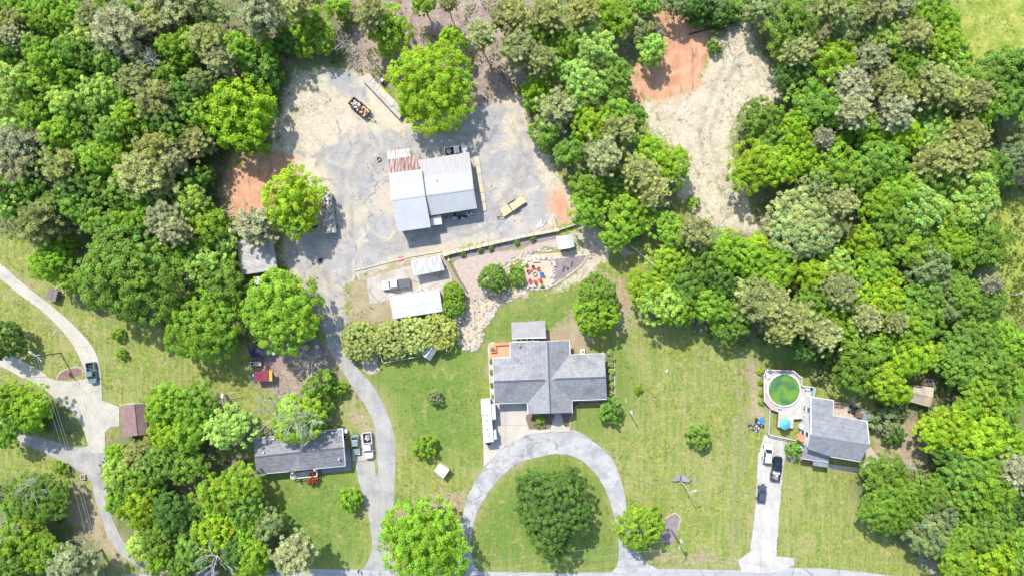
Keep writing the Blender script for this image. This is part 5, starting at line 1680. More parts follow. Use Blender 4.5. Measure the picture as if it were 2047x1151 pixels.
    lounger(z(605, 272), 1.1, 1.45, 'pale sun lounger at the right corner of the pool deck', 'white')
    lounger(z(640, 285), 1.1, 0.2, 'teal sun lounger at the right corner of the pool deck', 'teal_cloth')
    b = Site('deck_bench', 'grey slatted swing bench against the house wall on the pool deck', 'bench', *z(592, 400))
    for k in range(5):
        MB().box((-.45 + k * .2, 0, 1.55), (.16, 2.2, .05), -.1).build('slat', MAT['steel'], b.r)
    MB().box((.5, 0, 1.9), (.08, 2.2, .7), -.1).build('backrest', MAT['steel'], b.r)
    MB().box((0, 1.0, 1.3), (.9, .08, .5), -.1).box((0, -1.0, 1.3), (.9, .08, .5), -.1).build('support', MAT['steel'], b.r)
    for (x, y, mm, lb) in ((545, 440, 'debris_wood', 'tan deck chair on the upper part of the pool deck'), (575, 470, 'debris_wood', 'tan deck chair next to the house on the pool deck'), (543, 500, 'pale_blue', 'pale blue chair upper of two on the pool deck'), (541, 545, 'pale_blue', 'pale blue chair lower of two on the pool deck')):
        c = Site('deck_chair', lb, 'chair', *z(x, y))
        chair_parts(c.r, MAT[mm], 1.1)
    u = Site('parasol', 'teal octagonal parasol open on the lower pool deck', 'parasol', *z(388, 612))
    c = u.p(z(388, 612), 3.3)
    MB().tube((c[0], c[1], 1.1), (c[0], c[1], 3.4), .04, .04, 8).build('pole', MAT['steel'], u.r)
    MB().lathe([(0.4, 1.1), (0.4, 1.2), (.1, 1.25)], 12, (c[0], c[1], 0)).build('base', MAT['black'], u.r)
    for k in range(8):
        a0, a1 = k * math.pi / 4, (k + 1) * math.pi / 4
        P = [(c[0], c[1], 3.45), (c[0] + 1.25 * math.cos(a0), c[1] + 1.25 * math.sin(a0), 2.9), (c[0] + 1.25 * math.cos(a1), c[1] + 1.25 * math.sin(a1), 2.9)]
        MB().add(P + [(x, y, h - .03) for (x, y, h) in P], [(0, 1, 2), (5, 4, 3), (1, 4, 5, 2), (0, 3, 4, 1), (2, 5, 3, 0)]).build('canopy_panel', MAT['teal_cloth'], u.r)
    b = Site('white_cabinet', 'white cabinet standing below the pool deck by the house', 'cabinet', *z(522, 622))
    MB().box((0, 0, .55), (.85, .95, 1.1), -.1).build('body', MAT['white'], b.r)
    MB().box((0, 0, 1.13), (.95, 1.05, .06), -.1).build('top', MAT['white'], b.r)
    # yard fence
    f = Site('yard_fence', 'white picket fence closing the pool yard towards the parked cars', 'fence', *z(330, 740))
    line = [z(240, 478), z(225, 712), z(370, 745), z(520, 775)]
    for a, b in zip(line[:-1], line[1:]):
        MB().beam(f.p(a, 1.25), f.p(b, 1.25), .1, .08).beam(f.p(a, .5), f.p(b, .5), .06, .1).build('rail', MAT['white'], f.r)
        A, B = Vector(f.p(a, 1.2)), Vector(f.p(b, 1.2))
        n = int((B - A).length / .35)
        for k in range(n):
            q = A.lerp(B, k / n)
            MB().box((q.x, q.y, .6), (.16, .05, 1.2), math.atan2((B - A).y, (B - A).x)).build('picket', MAT['white'], f.r)


def chair_parts(r, m, z0=0.0, rz=0.0):
    ca = R.uniform(0, 6.28) if rz is None else rz
    a = bpy.data.objects.new('seat', MB().box((0, 0, z0 + .42), (.6, .6, .07)).mesh('seat')); a.data.materials.append(m)
    b = bpy.data.objects.new('backrest', MB().add([(-.3, .28, z0 + .42), (.3, .28, z0 + .42), (.34, .5, z0 + 1.0), (-.34, .5, z0 + 1.0), (-.3, .34, z0 + .42), (.3, .34, z0 + .42), (.34, .56, z0 + 1.0), (-.34, .56, z0 + 1.0)], [(0, 1, 2, 3), (7, 6, 5, 4), (0, 4, 5, 1), (1, 5, 6, 2), (2, 6, 7, 3), (3, 7, 4, 0)]).mesh('backrest')); b.data.materials.append(m)
    L = [a, b]
    for sx in (-.36, .36):
        c = bpy.data.objects.new('armrest', MB().box((sx, 0, z0 + .62), (.14, .75, .05)).mesh('armrest')); c.data.materials.append(m); L.append(c)
    for sx in (-.28, .28):
        for sy in (-.26, .26):
            c = bpy.data.objects.new('leg', MB().box((sx, sy, z0 + .3), (.08, .08, .6)).mesh('leg')); c.data.materials.append(m); L.append(c)
    for o in L:
        COL.objects.link(o)
        o.parent = r
    r.rotation_euler = (0, 0, rz)


def lounger(xy, z0, rz, label, mat):
    a = G(xy[0], xy[1], z0 + .4)
    r = root('sun_lounger', label, 'lounger', (a[0], a[1], z0), rz)
    MB().box((0, -.25, .33), (.65, 1.3, .06)).build('bed', MAT[mat], r)
    MB().add([(-.32, .4, .33), (.32, .4, .33), (.32, .95, .75), (-.32, .95, .75), (-.32, .4, .39), (.32, .4, .39), (.32, .95, .81), (-.32, .95, .81)], [(3, 2, 1, 0), (4, 5, 6, 7), (0, 1, 5, 4), (1, 2, 6, 5), (2, 3, 7, 6), (3, 0, 4, 7)]).build('backrest', MAT[mat], r)
    for (x, y) in ((-.28, -.85), (.28, -.85), (-.28, .4), (.28, .4)):
        MB().box((x, y, .15), (.06, .06, .3)).build('leg', MAT['white'], r)


surf('hedge_leaf', (0.09, 0.17, 0.03), (0.14, 0.23, 0.04), 4.0)
surf('terracotta_dark2', (0.52, 0.2, 0.1), (0.58, 0.26, 0.14), 1.0)
surf('pinkstone', (0.36, 0.28, 0.24), (0.43, 0.35, 0.30), 1.5)


def water_material():
    t = NT('pool_water')
    n = t.noise(t.pos(), 0.42, 3, 0.5, 0.4)
    col = t.ramp(n, 0.40, 0.62, (0.06, 0.14, 0.05, 1), (0.12, 0.25, 0.03, 1))
    b = t.bsdf(col, 0.12, 0, t.noise(t.pos(), 5.0, 2), 0.05, 0.02, 0.5)
    MAT['pool_water'] = t.m


water_material()
metal_shop()
main_house()
left_house()
right_house()


def simple_gable(name, label, cat, TL, TR, BR, BL, RA, RB, he, hr, rm, wm, along='x', win=False, gut=False, ctr=None, doors=()):
    """ridge RA-RB; along x: RA on the left side between TL and BL"""
    cx = (TL[0] + BR[0]) / 2; cy = (TL[1] + BR[1]) / 2
    s = Site(name, label, cat, cx, cy)
    if along == 'x':
        s.slab('roof_slope', [TL + (he,), TR + (he,), RB + (hr,), RA + (hr,)], 0.1, rm[0])
        s.slab('roof_slope', [RA + (hr,), RB + (hr,), BR + (he,), BL + (he,)], 0.1, rm[1])
        s.gable(TL, BL, RA, he, hr, wm); s.gable(BR, TR, RB, he, hr, wm)
    else:
        s.slab('roof_slope', [TL + (he,), RA + (hr,), RB + (hr,), BL + (he,)], 0.1, rm[0])
        s.slab('roof_slope', [RA + (hr,), TR + (he,), BR + (he,), RB + (hr,)], 0.1, rm[1])
        s.gable(TR, TL, RA, he, hr, wm); s.gable(BL, BR, RB, he, hr, wm)
    MB().beam(s.p(RA, hr + .04), s.p(RB, hr + .04), .16, .06).build('ridge_cap', rm[0], s.r)
    s.walls([TL, TR, BR, BL], he, wm, 0.18, win=win, doors=doors)
    return s


def small_buildings():
    z = ZM(450, 370, 5.48)
    s = Site('corrugated_shed', 'open shed with a coarse corrugated white and grey roof', 'shed', 513, 513)
    A, B, C, D = z(120, 607), z(518, 590), z(572, 925), z(178, 985)
    s.sheet('roof_panel', [B + (3.0,), C + (3.0,), D + (2.6,), A + (2.6,)], 25, 0.09, MAT['metal_shed'])
    MB().beam(s.p(B, 3.02), s.p(C, 3.02), .14, .2).build('fascia', MAT['paint_sage'], s.r)
    MB().beam(s.p(D, 2.6), s.p(C, 2.95), .12, .2).build('fascia', MAT['plank_brown'], s.r)
    for q in ((135, 620), (505, 605), (560, 915), (195, 970), (370, 940)):
        p = s.p(z(*q), 2.6)
        MB().box((p[0], p[1], 1.25), (.16, .16, 2.6)).build('post', MAT['plank_brown'], s.r)
    MB().beam(s.p(z(140, 620), 2.4), s.p(z(195, 970), 2.4), .08, 2.3).build('back_wall', MAT['plank_brown'], s.r)
    s = Site('lean_hut', 'small white-roofed hut just below the corrugated shed', 'hut', 526, 560)
    A, B, C, D = z(320, 1005), z(475, 992), z(510, 1085), z(325, 1090)
    s.slab('roof', [A + (2.3,), B + (2.3,), C + (2.1,), D + (2.1,)], .1, MAT['pale_blue2'])
    s.walls([A, B, C, D], 2.05, MAT['siding_beige'], .15, win=False)
    MB().beam(s.p(z(415, 998), 2.36), s.p(z(420, 1088), 2.2), .1, .05).build('seam', MAT['white'], s.r)

    z = ZM(680, 490, 6.058)
    s = Site('open_carport', 'white ribbed open carport, upper of the two carports', 'carport', 852, 531)
    A, B, C, D = z(850, 190), z(1208, 125), z(1265, 300), z(895, 373)
    s.sheet('roof_panel', [A + (2.75,), B + (2.75,), C + (2.5,), D + (2.5,)], 22, 0.06, MAT['metal_carport'])
    for q in ((865, 200), (1195, 140), (1245, 292), (905, 358), (1070, 325)):
        p = s.p(z(*q), 2.4)
        MB().box((p[0], p[1], 1.2), (.1, .1, 2.5)).build('post', MAT['white'], s.r)
    MB().beam(s.p(z(1210, 150), 2.4), s.p(z(1255, 300), 2.4), .06, 2.3).build('side_panel', MAT['plank_brown'], s.r)
    MB().beam(s.p(D, 2.46), s.p(C, 2.46), .1, .12).build('eave_beam', MAT['white'], s.r)
    s = simple_gable('enclosed_carport', 'long plain white-roofed carport, lower of the two carports', 'carport', z(597, 625), z(1198, 537), z(1240, 800), z(640, 893), z(620, 760), z(1220, 672), 2.9, 3.3, (MAT['metal_carportwhite'], MAT['metal_carportwhite']), MAT['siding_white'])
    MB().box(s.p(z(1180, 760), 3.1), (.4, .15, .06)).build('roof_patch', MAT['steel'], s.r)
    # pallet, board, cart
    t = Site('red_pallet', 'pinkish red pallet at the upper kerb of the carport yard', 'pallet', *z(735, 168))
    for k in range(5):
        MB().box((0, -.4 + k * .2, .16), (1.2, .14, .03), .12).build('slat', MAT['pink_red'], t.r)
    for k in range(3):
        MB().box((-.5 + k * .5, -.06 + .06 * k, .07), (.1, .95, .13), .12).build('bearer', MAT['pink_red'], t.r)
    t = Site('loose_board', 'pale board lying at the corner of the lower carport', 'board', *z(628, 597))
    MB().box((0, 0, .1), (1.9, .5, .06), .28).build('panel', MAT['plank_grey'], t.r)
    t = Site('metal_cart', 'pale blue slatted cart left of the hedge', 'cart', *z(197, 997))
    MB().box((0, 0, .45), (1.9, 1.1, .08), .05).build('bed', MAT['pale_blue'], t.r)
    for k in range(5):
        MB().box((-.7 + k * .35, 0, .53), (.16, 1.05, .05), .05).build('slat', MAT['white' if k % 2 else 'steel'], t.r)
    for (x, y) in ((-.7, .5), (.7, .5), (-.7, -.5), (.7, -.5)):
        MB().tube((x, y - .06, .22), (x, y + .06, .22), .22, .22, 12).build('wheel', MAT['rubber'], t.r)

    z = ZM(960, 370, 7.673)
    simple_gable('white_garden_shed', 'small white shed at the right end of the block wall', 'shed', z(1162, 795), z(1412, 758), z(1450, 945), z(1212, 995), z(1335, 772), z(1372, 970), 2.1, 2.7, (MAT['metal_carportwhite'], MAT['metal_grey2']), MAT['siding_white'], 'y', False, doors=((0, 0),))

    z = ZM(670, 620, 7.873)
    simple_gable('slate_shed', 'small slate-roofed shed turned askew at the end of the hedge', 'shed', z(1490, 508), z(1622, 592), z(1492, 792), z(1350, 692), z(1556, 548), z(1420, 742), 2.0, 2.6, (MAT['metal_grey'], MAT['shingle_slate']), MAT['fence_wood'], 'y', False)  # sunward slope pale, far slope dark: shading put into the roof colours
    # picket posts fence
    f = Site('wooden_fence', 'grey-green wooden rail fence in front of the hedge', 'fence', *z(1000, 790))
    line = [z(775, 622), z(688, 635), z(752, 828), z(1330, 722)]
    for a, b in zip(line[:-1], line[1:]):
        for h in (1.2, .75, .35):
            MB().beam(f.p(a, h), f.p(b, h), .09 if h < 1 else .16, .12).build('rail', MAT['fence_wood'], f.r)
        n = max(1, int(math.hypot(a[0] - b[0], a[1] - b[1]) / 18))
        for k in range(n + 1):
            q = Vector(f.p(a, 1.2)).lerp(Vector(f.p(b, 1.2)), k / n)
            MB().box((q.x, q.y, .6), (.16, .16, 1.3)).build('post', MAT['fence_wood'], f.r)
    b = Site('white_bench', 'narrow white bench between the hedge end and the creek', 'bench', *z(1762, 578))
    MB().box((0, 0, .45), (.35, 1.6, .07), -.22).build('seat', MAT['white'], b.r)
    MB().box((.12, .6, .2), (.3, .1, .42), -.22).box((-.14, -.6, .2), (.3, .1, .42), -.22).build('leg_frame', MAT['white'], b.r)
    p = Site('water_pump', 'black pond pump with hoses at the end of the creek', 'pump', 913, 677)
    MB().lathe([(0.3, 0), (0.4, .3), (.3, .6), (.1, .65)], 10).build('housing', MAT['black'], p.r)
    MB().path([(0, 0, .3), (.5, .3, .25), (.9, .2, .15), (1.2, .5, .1)], .07).build('hose', MAT['black'], p.r)

    z = ZM(60, 560, 3.838)
    s = simple_gable('well_house', 'small dark-roofed well house beside the far left drive', 'shed', z(148, 58), z(215, 82), z(192, 166), z(112, 136), z(184, 70), z(150, 152), 1.5, 1.5, (MAT['shingle_brown2'], MAT['shingle_brown2']), MAT['plank_brown'], 'y', False)
    st = Site('well_stones', 'ring of tan stones beside the well house', 'stones', *z(225, 85))
    for k in range(9):
        a = k / 9 * 5 - .8
        rock(st.r, (math.cos(a) * .9, math.sin(a) * .9, .05), .3, MAT['stone_tan'], k)
    # brown garage
    s = simple_gable('brown_garage', 'brown-roofed garage at the end of the far left drive', 'garage', (241, 809), (289, 806), (297, 868), (245, 872), (268, 807), (274, 870), 3.0, 4.4, (MAT['shingle_brown'], MAT['shingle_brown']), MAT['siding_white'], 'y', True)
    s.gutter((241, 809), (289, 806), 3.0, 3.0)
    g = Vector(s.p((243, 840), 2.3))
    MB().box((g.x + .35, g.y, 1.15), (.1, 3.6, 2.2)).build('garage_door', MAT['white'], s.r)
    # tan shed in the right wood
    z = ZM(1780, 720, 8.221)
    s = simple_gable('tan_shed', 'tan-roofed shed half under trees in the right wood', 'shed', z(385, 405), z(720, 445), z(650, 765), z(325, 680), z(370, 530), z(695, 605), 2.7, 3.5, (MAT['shingle_tan'], MAT['shingle_tan']), MAT['siding_beige'], 'x', True)
    t = Site('shed_pallet', 'pale platform with odds and ends above the tan shed', 'platform', *z(645, 345))
    t.slab('deck', [z(560, 285), z(722, 315), z(700, 435), z(575, 400)], .3, MAT['plank_grey'], .4)
    for k in range(4):
        q = t.p(z(590 + k * 25, 340 + (k % 2) * 25), .4)
        MB().box((q[0], q[1], .55), (.35, .3, .35), k).build('box', MAT[('plank_brown', 'white', 'rust_steel', 'debris_wood')[k]], t.r)
    # white square shed on the lawn
    s = Site('white_lawn_shed', 'small white square shed alone on the lawn by the horseshoe drive', 'shed', 883, 943)
    A, B, C, D = (879, 925), (899, 938), (886, 956), (867, 940)
    s.slab('roof', [A + (2.1,), B + (2.1,), C + (2.0,), D + (2.0,)], .1, MAT['metal_carportwhite'])
    s.walls([A, B, C, D], 1.95, MAT['plank_tan'], .15, win=False)
    # maroon playhouse and clutter
    z = ZM(480, 660, 8.223)
    s = Site('playhouse', 'maroon-roofed playhouse with a blue slide end and yellow porch', 'playhouse', *z(360, 750))
    A, B, C, D = z(235, 680), z(470, 655), z(478, 835), z(228, 845)
    s.sheet('roof_panel', [A + (2.3,), B + (2.3,), C + (2.2,), D + (2.2,)], 12, .04, MAT['metal_maroon'])
    s.walls([A, B, C, D], 2.15, MAT['plank_brown'], .1, win=False)
    s.slab('porch_roof', [z(472, 657) + (2.25,), z(525, 655) + (2.1,), z(527, 830) + (2.1,), z(480, 835) + (2.2,)], .08, MAT['yellow_paint'])
    s.slab('slide_end', [z(195, 700), z(228, 690), z(226, 840), z(195, 830)], .9, MAT['blue_plastic'], .9)
    s.slab('slide_step', [z(200, 720), z(225, 718), z(225, 765), z(202, 765)], .1, MAT['white'], 1.0)
    s = Site('dark_canopy', 'sagging dark navy canopy under the wide tree left of the drive', 'canopy', *z(320, 380))
    s.slab('cloth', [z(130, 290) + (1.9,), z(480, 285) + (2.0,), z(490, 430) + (1.8,), z(180, 450) + (1.7,)], .05, MAT['navy_cloth'])
    for q in ((140, 300), (470, 295), (480, 425), (190, 440)):
        p = s.p(z(*q), 1.7)
        MB().tube((p[0], p[1], 0), (p[0], p[1], 1.75), .04).build('pole', MAT['steel'], s.r)
    b = Site('white_locker', 'white lidded locker beside the dark canopy', 'locker', *z(550, 345))
    MB().box((0, 0, .5), (1.3, 1.2, 1.0)).build('body', MAT['white'], b.r)
    MB().box((0, 0, 1.03), (1.36, 1.26, .06)).build('lid', MAT['white'], b.r)
    b = Site('grey_utility_cart', 'pale utility cart with an open frame below the dark canopy', 'cart', *z(285, 540))
    MB().box((.35, 0, .6), (1.5, 1.0, .5)).build('cargo_box', MAT['debris_pale'], b.r)
    f = MB()
    for (x, y) in ((-1.15, -.4), (-.45, -.4), (-.45, .4), (-1.15, .4)):
        f.tube((x, y, .3), (x, y, 1.2), .05)
    f.tube((-1.15, -.4, 1.2), (-.45, -.4, 1.2), .06).tube((-.45, -.4, 1.2), (-.45, .4, 1.2), .06).tube((-.45, .4, 1.2), (-1.15, .4, 1.2), .06).tube((-1.15, .4, 1.2), (-1.15, -.4, 1.2), .06)
    f.build('roll_frame', MAT['white'], b.r)
    MB().box((-.8, 0, .45), (.7, .8, .3)).build('seat', MAT['black'], b.r)
    for (x, y) in ((-.9, .5), (.9, .5), (-.9, -.5), (.9, -.5)):
        MB().tube((x, y - .1, .28), (x, y + .1, .28), .28, .28, 12).build('wheel', MAT['rubber'], b.r)
    b = Site('play_tent', 'pink and teal dome play tent beside the drive', 'tent', *z(1085, 262))
    for k, mm in enumerate(('green_cloth', 'pink_cloth', 'green_cloth', 'pink_cloth', 'white', 'pink_cloth')):
        a0, a1 = k * math.pi / 3 + .5, (k + 1) * math.pi / 3 + .5
        P = [(0, 0, 1.15)]
        for (rr_, hh) in ((.5, 1.05), (.85, .6), (.95, 0)):
            P += [(rr_ * math.cos(a0), rr_ * math.sin(a0), hh), (rr_ * math.cos(a1), rr_ * math.sin(a1), hh)]
        MB().add(P, [(0, 1, 2), (1, 3, 4, 2), (3, 5, 6, 4)]).build('tent_panel', MAT[mm], b.r)
    b = Site('lawn_chair', 'white lawn chair between the play tent and the drive', 'chair', *z(1280, 272))
    chair_parts(b.r, MAT['white'], 0, .4)


plain('pale_blue2', (0.62, 0.66, 0.70), 0.6)
plain('pink_red', (0.55, 0.12, 0.14), 0.7)
surf('metal_grey2', (0.46, 0.51, 0.55), (0.52, 0.57, 0.60), 0.5, rough=0.5, bump=0.1)
surf('shingle_brown2', (0.15, 0.115, 0.11), (0.21, 0.165, 0.16), 1.4)

ROCKS = []
for k in range(7):
    rg = np.random.default_rng(k)
    m = MB()
    rings = [(0.75, -.3), (1.0, .05), (.9, .38), (.5, .62)]
    prof = []
    n = 8
    P = []
    for (r_, h_) in rings:
        for i in range(n):
            a = 2 * math.pi * i / n
            f = r_ * (1 + .18 * math.cos(2 * a + k) + rg.uniform(-.14, .14))
            P.append((f * math.cos(a), f * math.sin(a) * .8, h_ + rg.uniform(-.07, .07)))
    fs = []
    for q in range(3):
        for i in range(n):
            j = (i + 1) % n
            fs.append((q * n + i, q * n + j, (q + 1) * n + j, (q + 1) * n + i))
    fs.append(tuple(3 * n + i for i in range(n)))
    m.add(P, fs)
    ROCKS.append(m)
ROCKM = {}


def rock(par, loc, size, mat, k=0, name='stone', flatz=0.7, sy=1.0):
    key = (k % 7, mat.name)
    if key not in ROCKM:
        me = ROCKS[k % 7].mesh('stone')
        me.materials.append(mat)
        ROCKM[key] = me
    o = bpy.data.objects.new(name, ROCKM[key])
    COL.objects.link(o)
    o.parent = par
    o.location = loc
    o.rotation_euler = (0, 0, R.uniform(0, 6.28))
    o.scale = (size, size * sy, size * flatz)
    return o


small_buildings()


# ------------------------------------------------------------------ garden: wall, creek, fire pit
def garden():
    w = Site('block_wall', 'long cream block retaining wall between the gravel yard and the garden', 'wall', 1030, 480)
    line = [(886, 511), (900, 506), (1040, 474), (1118, 459)]
    for a, b in zip(line[:-1], line[1:]):
        n = max(1, int(math.hypot(b[0] - a[0], b[1] - a[1]) / 13))
        for k in range(n):
            u0, u1 = k / n + .004, (k + 1) / n - .004
            p0 = w.p((a[0] + (b[0] - a[0]) * u0, a[1] + (b[1] - a[1]) * u0), 1.0)
            p1 = w.p((a[0] + (b[0] - a[0]) * u1, a[1] + (b[1] - a[1]) * u1), 1.0)
            j = R.uniform(-.02, .02)
            MB().beam((p0[0], p0[1] + j, 1.0 + j), (p1[0], p1[1] + j, 1.0 + j), .62, .2).build('coping_block', MAT['block_cream'], w.r)
            MB().beam((p0[0], p0[1], .8 + j), (p1[0], p1[1], .8 + j), .45, 1.0).build('wall_block', MAT['stone_tan'], w.r)
    w = Site('timber_wall', 'thin grey timber wall running from the block wall under the trees', 'wall', 1160, 450)
    for k in range(5):
        a = (1118 + k * 14, 459 - k * 4.4); b = (1131 + k * 14, 455 - k * 4.4)
        MB().beam(w.p(a, .9), w.p(b, .9), .25, 1.0).build('timber', MAT['fence_wood'], w.r)
    z = ZM(960, 370, 7.673)
    w = Site('short_block_wall', 'short cream wall stub rising from the long block wall', 'wall', *z(1150, 590))
    for k in range(5):
        a, b = z(1112 + k * 11, 480 + k * 42), z(1122 + k * 11, 518 + k * 42)
        MB().beam(w.p(a, .5), w.p(b, .5), .45, .6).build('wall_block', MAT['block_cream'], w.r)
    # kerb along the left side of the carport yard
    w = Site('yard_kerb', 'low cream kerb along the upper side of the carport yard', 'kerb', 790, 528)
    line = [(708, 541), (760, 528), (820, 513), (884, 502)]
    for a, b in zip(line[:-1], line[1:]):
        for k in range(4):
            u0, u1 = k / 4 + .01, (k + 1) / 4 - .01
            MB().beam(w.p((a[0] + (b[0] - a[0]) * u0, a[1] + (b[1] - a[1]) * u0), .2), w.p((a[0] + (b[0] - a[0]) * u1, a[1] + (b[1] - a[1]) * u1), .2), .3, .3).build('kerb_stone', MAT['block_cream'], w.r)
    # stepping stones
    s = Site('stepping_stone_path', 'line of dark round stepping stones across the pink gravel', 'path', 918, 555)
    z6 = ZM(880, 470, 4.797)
    for k in range(19):
        u = k / 18
        q = s.p(z6(88 + 175 * u, 255 + 295 * u + 12 * math.sin(u * 3)), .05)
        rock(s.r, (q[0], q[1], .02), .27, MAT['stone_dark'], k, 'stepping_stone', .25)
    e = Site('bed_kerb', 'pale kerb at the left end of the pink gravel bed', 'kerb', 897, 515)
    MB().beam(e.p(z6(65, 180), .25), e.p(z6(85, 250), .25), .4, .3).beam(e.p(z6(65, 180), .3), e.p(z6(20, 190), .3), .3, .3).build('kerb_stone', MAT['stone_pale'], e.r)

    # dry creek
    c = Site('dry_creek', 'dry creek of tan and grey stones winding down to a stony basin', 'creek', 960, 640)
    rr = random.Random(12)
    areas = [([(948, 598), (985, 592), (1010, 582), (1048, 572), (1052, 588), (1010, 606), (992, 622), (978, 648), (968, 655), (966, 680), (957, 700), (940, 702), (925, 698), (915, 684), (917, 660), (925, 646), (930, 622), (938, 604)], 190),
             ([(1005, 560), (1008, 530), (1022, 516), (1040, 507), (1115, 494), (1116, 500), (1050, 512), (1028, 524), (1018, 545), (1015, 562)], 55),
             ([(1150, 478), (1185, 478), (1205, 500), (1180, 516), (1160, 506), (1150, 495)], 40)]
    for poly, n in areas:
        xs = [p[0] for p in poly]; ys = [p[1] for p in poly]
        placed = []
        tries = 0
        while len(placed) < n and tries < 9000:
            tries += 1
            x, y = rr.uniform(min(xs), max(xs)), rr.uniform(min(ys), max(ys))
            if not in_poly(np.array([x]), np.array([y]), poly)[0]:
                continue
            d = float(sdist(np.array([x]), np.array([y]), poly)[0])
            if rr.random() < min(1, d / 8) * .93:
                continue
            sz = rr.uniform(.16, .46) * (1.2 if d < 4 else .8)
            if any(math.hypot(x - a, y - b) < (sz + q) * 7.2 for a, b, q in placed):
                continue
            placed.append((x, y, sz))
            g = c.p((x, y), .1)
            rock(c.r, (g[0], g[1], 0.02), sz, MAT[rr.choice(['stone_tan', 'stone_tan', 'stone_pale', 'stone_grey', 'stone_grey'])], rr.randrange(7), 'stone', .75)
    flat('creek_bed', spline([(948, 600), (985, 596), (1015, 585), (1048, 576), (1048, 588), (1010, 604), (990, 620), (976, 648), (964, 660), (962, 682), (952, 698), (935, 698), (920, 690), (920, 664), (930, 640), (936, 612)], .6, True), 0.02, MAT['patio_sand'])
    flat('creek_bed', spline([(1150, 500), (1190, 470), (1215, 500), (1160, 512), (1060, 517), (1030, 528), (1020, 556), (1008, 558), (1012, 528), (1040, 512)], .6, True), 0.02, MAT['patio_sand'])
    # boulder ring round the patio
    p = Site('boulder_edging', 'boulders edging the sandy fire pit patio', 'stones', 1075, 548)
    ring = spline([(1046, 532), (1052, 523), (1064, 519), (1090, 517), (1101, 519), (1105, 530), (1106, 548), (1105, 566), (1098, 574), (1078, 577), (1060, 576), (1052, 570)], .45)
    for k, (x, y) in enumerate(ring):
        q = p.p((x, y), .1)
        rock(p.r, (q[0] + R.uniform(-.15, .15), q[1] + R.uniform(-.15, .15), 0.03), R.uniform(.34, .62), MAT[('stone_pale', 'stone_tan', 'stone_pale', 'stone_grey')[k % 4]], k, 'boulder', .7)
    for (x, y, lx, ly, rz) in ((1072, 522, 1.5, .45, .05), (1102.5, 545, .5, 2.4, .02), (1064, 572, 1.6, .45, 0), (1108, 527, .6, 1.2, .3), (1104, 560, .5, 1.4, 0)):
        q = p.p((x, y), .3)
        MB().box((q[0], q[1], .22), (lx, ly, .4), rz).build('seat_slab', MAT['stone_pale'], p.r)
    # mulch bed edge stones
    p = Site('bed_edging', 'tan stones edging the purple mulch triangle right of the patio', 'stones', 1140, 550)
    for k, (x, y) in enumerate(spline([(1176, 511), (1162, 530), (1135, 552), (1108, 570)], .35)):
        q = p.p((x, y), .1)
        rock(p.r, (q[0], q[1], 0.03), R.uniform(.25, .42), MAT['stone_tan'], k, 'edging_stone', .6)
    p = Site('bed_edging', 'tan stones along the upper side of the purple mulch triangle', 'stones', 1140, 514)
    for k, (x, y) in enumerate(spline([(1106, 517), (1140, 513), (1176, 509)], .4)):
        q = p.p((x, y), .1)
        rock(p.r, (q[0], q[1], 0.03), R.uniform(.25, .42), MAT['stone_pale'], k + 3, 'edging_stone', .6)
    p = Site('stone_steps', 'flat tan stone landing where the creek meets the lawn', 'steps', 1052, 592)
    for k in range(4):
        q = p.p((1049 + (k % 2) * 5, 587 + (k // 2) * 6), .1)
        MB().box((q[0], q[1], .05), (.6, .65, .16), .2).build('flagstone', MAT['stone_tan'], p.r)
    p = Site('stone_steps', 'flat tan stone landing on the lawn side of the lower creek', 'steps', 977, 629)
    for k in range(4):
        q = p.p((973 + (k % 2) * 6, 626 + (k // 2) * 5), .1)
        MB().box((q[0], q[1], .05), (.6, .55, .16), -.5).build('flagstone', MAT['stone_pale'], p.r)
    for k, (x, y, lb) in enumerate(((1126, 537, 'left of three dark log seats in the purple mulch'), (1134, 535, 'middle dark stump seat in the purple mulch'), (1142, 527, 'right of three dark log seats in the purple mulch'))):
        t = Site('log_seat', lb, 'log', x, y)
        if k == 1:
            MB().tube((0, 0, 0), (0, 0, .45), .3, .27, 9).build('stump', MAT['stone_dark'], t.r)
        else:
            MB().tube((-.12, -.55, .2), (.12, .55, .2), .2, .2, 8).build('log', MAT['stone_dark'], t.r)
            MB().tube((-.13, -.6, .2), (-.12, -.55, .2), .16, .16, 8).build('cut_end', MAT['debris_pale'], t.r)
    # fire pit and its chairs
    z = ZM(880, 470, 4.797)
    f = Site('fire_pit', 'round stone fire pit ring in the middle of the patio', 'fire pit', *z(908, 375))
    for k in range(12):
        a = k / 12 * 6.283
        MB().box((math.cos(a) * .42, math.sin(a) * .42, .2), (.16, .2, .34), a).build('ring_stone', MAT['stone_grey'], f.r)
    MB().lathe([(.36, .08), (.3, .12), (.1, .14)], 10).build('ash', MAT['stone_pale'], f.r)
    names = ['upper left', 'topmost', 'upper right', 'lower left', 'lower middle', 'lower right']
    for k, (x, y, a) in enumerate(((848, 350, 1.2), (892, 310, .3), (940, 328, -.7), (864, 432, 2.6), (912, 442, 3.1), (956, 425, 3.7))):
        c = Site('garden_chair', f'{names[k]} red garden chair round the fire pit', 'chair', *z(x, y), group='chairs round the fire pit')
        chair_parts(c.r, MAT['red_plastic'], 0.08, a)
        c.r.scale = (.85, .85, .9)
    c = Site('garden_chair', 'the only blue garden chair round the fire pit', 'chair', *z(970, 378), group='chairs round the fire pit')
    chair_parts(c.r, MAT['blue_plastic'], 0.08, -1.5)
    c = Site('side_table', 'little dark red side table between two red chairs', 'table', *z(873, 338))
    MB().lathe([(.2, .5), (.2, .54), (.05, .55)], 10).build('table_top', MAT['tail_red'], c.r)
    MB().tube((0, 0, .08), (0, 0, .5), .05).build('leg', MAT['tail_red'], c.r)
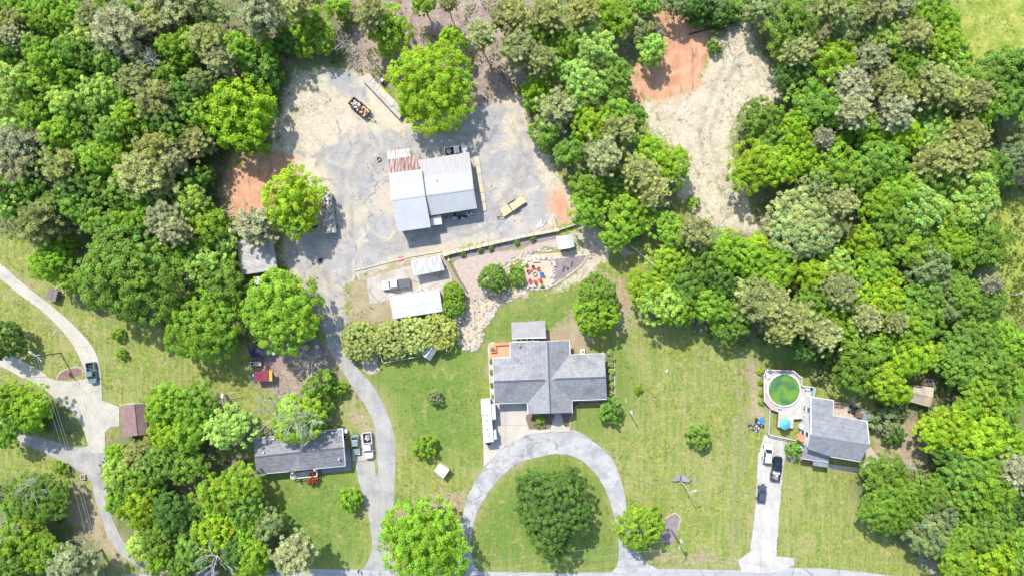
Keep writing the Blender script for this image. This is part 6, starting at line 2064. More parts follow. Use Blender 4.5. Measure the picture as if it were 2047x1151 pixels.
    for (x, y, lb) in ((828, 287, 'yellow-green planter box at the upper left of the patio'), (978, 490, 'yellow-green planter box at the lower edge of the patio')):
        c = Site('planter_box', lb, 'planter', *z(x, y))
        MB().box((0, 0, .25), (.5, .9, .4), .3 if x < 900 else 1.5).build('box', MAT['plank_tan'], c.r)
        MB().lathe([(.3, .42), (.38, .55), (.2, .75), (.05, .8)], 8).build('plant_mound', MAT['hedge_leaf'], c.r)


surf('stone_dark', (0.10, 0.09, 0.085), (0.16, 0.14, 0.13), 2.0)
surf('pinkgravel', (0.38, 0.33, 0.29), (0.50, 0.44, 0.38), 1.5, fine=6.0, bump=0.6, bdist=0.08)
garden()


# ------------------------------------------------------------------ vehicles
def outline(L, W, front=.82, rear=.9, n=6, r=.35):
    """plan of a car body, forward = +y"""
    P = []
    hw, hl = W / 2, L / 2
    def corner(cx, cy, rx, ry, a0):
        for i in range(n + 1):
            a = a0 + math.pi / 2 * i / n
            P.append((cx + rx * math.cos(a), cy + ry * math.sin(a)))
    rx, ry = hw * .5, r * 1.6
    corner(hw * front - rx * .0 - rx + rx * .36, hl - ry, rx * .64 + hw * (1 - front), ry, 0)
    corner(-(hw * front - rx + rx * .36), hl - ry, rx * .64 + hw * (1 - front), ry, math.pi / 2)
    corner(-(hw - rx * .6), -hl + r, rx * .6, r, math.pi)
    corner(hw - rx * .6, -hl + r, rx * .6, r, 3 * math.pi / 2)
    return P


def loft(levels, cap=True):
    """levels: list of (points, z or list of z)"""
    m = MB()
    n = len(levels[0][0])
    for pts, z in levels:
        m.v += [(p[0], p[1], z if not callable(z) else z(p[1])) for p in pts]
    for k in range(len(levels) - 1):
        for i in range(n):
            j = (i + 1) % n
            m.f.append((k * n + i, k * n + j, (k + 1) * n + j, (k + 1) * n + i))
    if cap:
        m.f.append(tuple(range(n - 1, -1, -1)))
        m.f.append(tuple((len(levels) - 1) * n + i for i in range(n)))
    return m


def sc(P, sx, sy, dy=0):
    return [(x * sx, y * sy + dy) for x, y in P]


def car(name, label, cat, rear, front, W, paint, spec, group=None):
    """spec: 'sedan','suv','hatch','pickup','pickup_cover','pickup_load'"""
    hz = 1.0
    a, b = Vector(G(rear[0], rear[1], hz)), Vector(G(front[0], front[1], hz))
    L = (b - a).length
    c = (a + b) / 2
    rz = math.atan2((b - a).y, (b - a).x) - math.pi / 2
    r = root(name, label, cat, (c.x, c.y, 0), rz, group)
    pm = MAT[paint]
    pick = spec.startswith('pickup')
    belt = 1.02 if pick else (1.0 if spec == 'suv' else .88)
    top = 1.85 if pick else (1.7 if spec == 'suv' else 1.42)
    O = outline(L, W)
    if pick:
        yb = -L * .08       # rear of the cab
        fo = [(x, max(y, yb)) for x, y in O]
        m = loft([(sc(fo, .93, .985), .35), (fo, .55), (fo, .9), (sc(fo, .93, .975), belt)])
        m.sm = False
        m.build('body', pm, r)
        hw = W / 2
        bed = MB()
        y0, y1 = -L / 2, yb + .02
        bed.box((hw - .07, (y0 + y1) / 2, .8), (.14, y1 - y0, .75)).box((-hw + .07, (y0 + y1) / 2, .8), (.14, y1 - y0, .75))
        bed.box((0, y1 - .06, .8), (W - .3, .1, .75))
        bed.build('bed_sides', pm, r)
        MB().box((0, y0 + .06, .82), (W - .3, .1, .68)).build('tailgate', pm, r)
        MB().box((0, (y0 + y1) / 2, .58), (W - .3, y1 - y0 - .2, .12)).build('bed_floor', MAT['black'] if spec != 'pickup_load' else MAT['steel'], r)
        if spec == 'pickup_cover':
            MB().box((0, (y0 + y1) / 2, 1.2), (W - .06, y1 - y0 - .02, .07)).build('bed_cover', MAT['cover_grey'], r)
        if spec in ('pickup_load', 'pickup_junk'):
            rr = random.Random(4)
            if spec == 'pickup_load':
                MB().box((0, y1 - .45, 1.05), (W - .4, .6, .3)).build('tool_box', MAT['white'], r)
            for k in range(9):
                MB().box((rr.uniform(-.55, .55), rr.uniform(y0 + .35, y1 - .9), .8 + rr.uniform(0, .2)), (rr.uniform(.2, .6), rr.uniform(.2, .6), .3), rr.uniform(0, 3)).build('cargo_piece', MAT[rr.choice(['white', 'debris_pale', 'steel', 'plank_brown'])], r)
        cy0, cy1 = yb + .05, yb + L * .34
    else:
        hood = lambda y: belt - .16 * max(0, (y - L * .12) / (L * .38)) ** 1.3 - .06 * max(0, (-y - L * .3) / (L * .2))
        m = loft([(sc(O, .9, .975), .28), (O, .5), (sc(O, 1, .998), .72), (sc(O, .93, .97), hood)])
        m.build('body', pm, r)
        cy0, cy1 = {'sedan': (-L * .36, L * .2), 'suv': (-L * .465, L * .2), 'hatch': (-L * .43, L * .2)}[spec]
    # glasshouse
    hwb, hwt = W / 2 * .90, W / 2 * .72
    sl_f = .75 if not pick else .6
    sl_r = {'sedan': .65, 'suv': .3, 'hatch': .5}.get(spec, .15)
    zb, zt = belt - .04, top - .04
    B = [(-hwb, cy0, zb), (hwb, cy0, zb), (hwb, cy1, zb - .03), (-hwb, cy1, zb - .03)]
    T = [(-hwt, cy0 + sl_r, zt), (hwt, cy0 + sl_r, zt), (hwt, cy1 - sl_f, zt), (-hwt, cy1 - sl_f, zt)]
    g = MAT['glass']
    MB().add([B[3], B[2], T[2], T[3]], [(0, 1, 2, 3)]).build('windshield', g, r)
    MB().add([B[1], B[0], T[0], T[1]], [(0, 1, 2, 3)]).build('rear_window', g, r)
    MB().add([B[0], B[3], T[3], T[0]], [(0, 1, 2, 3)]).build('side_window', g, r)
    MB().add([B[2], B[1], T[1], T[2]], [(0, 1, 2, 3)]).build('side_window', g, r)
    rt = [(-hwt - .03, cy0 + sl_r - .08), (-hwt * .8, cy0 + sl_r - .14), (hwt * .8, cy0 + sl_r - .14), (hwt + .03, cy0 + sl_r - .08), (hwt + .03, cy1 - sl_f - .02), (hwt * .8, cy1 - sl_f + .05), (-hwt * .8, cy1 - sl_f + .05), (-hwt - .03, cy1 - sl_f - .02)]
    loft([(rt, zt - .02), (sc(rt, .97, 1), zt + .05), (sc(rt, .86, .94), zt + .09)]).build('roof', pm, r)
    pl = MB()
    for q, t in zip(B, T):
        pl.tube(q, t, .07, .06, 5)
    my = (cy0 + cy1 - sl_f) / 2
    for sx in (-1, 1):
        pl.tube((sx * hwb, my, zb), (sx * hwt, my, zt), .06, .05, 5)
    pl.build('pillars', pm, r)
    for sx in (-1, 1):
        MB().box((sx * (W / 2 + .08), cy1 - .35, belt + .06), (.2, .12, .14)).build('mirror', pm, r)
        MB().box((sx * W / 2 * .66, L / 2 - .12, .7), (.34, .16, .16)).build('headlight', MAT['lamp_lens'], r)
        MB().box((sx * W / 2 * .8, -L / 2 + .04, .8), (.24, .1, .2)).build('taillight', MAT['tail_red'], r)
        for yy in (L * .31, -L * .29):
            wh = MB().tube((sx * (W / 2 - .2), yy, .34), (sx * (W / 2 + .01), yy, .34), .35, .35, 16).build('wheel', MAT['rubber'], r)
            MB().tube((sx * (W / 2), yy, .34), (sx * (W / 2 + .03), yy, .34), .2, .2, 12).build('rim', MAT['chrome'], wh)
    MB().box((0, L / 2 - .05, .45), (W * .8, .12, .2)).build('bumper', MAT['chrome' if pick else 'black'], r)
    MB().box((0, -L / 2 + .03, .45), (W * .8, .12, .2)).build('bumper', MAT['chrome' if pick else 'black'], r)
    return r


plain('cover_grey', (0.10, 0.10, 0.105), 0.7)


def vehicles():
    car('pickup_truck', 'white pickup truck parked behind the metal workshop', 'pickup', (889, 304.5), (934, 298), 1.95, 'paint_white', 'pickup_junk')
    car('pickup_truck', 'white pickup with a dark bed cover between the two carports', 'pickup', (819, 565), (763, 571), 2.0, 'paint_white', 'pickup_cover')
    car('sedan', 'pale sage sedan on the pad by the dark-roofed house', 'car', (708.5, 868), (712, 909), 1.8, 'paint_sage', 'sedan')
    car('pickup_truck', 'white pickup on the pad by the dark-roofed house', 'pickup', (733, 864), (737.5, 916), 2.0, 'paint_white', 'pickup_junk')
    car('pickup_truck', 'dark teal pickup on the far left concrete drive', 'pickup', (179, 724), (185, 766), 1.85, 'paint_teal', 'pickup')
    car('suv', 'white car nearest the fence on the white gravel drive', 'car', (1533, 926), (1538, 886), 1.85, 'paint_white', 'suv')
    car('pickup_truck', 'dark navy pickup with a loaded bed on the white gravel drive', 'pickup', (1549, 960), (1557, 912), 1.95, 'paint_navy', 'pickup_load')
    car('sedan', 'slate grey car farthest down the white gravel drive', 'car', (1522, 1005), (1526, 968), 1.75, 'paint_slate', 'hatch')
    # caravan
    z = ZM(940, 620, 3.8375)
    h = 3.2
    s = Site('travel_trailer', 'long white travel trailer with two slide-outs on the garage apron', 'caravan', 978, 845)
    A, B, C, D = z(80, 692), z(153, 686), z(180, 1008), z(103, 1016)
    q = s.ps([A, B, C, D], h)
    MB().prism([(p[0], p[1]) for p in q], .55, h - .12).build('body', MAT['paint_white'], s.r)
    cx = sum(p[0] for p in q) / 4; cy = sum(p[1] for p in q) / 4
    MB().prism([(cx + (p[0] - cx) * .985, cy + (p[1] - cy) * .99) for p in q], h - .12, h).build('roof', MAT['paint_white'], s.r)
    for (P, hh) in (([(163, 722), (190, 718), (197, 833), (170, 838)], 2.75), ([(178, 922), (198, 918), (203, 988), (183, 992)], 2.6)):
        sl = s.ps([z(*p) for p in P], hh)
        sl[0] = (sl[0][0] - .35, sl[0][1], hh); sl[3] = (sl[3][0] - .35, sl[3][1], hh)
        MB().prism([(p[0], p[1]) for p in sl], .9, hh).build('slide_out', MAT['paint_white'], s.r)
    for (x, y, w_, l_, hh, mm) in ((126, 795, .5, .75, .14, 'steel'), (139, 950, .5, .75, .14, 'steel'), (98, 801, .22, .22, .2, 'black'), (129, 842, .2, .2, .2, 'black'), (134, 910, .25, .25, .16, 'black'), (158, 885, .2, .25, .15, 'white')):
        p = s.p(z(x, y), h)
        MB().box((p[0], p[1], h + hh / 2 - .02), (w_, l_, hh), .05).build('roof_vent', MAT[mm], s.r)
        if w_ == .5:
            MB().box((p[0], p[1], h + hh), (w_ * .55, l_ * .6, .05), .05).build('vent_lid', MAT['lamp_lens'], s.r)
    p = s.p(z(118, 683), 2.8)
    MB().beam(s.p(z(85, 680), 2.9), s.p(z(148, 675), 2.9), .12, .1).build('rear_ladder_rack', MAT['white'], s.r)
    p0, p1 = s.p(z(125, 1015), .6), s.p(z(146, 1032), .6)
    MB().tube(s.p(z(112, 1012), .6), p1, .07).tube(s.p(z(170, 1005), .6), p1, .07).build('tow_frame', MAT['black'], s.r)
    MB().box((p1[0] - .05, p1[1] + .25, .75), (.5, .4, .4)).build('gas_box', MAT['paint_navy'], s.r)
    for (x, y) in ((88, 840), (92, 880), (165, 835), (168, 875)):
        p = s.p(z(x, y), 1.0)
        MB().tube((p[0] - .1, p[1], .38), (p[0] + .1, p[1], .38), .38, .38, 14).build('wheel', MAT['rubber'], s.r)

    # flat trailer
    z = ZM(960, 370, 7.673)
    s = Site('flatbed_trailer', 'tan-decked flatbed trailer parked askew right of the workshop', 'trailer', *z(505, 330))
    A, B, C, D = z(298, 385), z(640, 170), z(715, 250), z(362, 490)
    ax = Vector(s.p(B, .8)) - Vector(s.p(A, .8)); ang = math.atan2(ax.y, ax.x)
    E, F = z(425, 300), z(490, 405)
    for P in ((A, E, F, D), (z(437, 293), B, C, z(500, 398))):
        poly = [s.p(p, .8)[:2] for p in P]
        plank_run(s, poly, ang, .3, .8, MAT['plank_tan'], 'deck_board', .02)
    cc = Vector(s.p(z(505, 330), .7))
    Lx, Wx = ax.length, (Vector(s.p(C, .8)) - Vector(s.p(B, .8))).length
    dr = ax.normalized(); nr = Vector((-dr.y, dr.x, 0))
    fr = MB()
    for sg in (-1, 1):
        a = cc + nr * sg * (Wx / 2 + .05)
        fr.beam(a - dr * Lx / 2, a + dr * Lx / 2, .1, .16)
    fr.beam(cc - dr * (Lx * .5) - nr * Wx / 2, cc - dr * (Lx * .5) + nr * Wx / 2, .12, .16).beam(cc + dr * (Lx * .5) - nr * Wx / 2, cc + dr * (Lx * .5) + nr * Wx / 2, .12, .16).beam(cc - dr * (Lx * .12) - nr * Wx / 2 + Vector((0, 0, .11)), cc - dr * (Lx * .12) + nr * Wx / 2 + Vector((0, 0, .11)), .14, .2)
    fr.build('frame', MAT['black'], s.r)
    MB().tube(cc - dr * (Lx / 2) + nr * .8, cc - dr * (Lx / 2 + 1.4), .06).tube(cc - dr * (Lx / 2) - nr * .8, cc - dr * (Lx / 2 + 1.4), .06).build('tow_frame', MAT['black'], s.r)
    MB().box(cc - dr * (Lx / 2 + 1.2) - Vector((0, 0, .25)), (.2, .2, .7)).build('jack', MAT['steel'], s.r)
    for sg in (-1, 1):
        for k in (-.05, .12):
            a = cc + nr * sg * (Wx / 2 + .2) + dr * Lx * k
            MB().tube((a - nr * .1 - Vector((0, 0, .34))), (a + nr * .1 - Vector((0, 0, .34))), .35, .35, 12).build('wheel', MAT['rubber'], s.r)
        a = cc + nr * sg * (Wx / 2 + .22) + dr * Lx * .035
        MB().box((a.x, a.y, .8), (2.0, .3, .05), ang).build('mudguard', MAT['black'], s.r)

    # dump trailer with debris
    z = ZM(680, 130, 7.673)
    s = Site('debris_trailer', 'black-rimmed box trailer heaped with scrap in the sandy yard', 'trailer', *z(295, 640))
    A, B, C, D = z(210, 490), z(465, 705), z(365, 800), z(122, 590)
    P = [Vector(s.p(q, 1.3)) for q in (A, B, C, D)]
    for i in range(4):
        MB().beam(P[i], P[(i + 1) % 4], .13, .75).build('side_wall', MAT['rust_steel' if i % 2 else 'black'], s.r)
    MB().prism([(p.x, p.y) for p in P], .5, .6).build('floor', MAT['rust_steel'], s.r)
    rr = random.Random(9)
    for k in range(46):
        u, v = rr.uniform(.06, .94), rr.uniform(.1, .9)
        q = P[0].lerp(P[1], u).lerp(P[3].lerp(P[2], u), v)
        MB().box((q.x, q.y, .72 + rr.uniform(0, .3)), (rr.uniform(.15, .9), rr.uniform(.1, .4), rr.uniform(.1, .3)), rr.uniform(0, 3)).build('scrap_piece', MAT[rr.choice(['debris_wood', 'debris_wood', 'debris_pale'] if u > .55 else ['steel', 'white', 'black', 'debris_pale', 'rust_steel'])], s.r)
    dr = (P[1] - P[0]).normalized(); nr = Vector((-dr.y, dr.x, 0))
    m_ = (P[1] + P[2]) / 2
    tip = m_ + dr * 1.9; tip.z = .6; m_.z = .6
    MB().tube(m_ + nr * .7, tip, .07).tube(m_ - nr * .7, tip, .07).build('tow_frame', MAT['steel'], s.r)
    MB().tube(tip, tip + dr * .5, .08).build('coupler', MAT['black'], s.r)
    mid = (P[0] + P[2]) / 2
    for sg in (-1, 1):
        for k in (-.45, .45):
            a = mid + nr * sg * ((P[0] - P[3]).length / 2 + .15) + dr * k
            a.z = .36
            MB().tube(a - nr * .1, a + nr * .1, .36, .36, 12).build('wheel', MAT['rubber'], s.r)
    # raised loading dock
    s = Site('loading_dock', 'long raised concrete dock with panels running under the wide tree', 'dock', *z(630, 480))
    A, B, C, D = z(430, 125), z(980, 690), z(910, 830), z(345, 235)
    s.slab('dock_wall', [A, B, C, D], 1.2, MAT['concrete'], 1.1)
    l = lambda a, b, u: (a[0] + (b[0] - a[0]) * u, a[1] + (b[1] - a[1]) * u)
    for (u0, u1, mm) in ((.01, .13, 'plank_brown2'), (.145, .235, 'metal_grey'), (.25, .34, 'debris_pale'), (.35, .55, 'plank_tan'), (.56, .75, 'plank_grey')):
        a, b, c, d = l(A, B, u0), l(A, B, u1), l(D, C, u1), l(D, C, u0)
        MB().prism(s.ps([l(a, d, .06), l(b, c, .06), l(b, c, .62), l(a, d, .62)], 1.16), .05).build('deck_panel', MAT[mm], s.r)
    t = Site('black_bin', 'black bin standing beside the upper end of the dock', 'bin', *z(655, 255))
    MB().box((0, 0, .55), (1.1, .9, 1.1), -.8).build('body', MAT['black'], t.r)
    MB().box((0, 0, 1.13), (.6, .7, .08), -.8).build('lid', MAT['steel'], t.r)
    flat('dock_lane', [z(380, 260), z(960, 930), z(760, 950), z(420, 480)], 0.02, MAT['debris_sand'])

    # open container with debris
    z = ZM(450, 370, 5.48)
    s = Site('open_container', 'tall open container of rubble under the leaning yellow-green tree', 'container', *z(1140, 310))
    A, B, C, D = z(1045, 90), z(1150, 85), z(1212, 515), z(1080, 525)
    P = [Vector(s.p(q, 1.9)) for q in (A, B, C, D)]
    for i in range(4):
        MB().beam(P[i], P[(i + 1) % 4], .16, 1.6).build('side_wall', MAT['paint_sage' if i == 1 else 'plank_grey'], s.r)
    MB().prism([(p.x, p.y) for p in P], .3, 1.45).build('load_base', MAT['debris_sand'], s.r)
    for k in range(60):
        u, v = rr.uniform(.03, .97), rr.uniform(.1, .85)
        q = P[0].lerp(P[3], u).lerp(P[1].lerp(P[2], u), v)
        MB().box((q.x, q.y, 1.5 + rr.uniform(0, .4)), (rr.uniform(.3, 1.1), rr.uniform(.3, .7), rr.uniform(.2, .5)), rr.uniform(0, 3)).build('rubble_piece', MAT[rr.choice(['white', 'concrete', 'debris_pale', 'stone_pale'] if u > .55 else ['debris_pale', 'debris_sand', 'debris_sand', 'plank_brown2', 'white'])], s.r)
    for i in (0, 3):
        for k in range(3):
            q = P[1].lerp(P[2], .15 + k * .35) if i else P[0].lerp(P[3], .15 + k * .35)
            MB().tube((q.x - .12, q.y, .35), (q.x + .12, q.y, .35), .35, .35, 12).build('wheel', MAT['rubber'], s.r)
    t = Site('black_mower', 'black ride-on mower with a pale hood left of the container', 'mower', *z(975, 432))
    MB().box((0, 0, .5), (.9, 1.7, .5), .5).build('body', MAT['black'], t.r)
    MB().box((0, .05, .8), (.45, 1.1, .12), .5).build('hood', MAT['lamp_lens'], t.r)
    MB().box((.3, -.55, .95), (.5, .12, .5), .5).build('seat', MAT['black'], t.r)
    for (x, y) in ((-.65, .35), (.2, .75), (-.2, -.75), (.65, -.35)):
        MB().tube((x - .1, y - .05, .28), (x + .1, y + .05, .28), .28, .28, 10).build('wheel', MAT['rubber'], t.r)
    t = Site('ground_drum', 'rusty drum lying in the shade on the gravel', 'drum', *z(1048, 822))
    MB().tube((-.15, -.35, .3), (.15, .35, .3), .28, .28, 12).build('barrel', MAT['black'], t.r)
    MB().tube((.15, .35, .3), (.16, .37, .3), .24, .24, 12).build('lid', MAT['rust_steel'], t.r)
    t = Site('rusty_ring', 'rusty round fire ring in the yard left of the rusted lean-to', 'ring', 758, 319)
    for k in range(10):
        a = k * .628
        MB().box((math.cos(a) * .42, math.sin(a) * .42, .15), (.12, .27, .3), a).build('ring_segment', MAT['rust_steel'], t.r)
    # white frames lying by the wall
    z = ZM(960, 370, 7.673)
    t = Site('scrap_steelwork', 'white forked frames lying on the gravel by the block wall', 'scrap', *z(925, 600))
    for (a, b) in (((870, 680), (945, 530)), ((895, 660), (970, 560)), ((940, 655), (1012, 548)), ((1035, 548), (1100, 640)), ((870, 620), (950, 520)), ((868, 625), (880, 660)), ((1118, 480), (1135, 570))):
        MB().tube(t.p(z(*a), .12), t.p(z(*b), .12), .1, .1, 5).build('bar', MAT['white'], t.r)
    t.slab('plate', [z(870, 610), z(940, 560), z(960, 630), z(885, 665)], .06, MAT['white'], .1)


surf('plank_brown2', (0.40, 0.33, 0.28), (0.48, 0.40, 0.34), 1.0)
surf('debris_sand', (0.52, 0.44, 0.33), (0.44, 0.36, 0.26), 0.8, bump=0.5)
vehicles()


# ------------------------------------------------------------------ poles, wires, small things on the lawns
def pole(px, py, h, r, name, label, mat, lean=None):
    s = Site(name, label, 'pole', px, py)
    MB().tube((0, 0, -.3), (0, 0, h), r, r * .7, 10).build('shaft', mat, s.r)
    return s


def sag(a, b, n=14, d=.8):
    a, b = Vector(a), Vector(b)
    return [a.lerp(b, k / n) - Vector((0, 0, 4 * d * (k / n) * (1 - k / n))) for k in range(n + 1)]


def poles():
    s = pole(122, 705, 8.2, .16, 'utility_pole', 'dark utility pole with transformer in the mulch bed of the left drive', MAT['pole_wood'])
    MB().tube((-1.1, 1.0, 7.7), (1.1, -1.0, 7.7), .07).build('crossarm', MAT['pole_grey'], s.r)
    MB().lathe([(.25, 6.2), (.28, 6.3), (.28, 7.0), (.12, 7.15)], 12, (-.45, 0, 0)).build('transformer', MAT['pale_blue'], s.r)
    MB().tube((0, 0, 7.9), (-.9, .8, 8.1), .05).box((-1.1, .95, 8.1), (.6, .3, .14), -.6).build('lamp_arm', MAT['pole_grey'], s.r)
    for k in (-1, 0, 1):
        MB().tube((k * 1.0, -k * .9, 7.7), (k * 1.0, -k * .9, 7.95), .06).build('insulator', MAT['white'], s.r)
    top1 = Vector(s.o) + Vector((0, 0, 7.9))
    s = pole(470, 796, 6.6, .1, 'light_pole', 'grey light pole with white lamp arm behind the dark-roofed house', MAT['pole_grey'])
    MB().tube((0, 0, 6.4), (.1, 1.3, 6.9), .05).build('lamp_arm', MAT['white'], s.r)
    MB().lathe([(.1, 0), (.26, .08), (.24, .22), (.1, .3)], 10, (.1, 1.6, 6.75), 1, 2.2).build('lamp_head', MAT['white'], s.r)
    top2 = Vector(s.o) + Vector((0, 0, 6.4))
    s = Site('clothesline_post', 'T-shaped clothesline post near the maroon playhouse', 'post', 477, 781)
    MB().tube((0, 0, 0), (0, 0, 2.1), .06).build('upright', MAT['steel'], s.r)
    MB().tube((-1.1, -.1, 2.1), (1.1, .1, 2.1), .06).build('crossbar', MAT['debris_pale'], s.r)
    s = pole(1258, 823, 5.2, .1, 'light_pole', 'thin lamp pole on the lawn right of the main house', MAT['pole_grey'])
    MB().tube((0, 0, 5.1), (-.4, .8, 5.3), .05).build('lamp_arm', MAT['white'], s.r)
    MB().box((-.45, .95, 5.3), (.3, .55, .14), .4).build('lamp_head', MAT['white'], s.r)
    s = pole(1361, 962, 7.8, .1, 'light_pole', 'white lamp pole rising between two flat boulders on the right lawn', MAT['pole_grey'])
    MB().tube((0, 0, 7.7), (.9, .35, 8.0), .05).tube((0, 0, 7.7), (.2, -.4, 7.8), .05).build('lamp_arm', MAT['white'], s.r)
    MB().box((1.0, .4, 8.0), (.55, .3, .14), .4).build('lamp_head', MAT['white'], s.r)
    s = pole(1342, 1058, 8.6, .16, 'utility_pole', 'dark utility pole with crossarm in the purple bed near the road', MAT['pole_wood'])
    MB().tube((-.25, -1.0, 8.1), (.25, 1.0, 8.1), .07).build('crossarm', MAT['pole_grey'], s.r)
    MB().lathe([(.22, 6.9), (.25, 7.0), (.25, 7.6), (.1, 7.7)], 12, (.4, .1, 0)).build('transformer', MAT['white'], s.r)
    for k in (-1, 0, 1):
        MB().tube((k * .22, k * .9, 8.1), (k * .22, k * .9, 8.35), .06).build('insulator', MAT['white'], s.r)
    t3 = Vector(s.o)
    W = MAT['wire']
    def line(a, b, nm, d=.8):
        MB().path(sag(a, b, 16, d), .022, 4).build('power_line', W, label=nm, cat='wire')
    g = lambda x, y, h: Vector(G(x, y, h))
    line(t3 + Vector((-.25, -.9, 8.3)), g(980, 1138, 7.6), 'upper power wire crossing the horseshoe driveway mouth', .5)
    line(t3 + Vector((.25, .9, 8.3)), g(980, 1122, 7.8), 'lower power wire crossing the horseshoe driveway mouth', .5)
    line(t3 + Vector((.3, 0, 7.9)), g(1560, 1120, 5.5), 'power wire running right from the roadside utility pole', .6)
    line(top1 + Vector((-.9, .8, 0)), g(196, 1165, 7.6), 'left wire of the power line down the far left', .9)
    line(top1 + Vector((0, 0, 0)), g(207, 1165, 7.6), 'middle wire of the power line down the far left', .9)
    line(top1 + Vector((.9, -.8, 0)), g(212, 1165, 7.6), 'right wire of the power line down the far left', .9)
    line(top1, top2, 'service wire crossing the far left lawn', 1.0)

    # boulders
    for (x, y, sz, lb) in ((1347, 957, .95, 'left grey flat boulder at the foot of the white lamp pole'), (1375, 957, 1.05, 'right grey flat boulder at the foot of the white lamp pole'), (1333, 741, .42, 'single white rock on the right lawn')):
        t = Site('boulder', lb, 'boulder', x, y)
        if sz > .5:
            zb = ZM(1220, 920, 4.983)
            P = [(612, 208), (640, 172), (688, 138), (704, 150), (700, 198), (650, 212)] if x < 1360 else [(707, 140), (745, 152), (808, 192), (794, 222), (750, 218), (711, 210)]
            Q = [Vector(t.p(zb(*q), .4)) for q in P]
            c_ = sum(Q, Vector()) / len(Q)
            lo = [(q.x, q.y) for q in Q]
            up = [(c_.x + (q.x - c_.x) * .8, c_.y + (q.y - c_.y) * .78) for q in Q]
            lo, up = lo[::-1], up[::-1]
            loft([(lo, -.1), (lo, .32), (up, lambda y_: .58)]).build('stone', MAT['stone_grey2'], t.r)
            continue
        rock(t.r, (0, 0, .05), sz, MAT['stone_grey2' if sz > .5 else 'stone_pale'], 2 if x < 1360 else 3, 'stone', .55, 1.0)
    t = Site('bed_edging', 'yellowish stone edging of the purple bed by the road', 'edging', 1340, 1040)
    for k, (x, y) in enumerate(spline([(1318, 1050), (1334, 1034), (1350, 1026), (1360, 1036), (1356, 1058)], .35)):
        q = t.p((x, y), .1)
        rock(t.r, (q[0], q[1], .02), .24, MAT['stone_tan'], k, 'edging_stone', .6)
    t = Site('bed_edging', 'tan stone edging of the mulch bed in the drive fork', 'edging', 140, 748)
    for k, (x, y) in enumerate(spline([(113, 757), (118, 747), (130, 739), (150, 734), (163, 737), (166, 744)], .4)):
        q = t.p((x, y), .1)
        rock(t.r, (q[0], q[1], .02), .26, MAT['stone_tan'], k, 'edging_stone', .6)
    t = Site('tree_ring', 'grey stone ring under the dark tree at the left edge', 'edging', 42, 675)
    for k in range(10):
        a = -1.7 + k * .38
        q = t.p((36 + 13 * math.cos(a), 675 + 13 * math.sin(a)), .1)
        rock(t.r, (q[0], q[1], .02), .3, MAT['stone_grey'], k, 'edging_stone', .6)
    t = Site('stone_planter', 'small square stone planter at the lower left drive', 'planter', 168, 952)
    MB().box((-.45, 0, .25), (.15, 1.1, .5)).box((.45, 0, .25), (.15, 1.1, .5)).box((0, .48, .25), (.75, .15, .5)).box((0, -.48, .25), (.75, .15, .5)).build('box', MAT['stone_tan'], t.r)
    MB().box((0, 0, .2), (.74, .8, .36)).build('soil', MAT['mulch_brown'], t.r)
    # rubbish heap with tarpaulin
    z = ZM(1490, 720, 4.797)
    t = Site('rubbish_heap', 'dark heap of rubbish with a blue tarpaulin left of the pool yard', 'heap', *z(105, 620))
    rr = random.Random(6)
    for k in range(34):
        a, r_ = rr.uniform(0, 6.28), 1.25 * math.sqrt(rr.random())
        MB().box((r_ * math.cos(a), r_ * math.sin(a) * .85, .1 + .5 * (1.3 - r_) * rr.random() + .1), (rr.uniform(.25, .7), rr.uniform(.1, .4), rr.uniform(.1, .3)), rr.uniform(0, 3)).build('rubbish_piece', MAT[rr.choice(['black', 'navy_cloth', 'steel', 'stone_dark', 'debris_pale'])], t.r)
    P = []
    for i in range(7):
        for j in range(5):
            P.append((.25 + i * .18 + rr.uniform(-.05, .05), .25 + j * .22 + .1 * i * .5 + rr.uniform(-.05, .05), .5 + rr.uniform(-.18, .18) - .04 * i))
    m = MB().add(P, [(i * 5 + j, (i + 1) * 5 + j, (i + 1) * 5 + j + 1, i * 5 + j + 1) for i in range(6) for j in range(4)])
    m.build('tarpaulin', MAT['blue_tarp'], t.r)
    t.r.scale = (1.25, 1.25, 1.0)
    # mailboxes
    for (x, y, lb) in ((719, 1137, 'small black mailbox at the mouth of the gravel drive'), (1111, 1137, 'dark mailbox on the verge in front of the evergreen tree')):
        t = Site('mailbox', lb, 'mailbox', x, y)
        MB().box((0, 0, .55), (.12, .12, 1.1)).build('post', MAT['plank_brown'], t.r)
        MB().box((0, 0, 1.2), (.28, .6, .26)).build('box', MAT['black'], t.r)
        MB().box((.16, .1, 1.32), (.03, .2, .12)).build('flag', MAT['tail_red'], t.r)
    # fallen pole, black pole, log
    t = Site('fallen_log', 'straight pale log lying at the shady edge of the right lawn', 'log', 1285, 511)
    MB().tube(t.p((1262, 492), .2), t.p((1308, 531), .2), .2, .16, 8).build('log', MAT['bark_grey'], t.r)
    MB().tube(t.p((1308, 531), .2), t.p((1308.6, 531.5), .2), .13, .13, 8).build('cut_end', MAT['debris_pale'], t.r)
    t = Site('black_pipe', 'long black pipe lying across the top of the right clay bank', 'pipe', 1420, 58)
    MB().tube(t.p((1377, 69), .3), t.p((1465, 46), .5), .14, .12, 8).build('pipe', MAT['black'], t.r)
    MB().box(t.p((1420, 58), .2), (.3, .3, .4)).build('prop', MAT['plank_brown'], t.r)
    t = Site('dead_branch', 'pale dead branch lying on the meadow edge at top right', 'branch', 1957, 148)
    rg = random.Random(2)
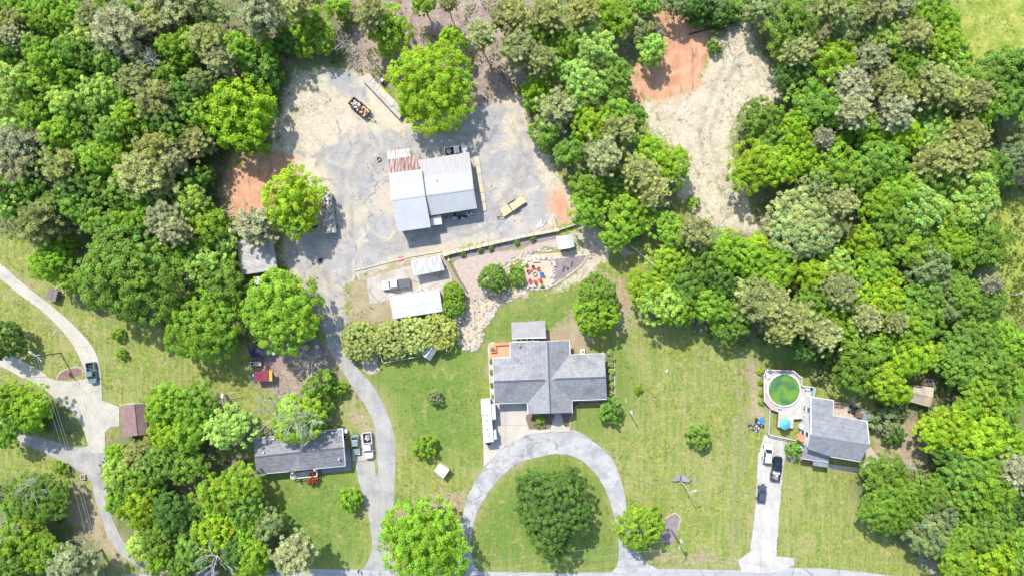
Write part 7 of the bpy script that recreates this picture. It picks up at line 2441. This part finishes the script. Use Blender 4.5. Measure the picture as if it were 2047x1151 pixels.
    m = MB(); branches(m, Vector((-.9, -1.6, .2)), Vector((.5, .9, .08)), 3.2, .12, 2, rg, .4, 2); m.build('branch', MAT['bark_grey'], t.r)
    t = Site('dead_branch', 'white forked dead branch on the crowns near the right edge', 'branch', 1971, 588)
    t.r.location.z = 9.0
    m = MB(); branches(m, Vector((0, 0, 0)), Vector((.5, .3, .5)), 2.0, .1, 2, rg, .6, 2); m.tube((0, 0, -9), (0, 0, 0), .12, .1, 6); m.build('branch', MAT['bark_grey'], t.r)
    # brush piles
    for k, (x, y, r_, lb) in enumerate(((446, 390, 2.4, 'upper brush pile along the left edge of the clay bank'), (458, 430, 2.0, 'lower brush pile along the left edge of the clay bank'), (1250, 100, 2.2, 'tangle of grey limbs beside the right clay bank'), (1455, 95, 2.0, 'grey brush pile at the right of the clay bank'), (720, 120, 1.6, 'brush pile above the long dock'), (1540, 180, 1.8, 'few pale limbs at the right rim of the pale clearing'))):
        t = Site('brush_pile', lb, 'brush pile', x, y)
        rg = random.Random(30 + k)
        for j in range(9):
            m = MB()
            a = rg.uniform(0, 6.28)
            branches(m, Vector((rg.uniform(-.6, .6) * r_, rg.uniform(-.8, .8) * r_, .25)), Vector((math.cos(a), math.sin(a), .06)), r_ * .8, .07, 1, rg, .5, 2)
            m.build('limb', MAT['bark_grey' if j % 3 else 'bark'], t.r)
    # stray white specks of the lawns
    t = Site('white_stick', 'short white stick lying on the grass between the left drives', 'stick', 109, 666)
    MB().tube((-.5, -.55, .08), (.5, .5, .08), .08, .06, 6).build('stick', MAT['white'], t.r)
    MB().tube((.5, .5, .08), (.6, .5, .2), .04).build('knob', MAT['white'], t.r)
    t = Site('white_post', 'slim white post on the lawn right of the house bed', 'post', 1251, 799)
    MB().tube((-.1, .4, .06), (.15, -.5, .06), .07).build('shaft', MAT['white'], t.r)
    MB().box((.15, -.5, .08), (.18, .12, .16)).build('cap', MAT['white'], t.r)


surf('stone_grey2', (0.19, 0.182, 0.18), (0.26, 0.25, 0.245), 0.8, bump=0.4)
poles()
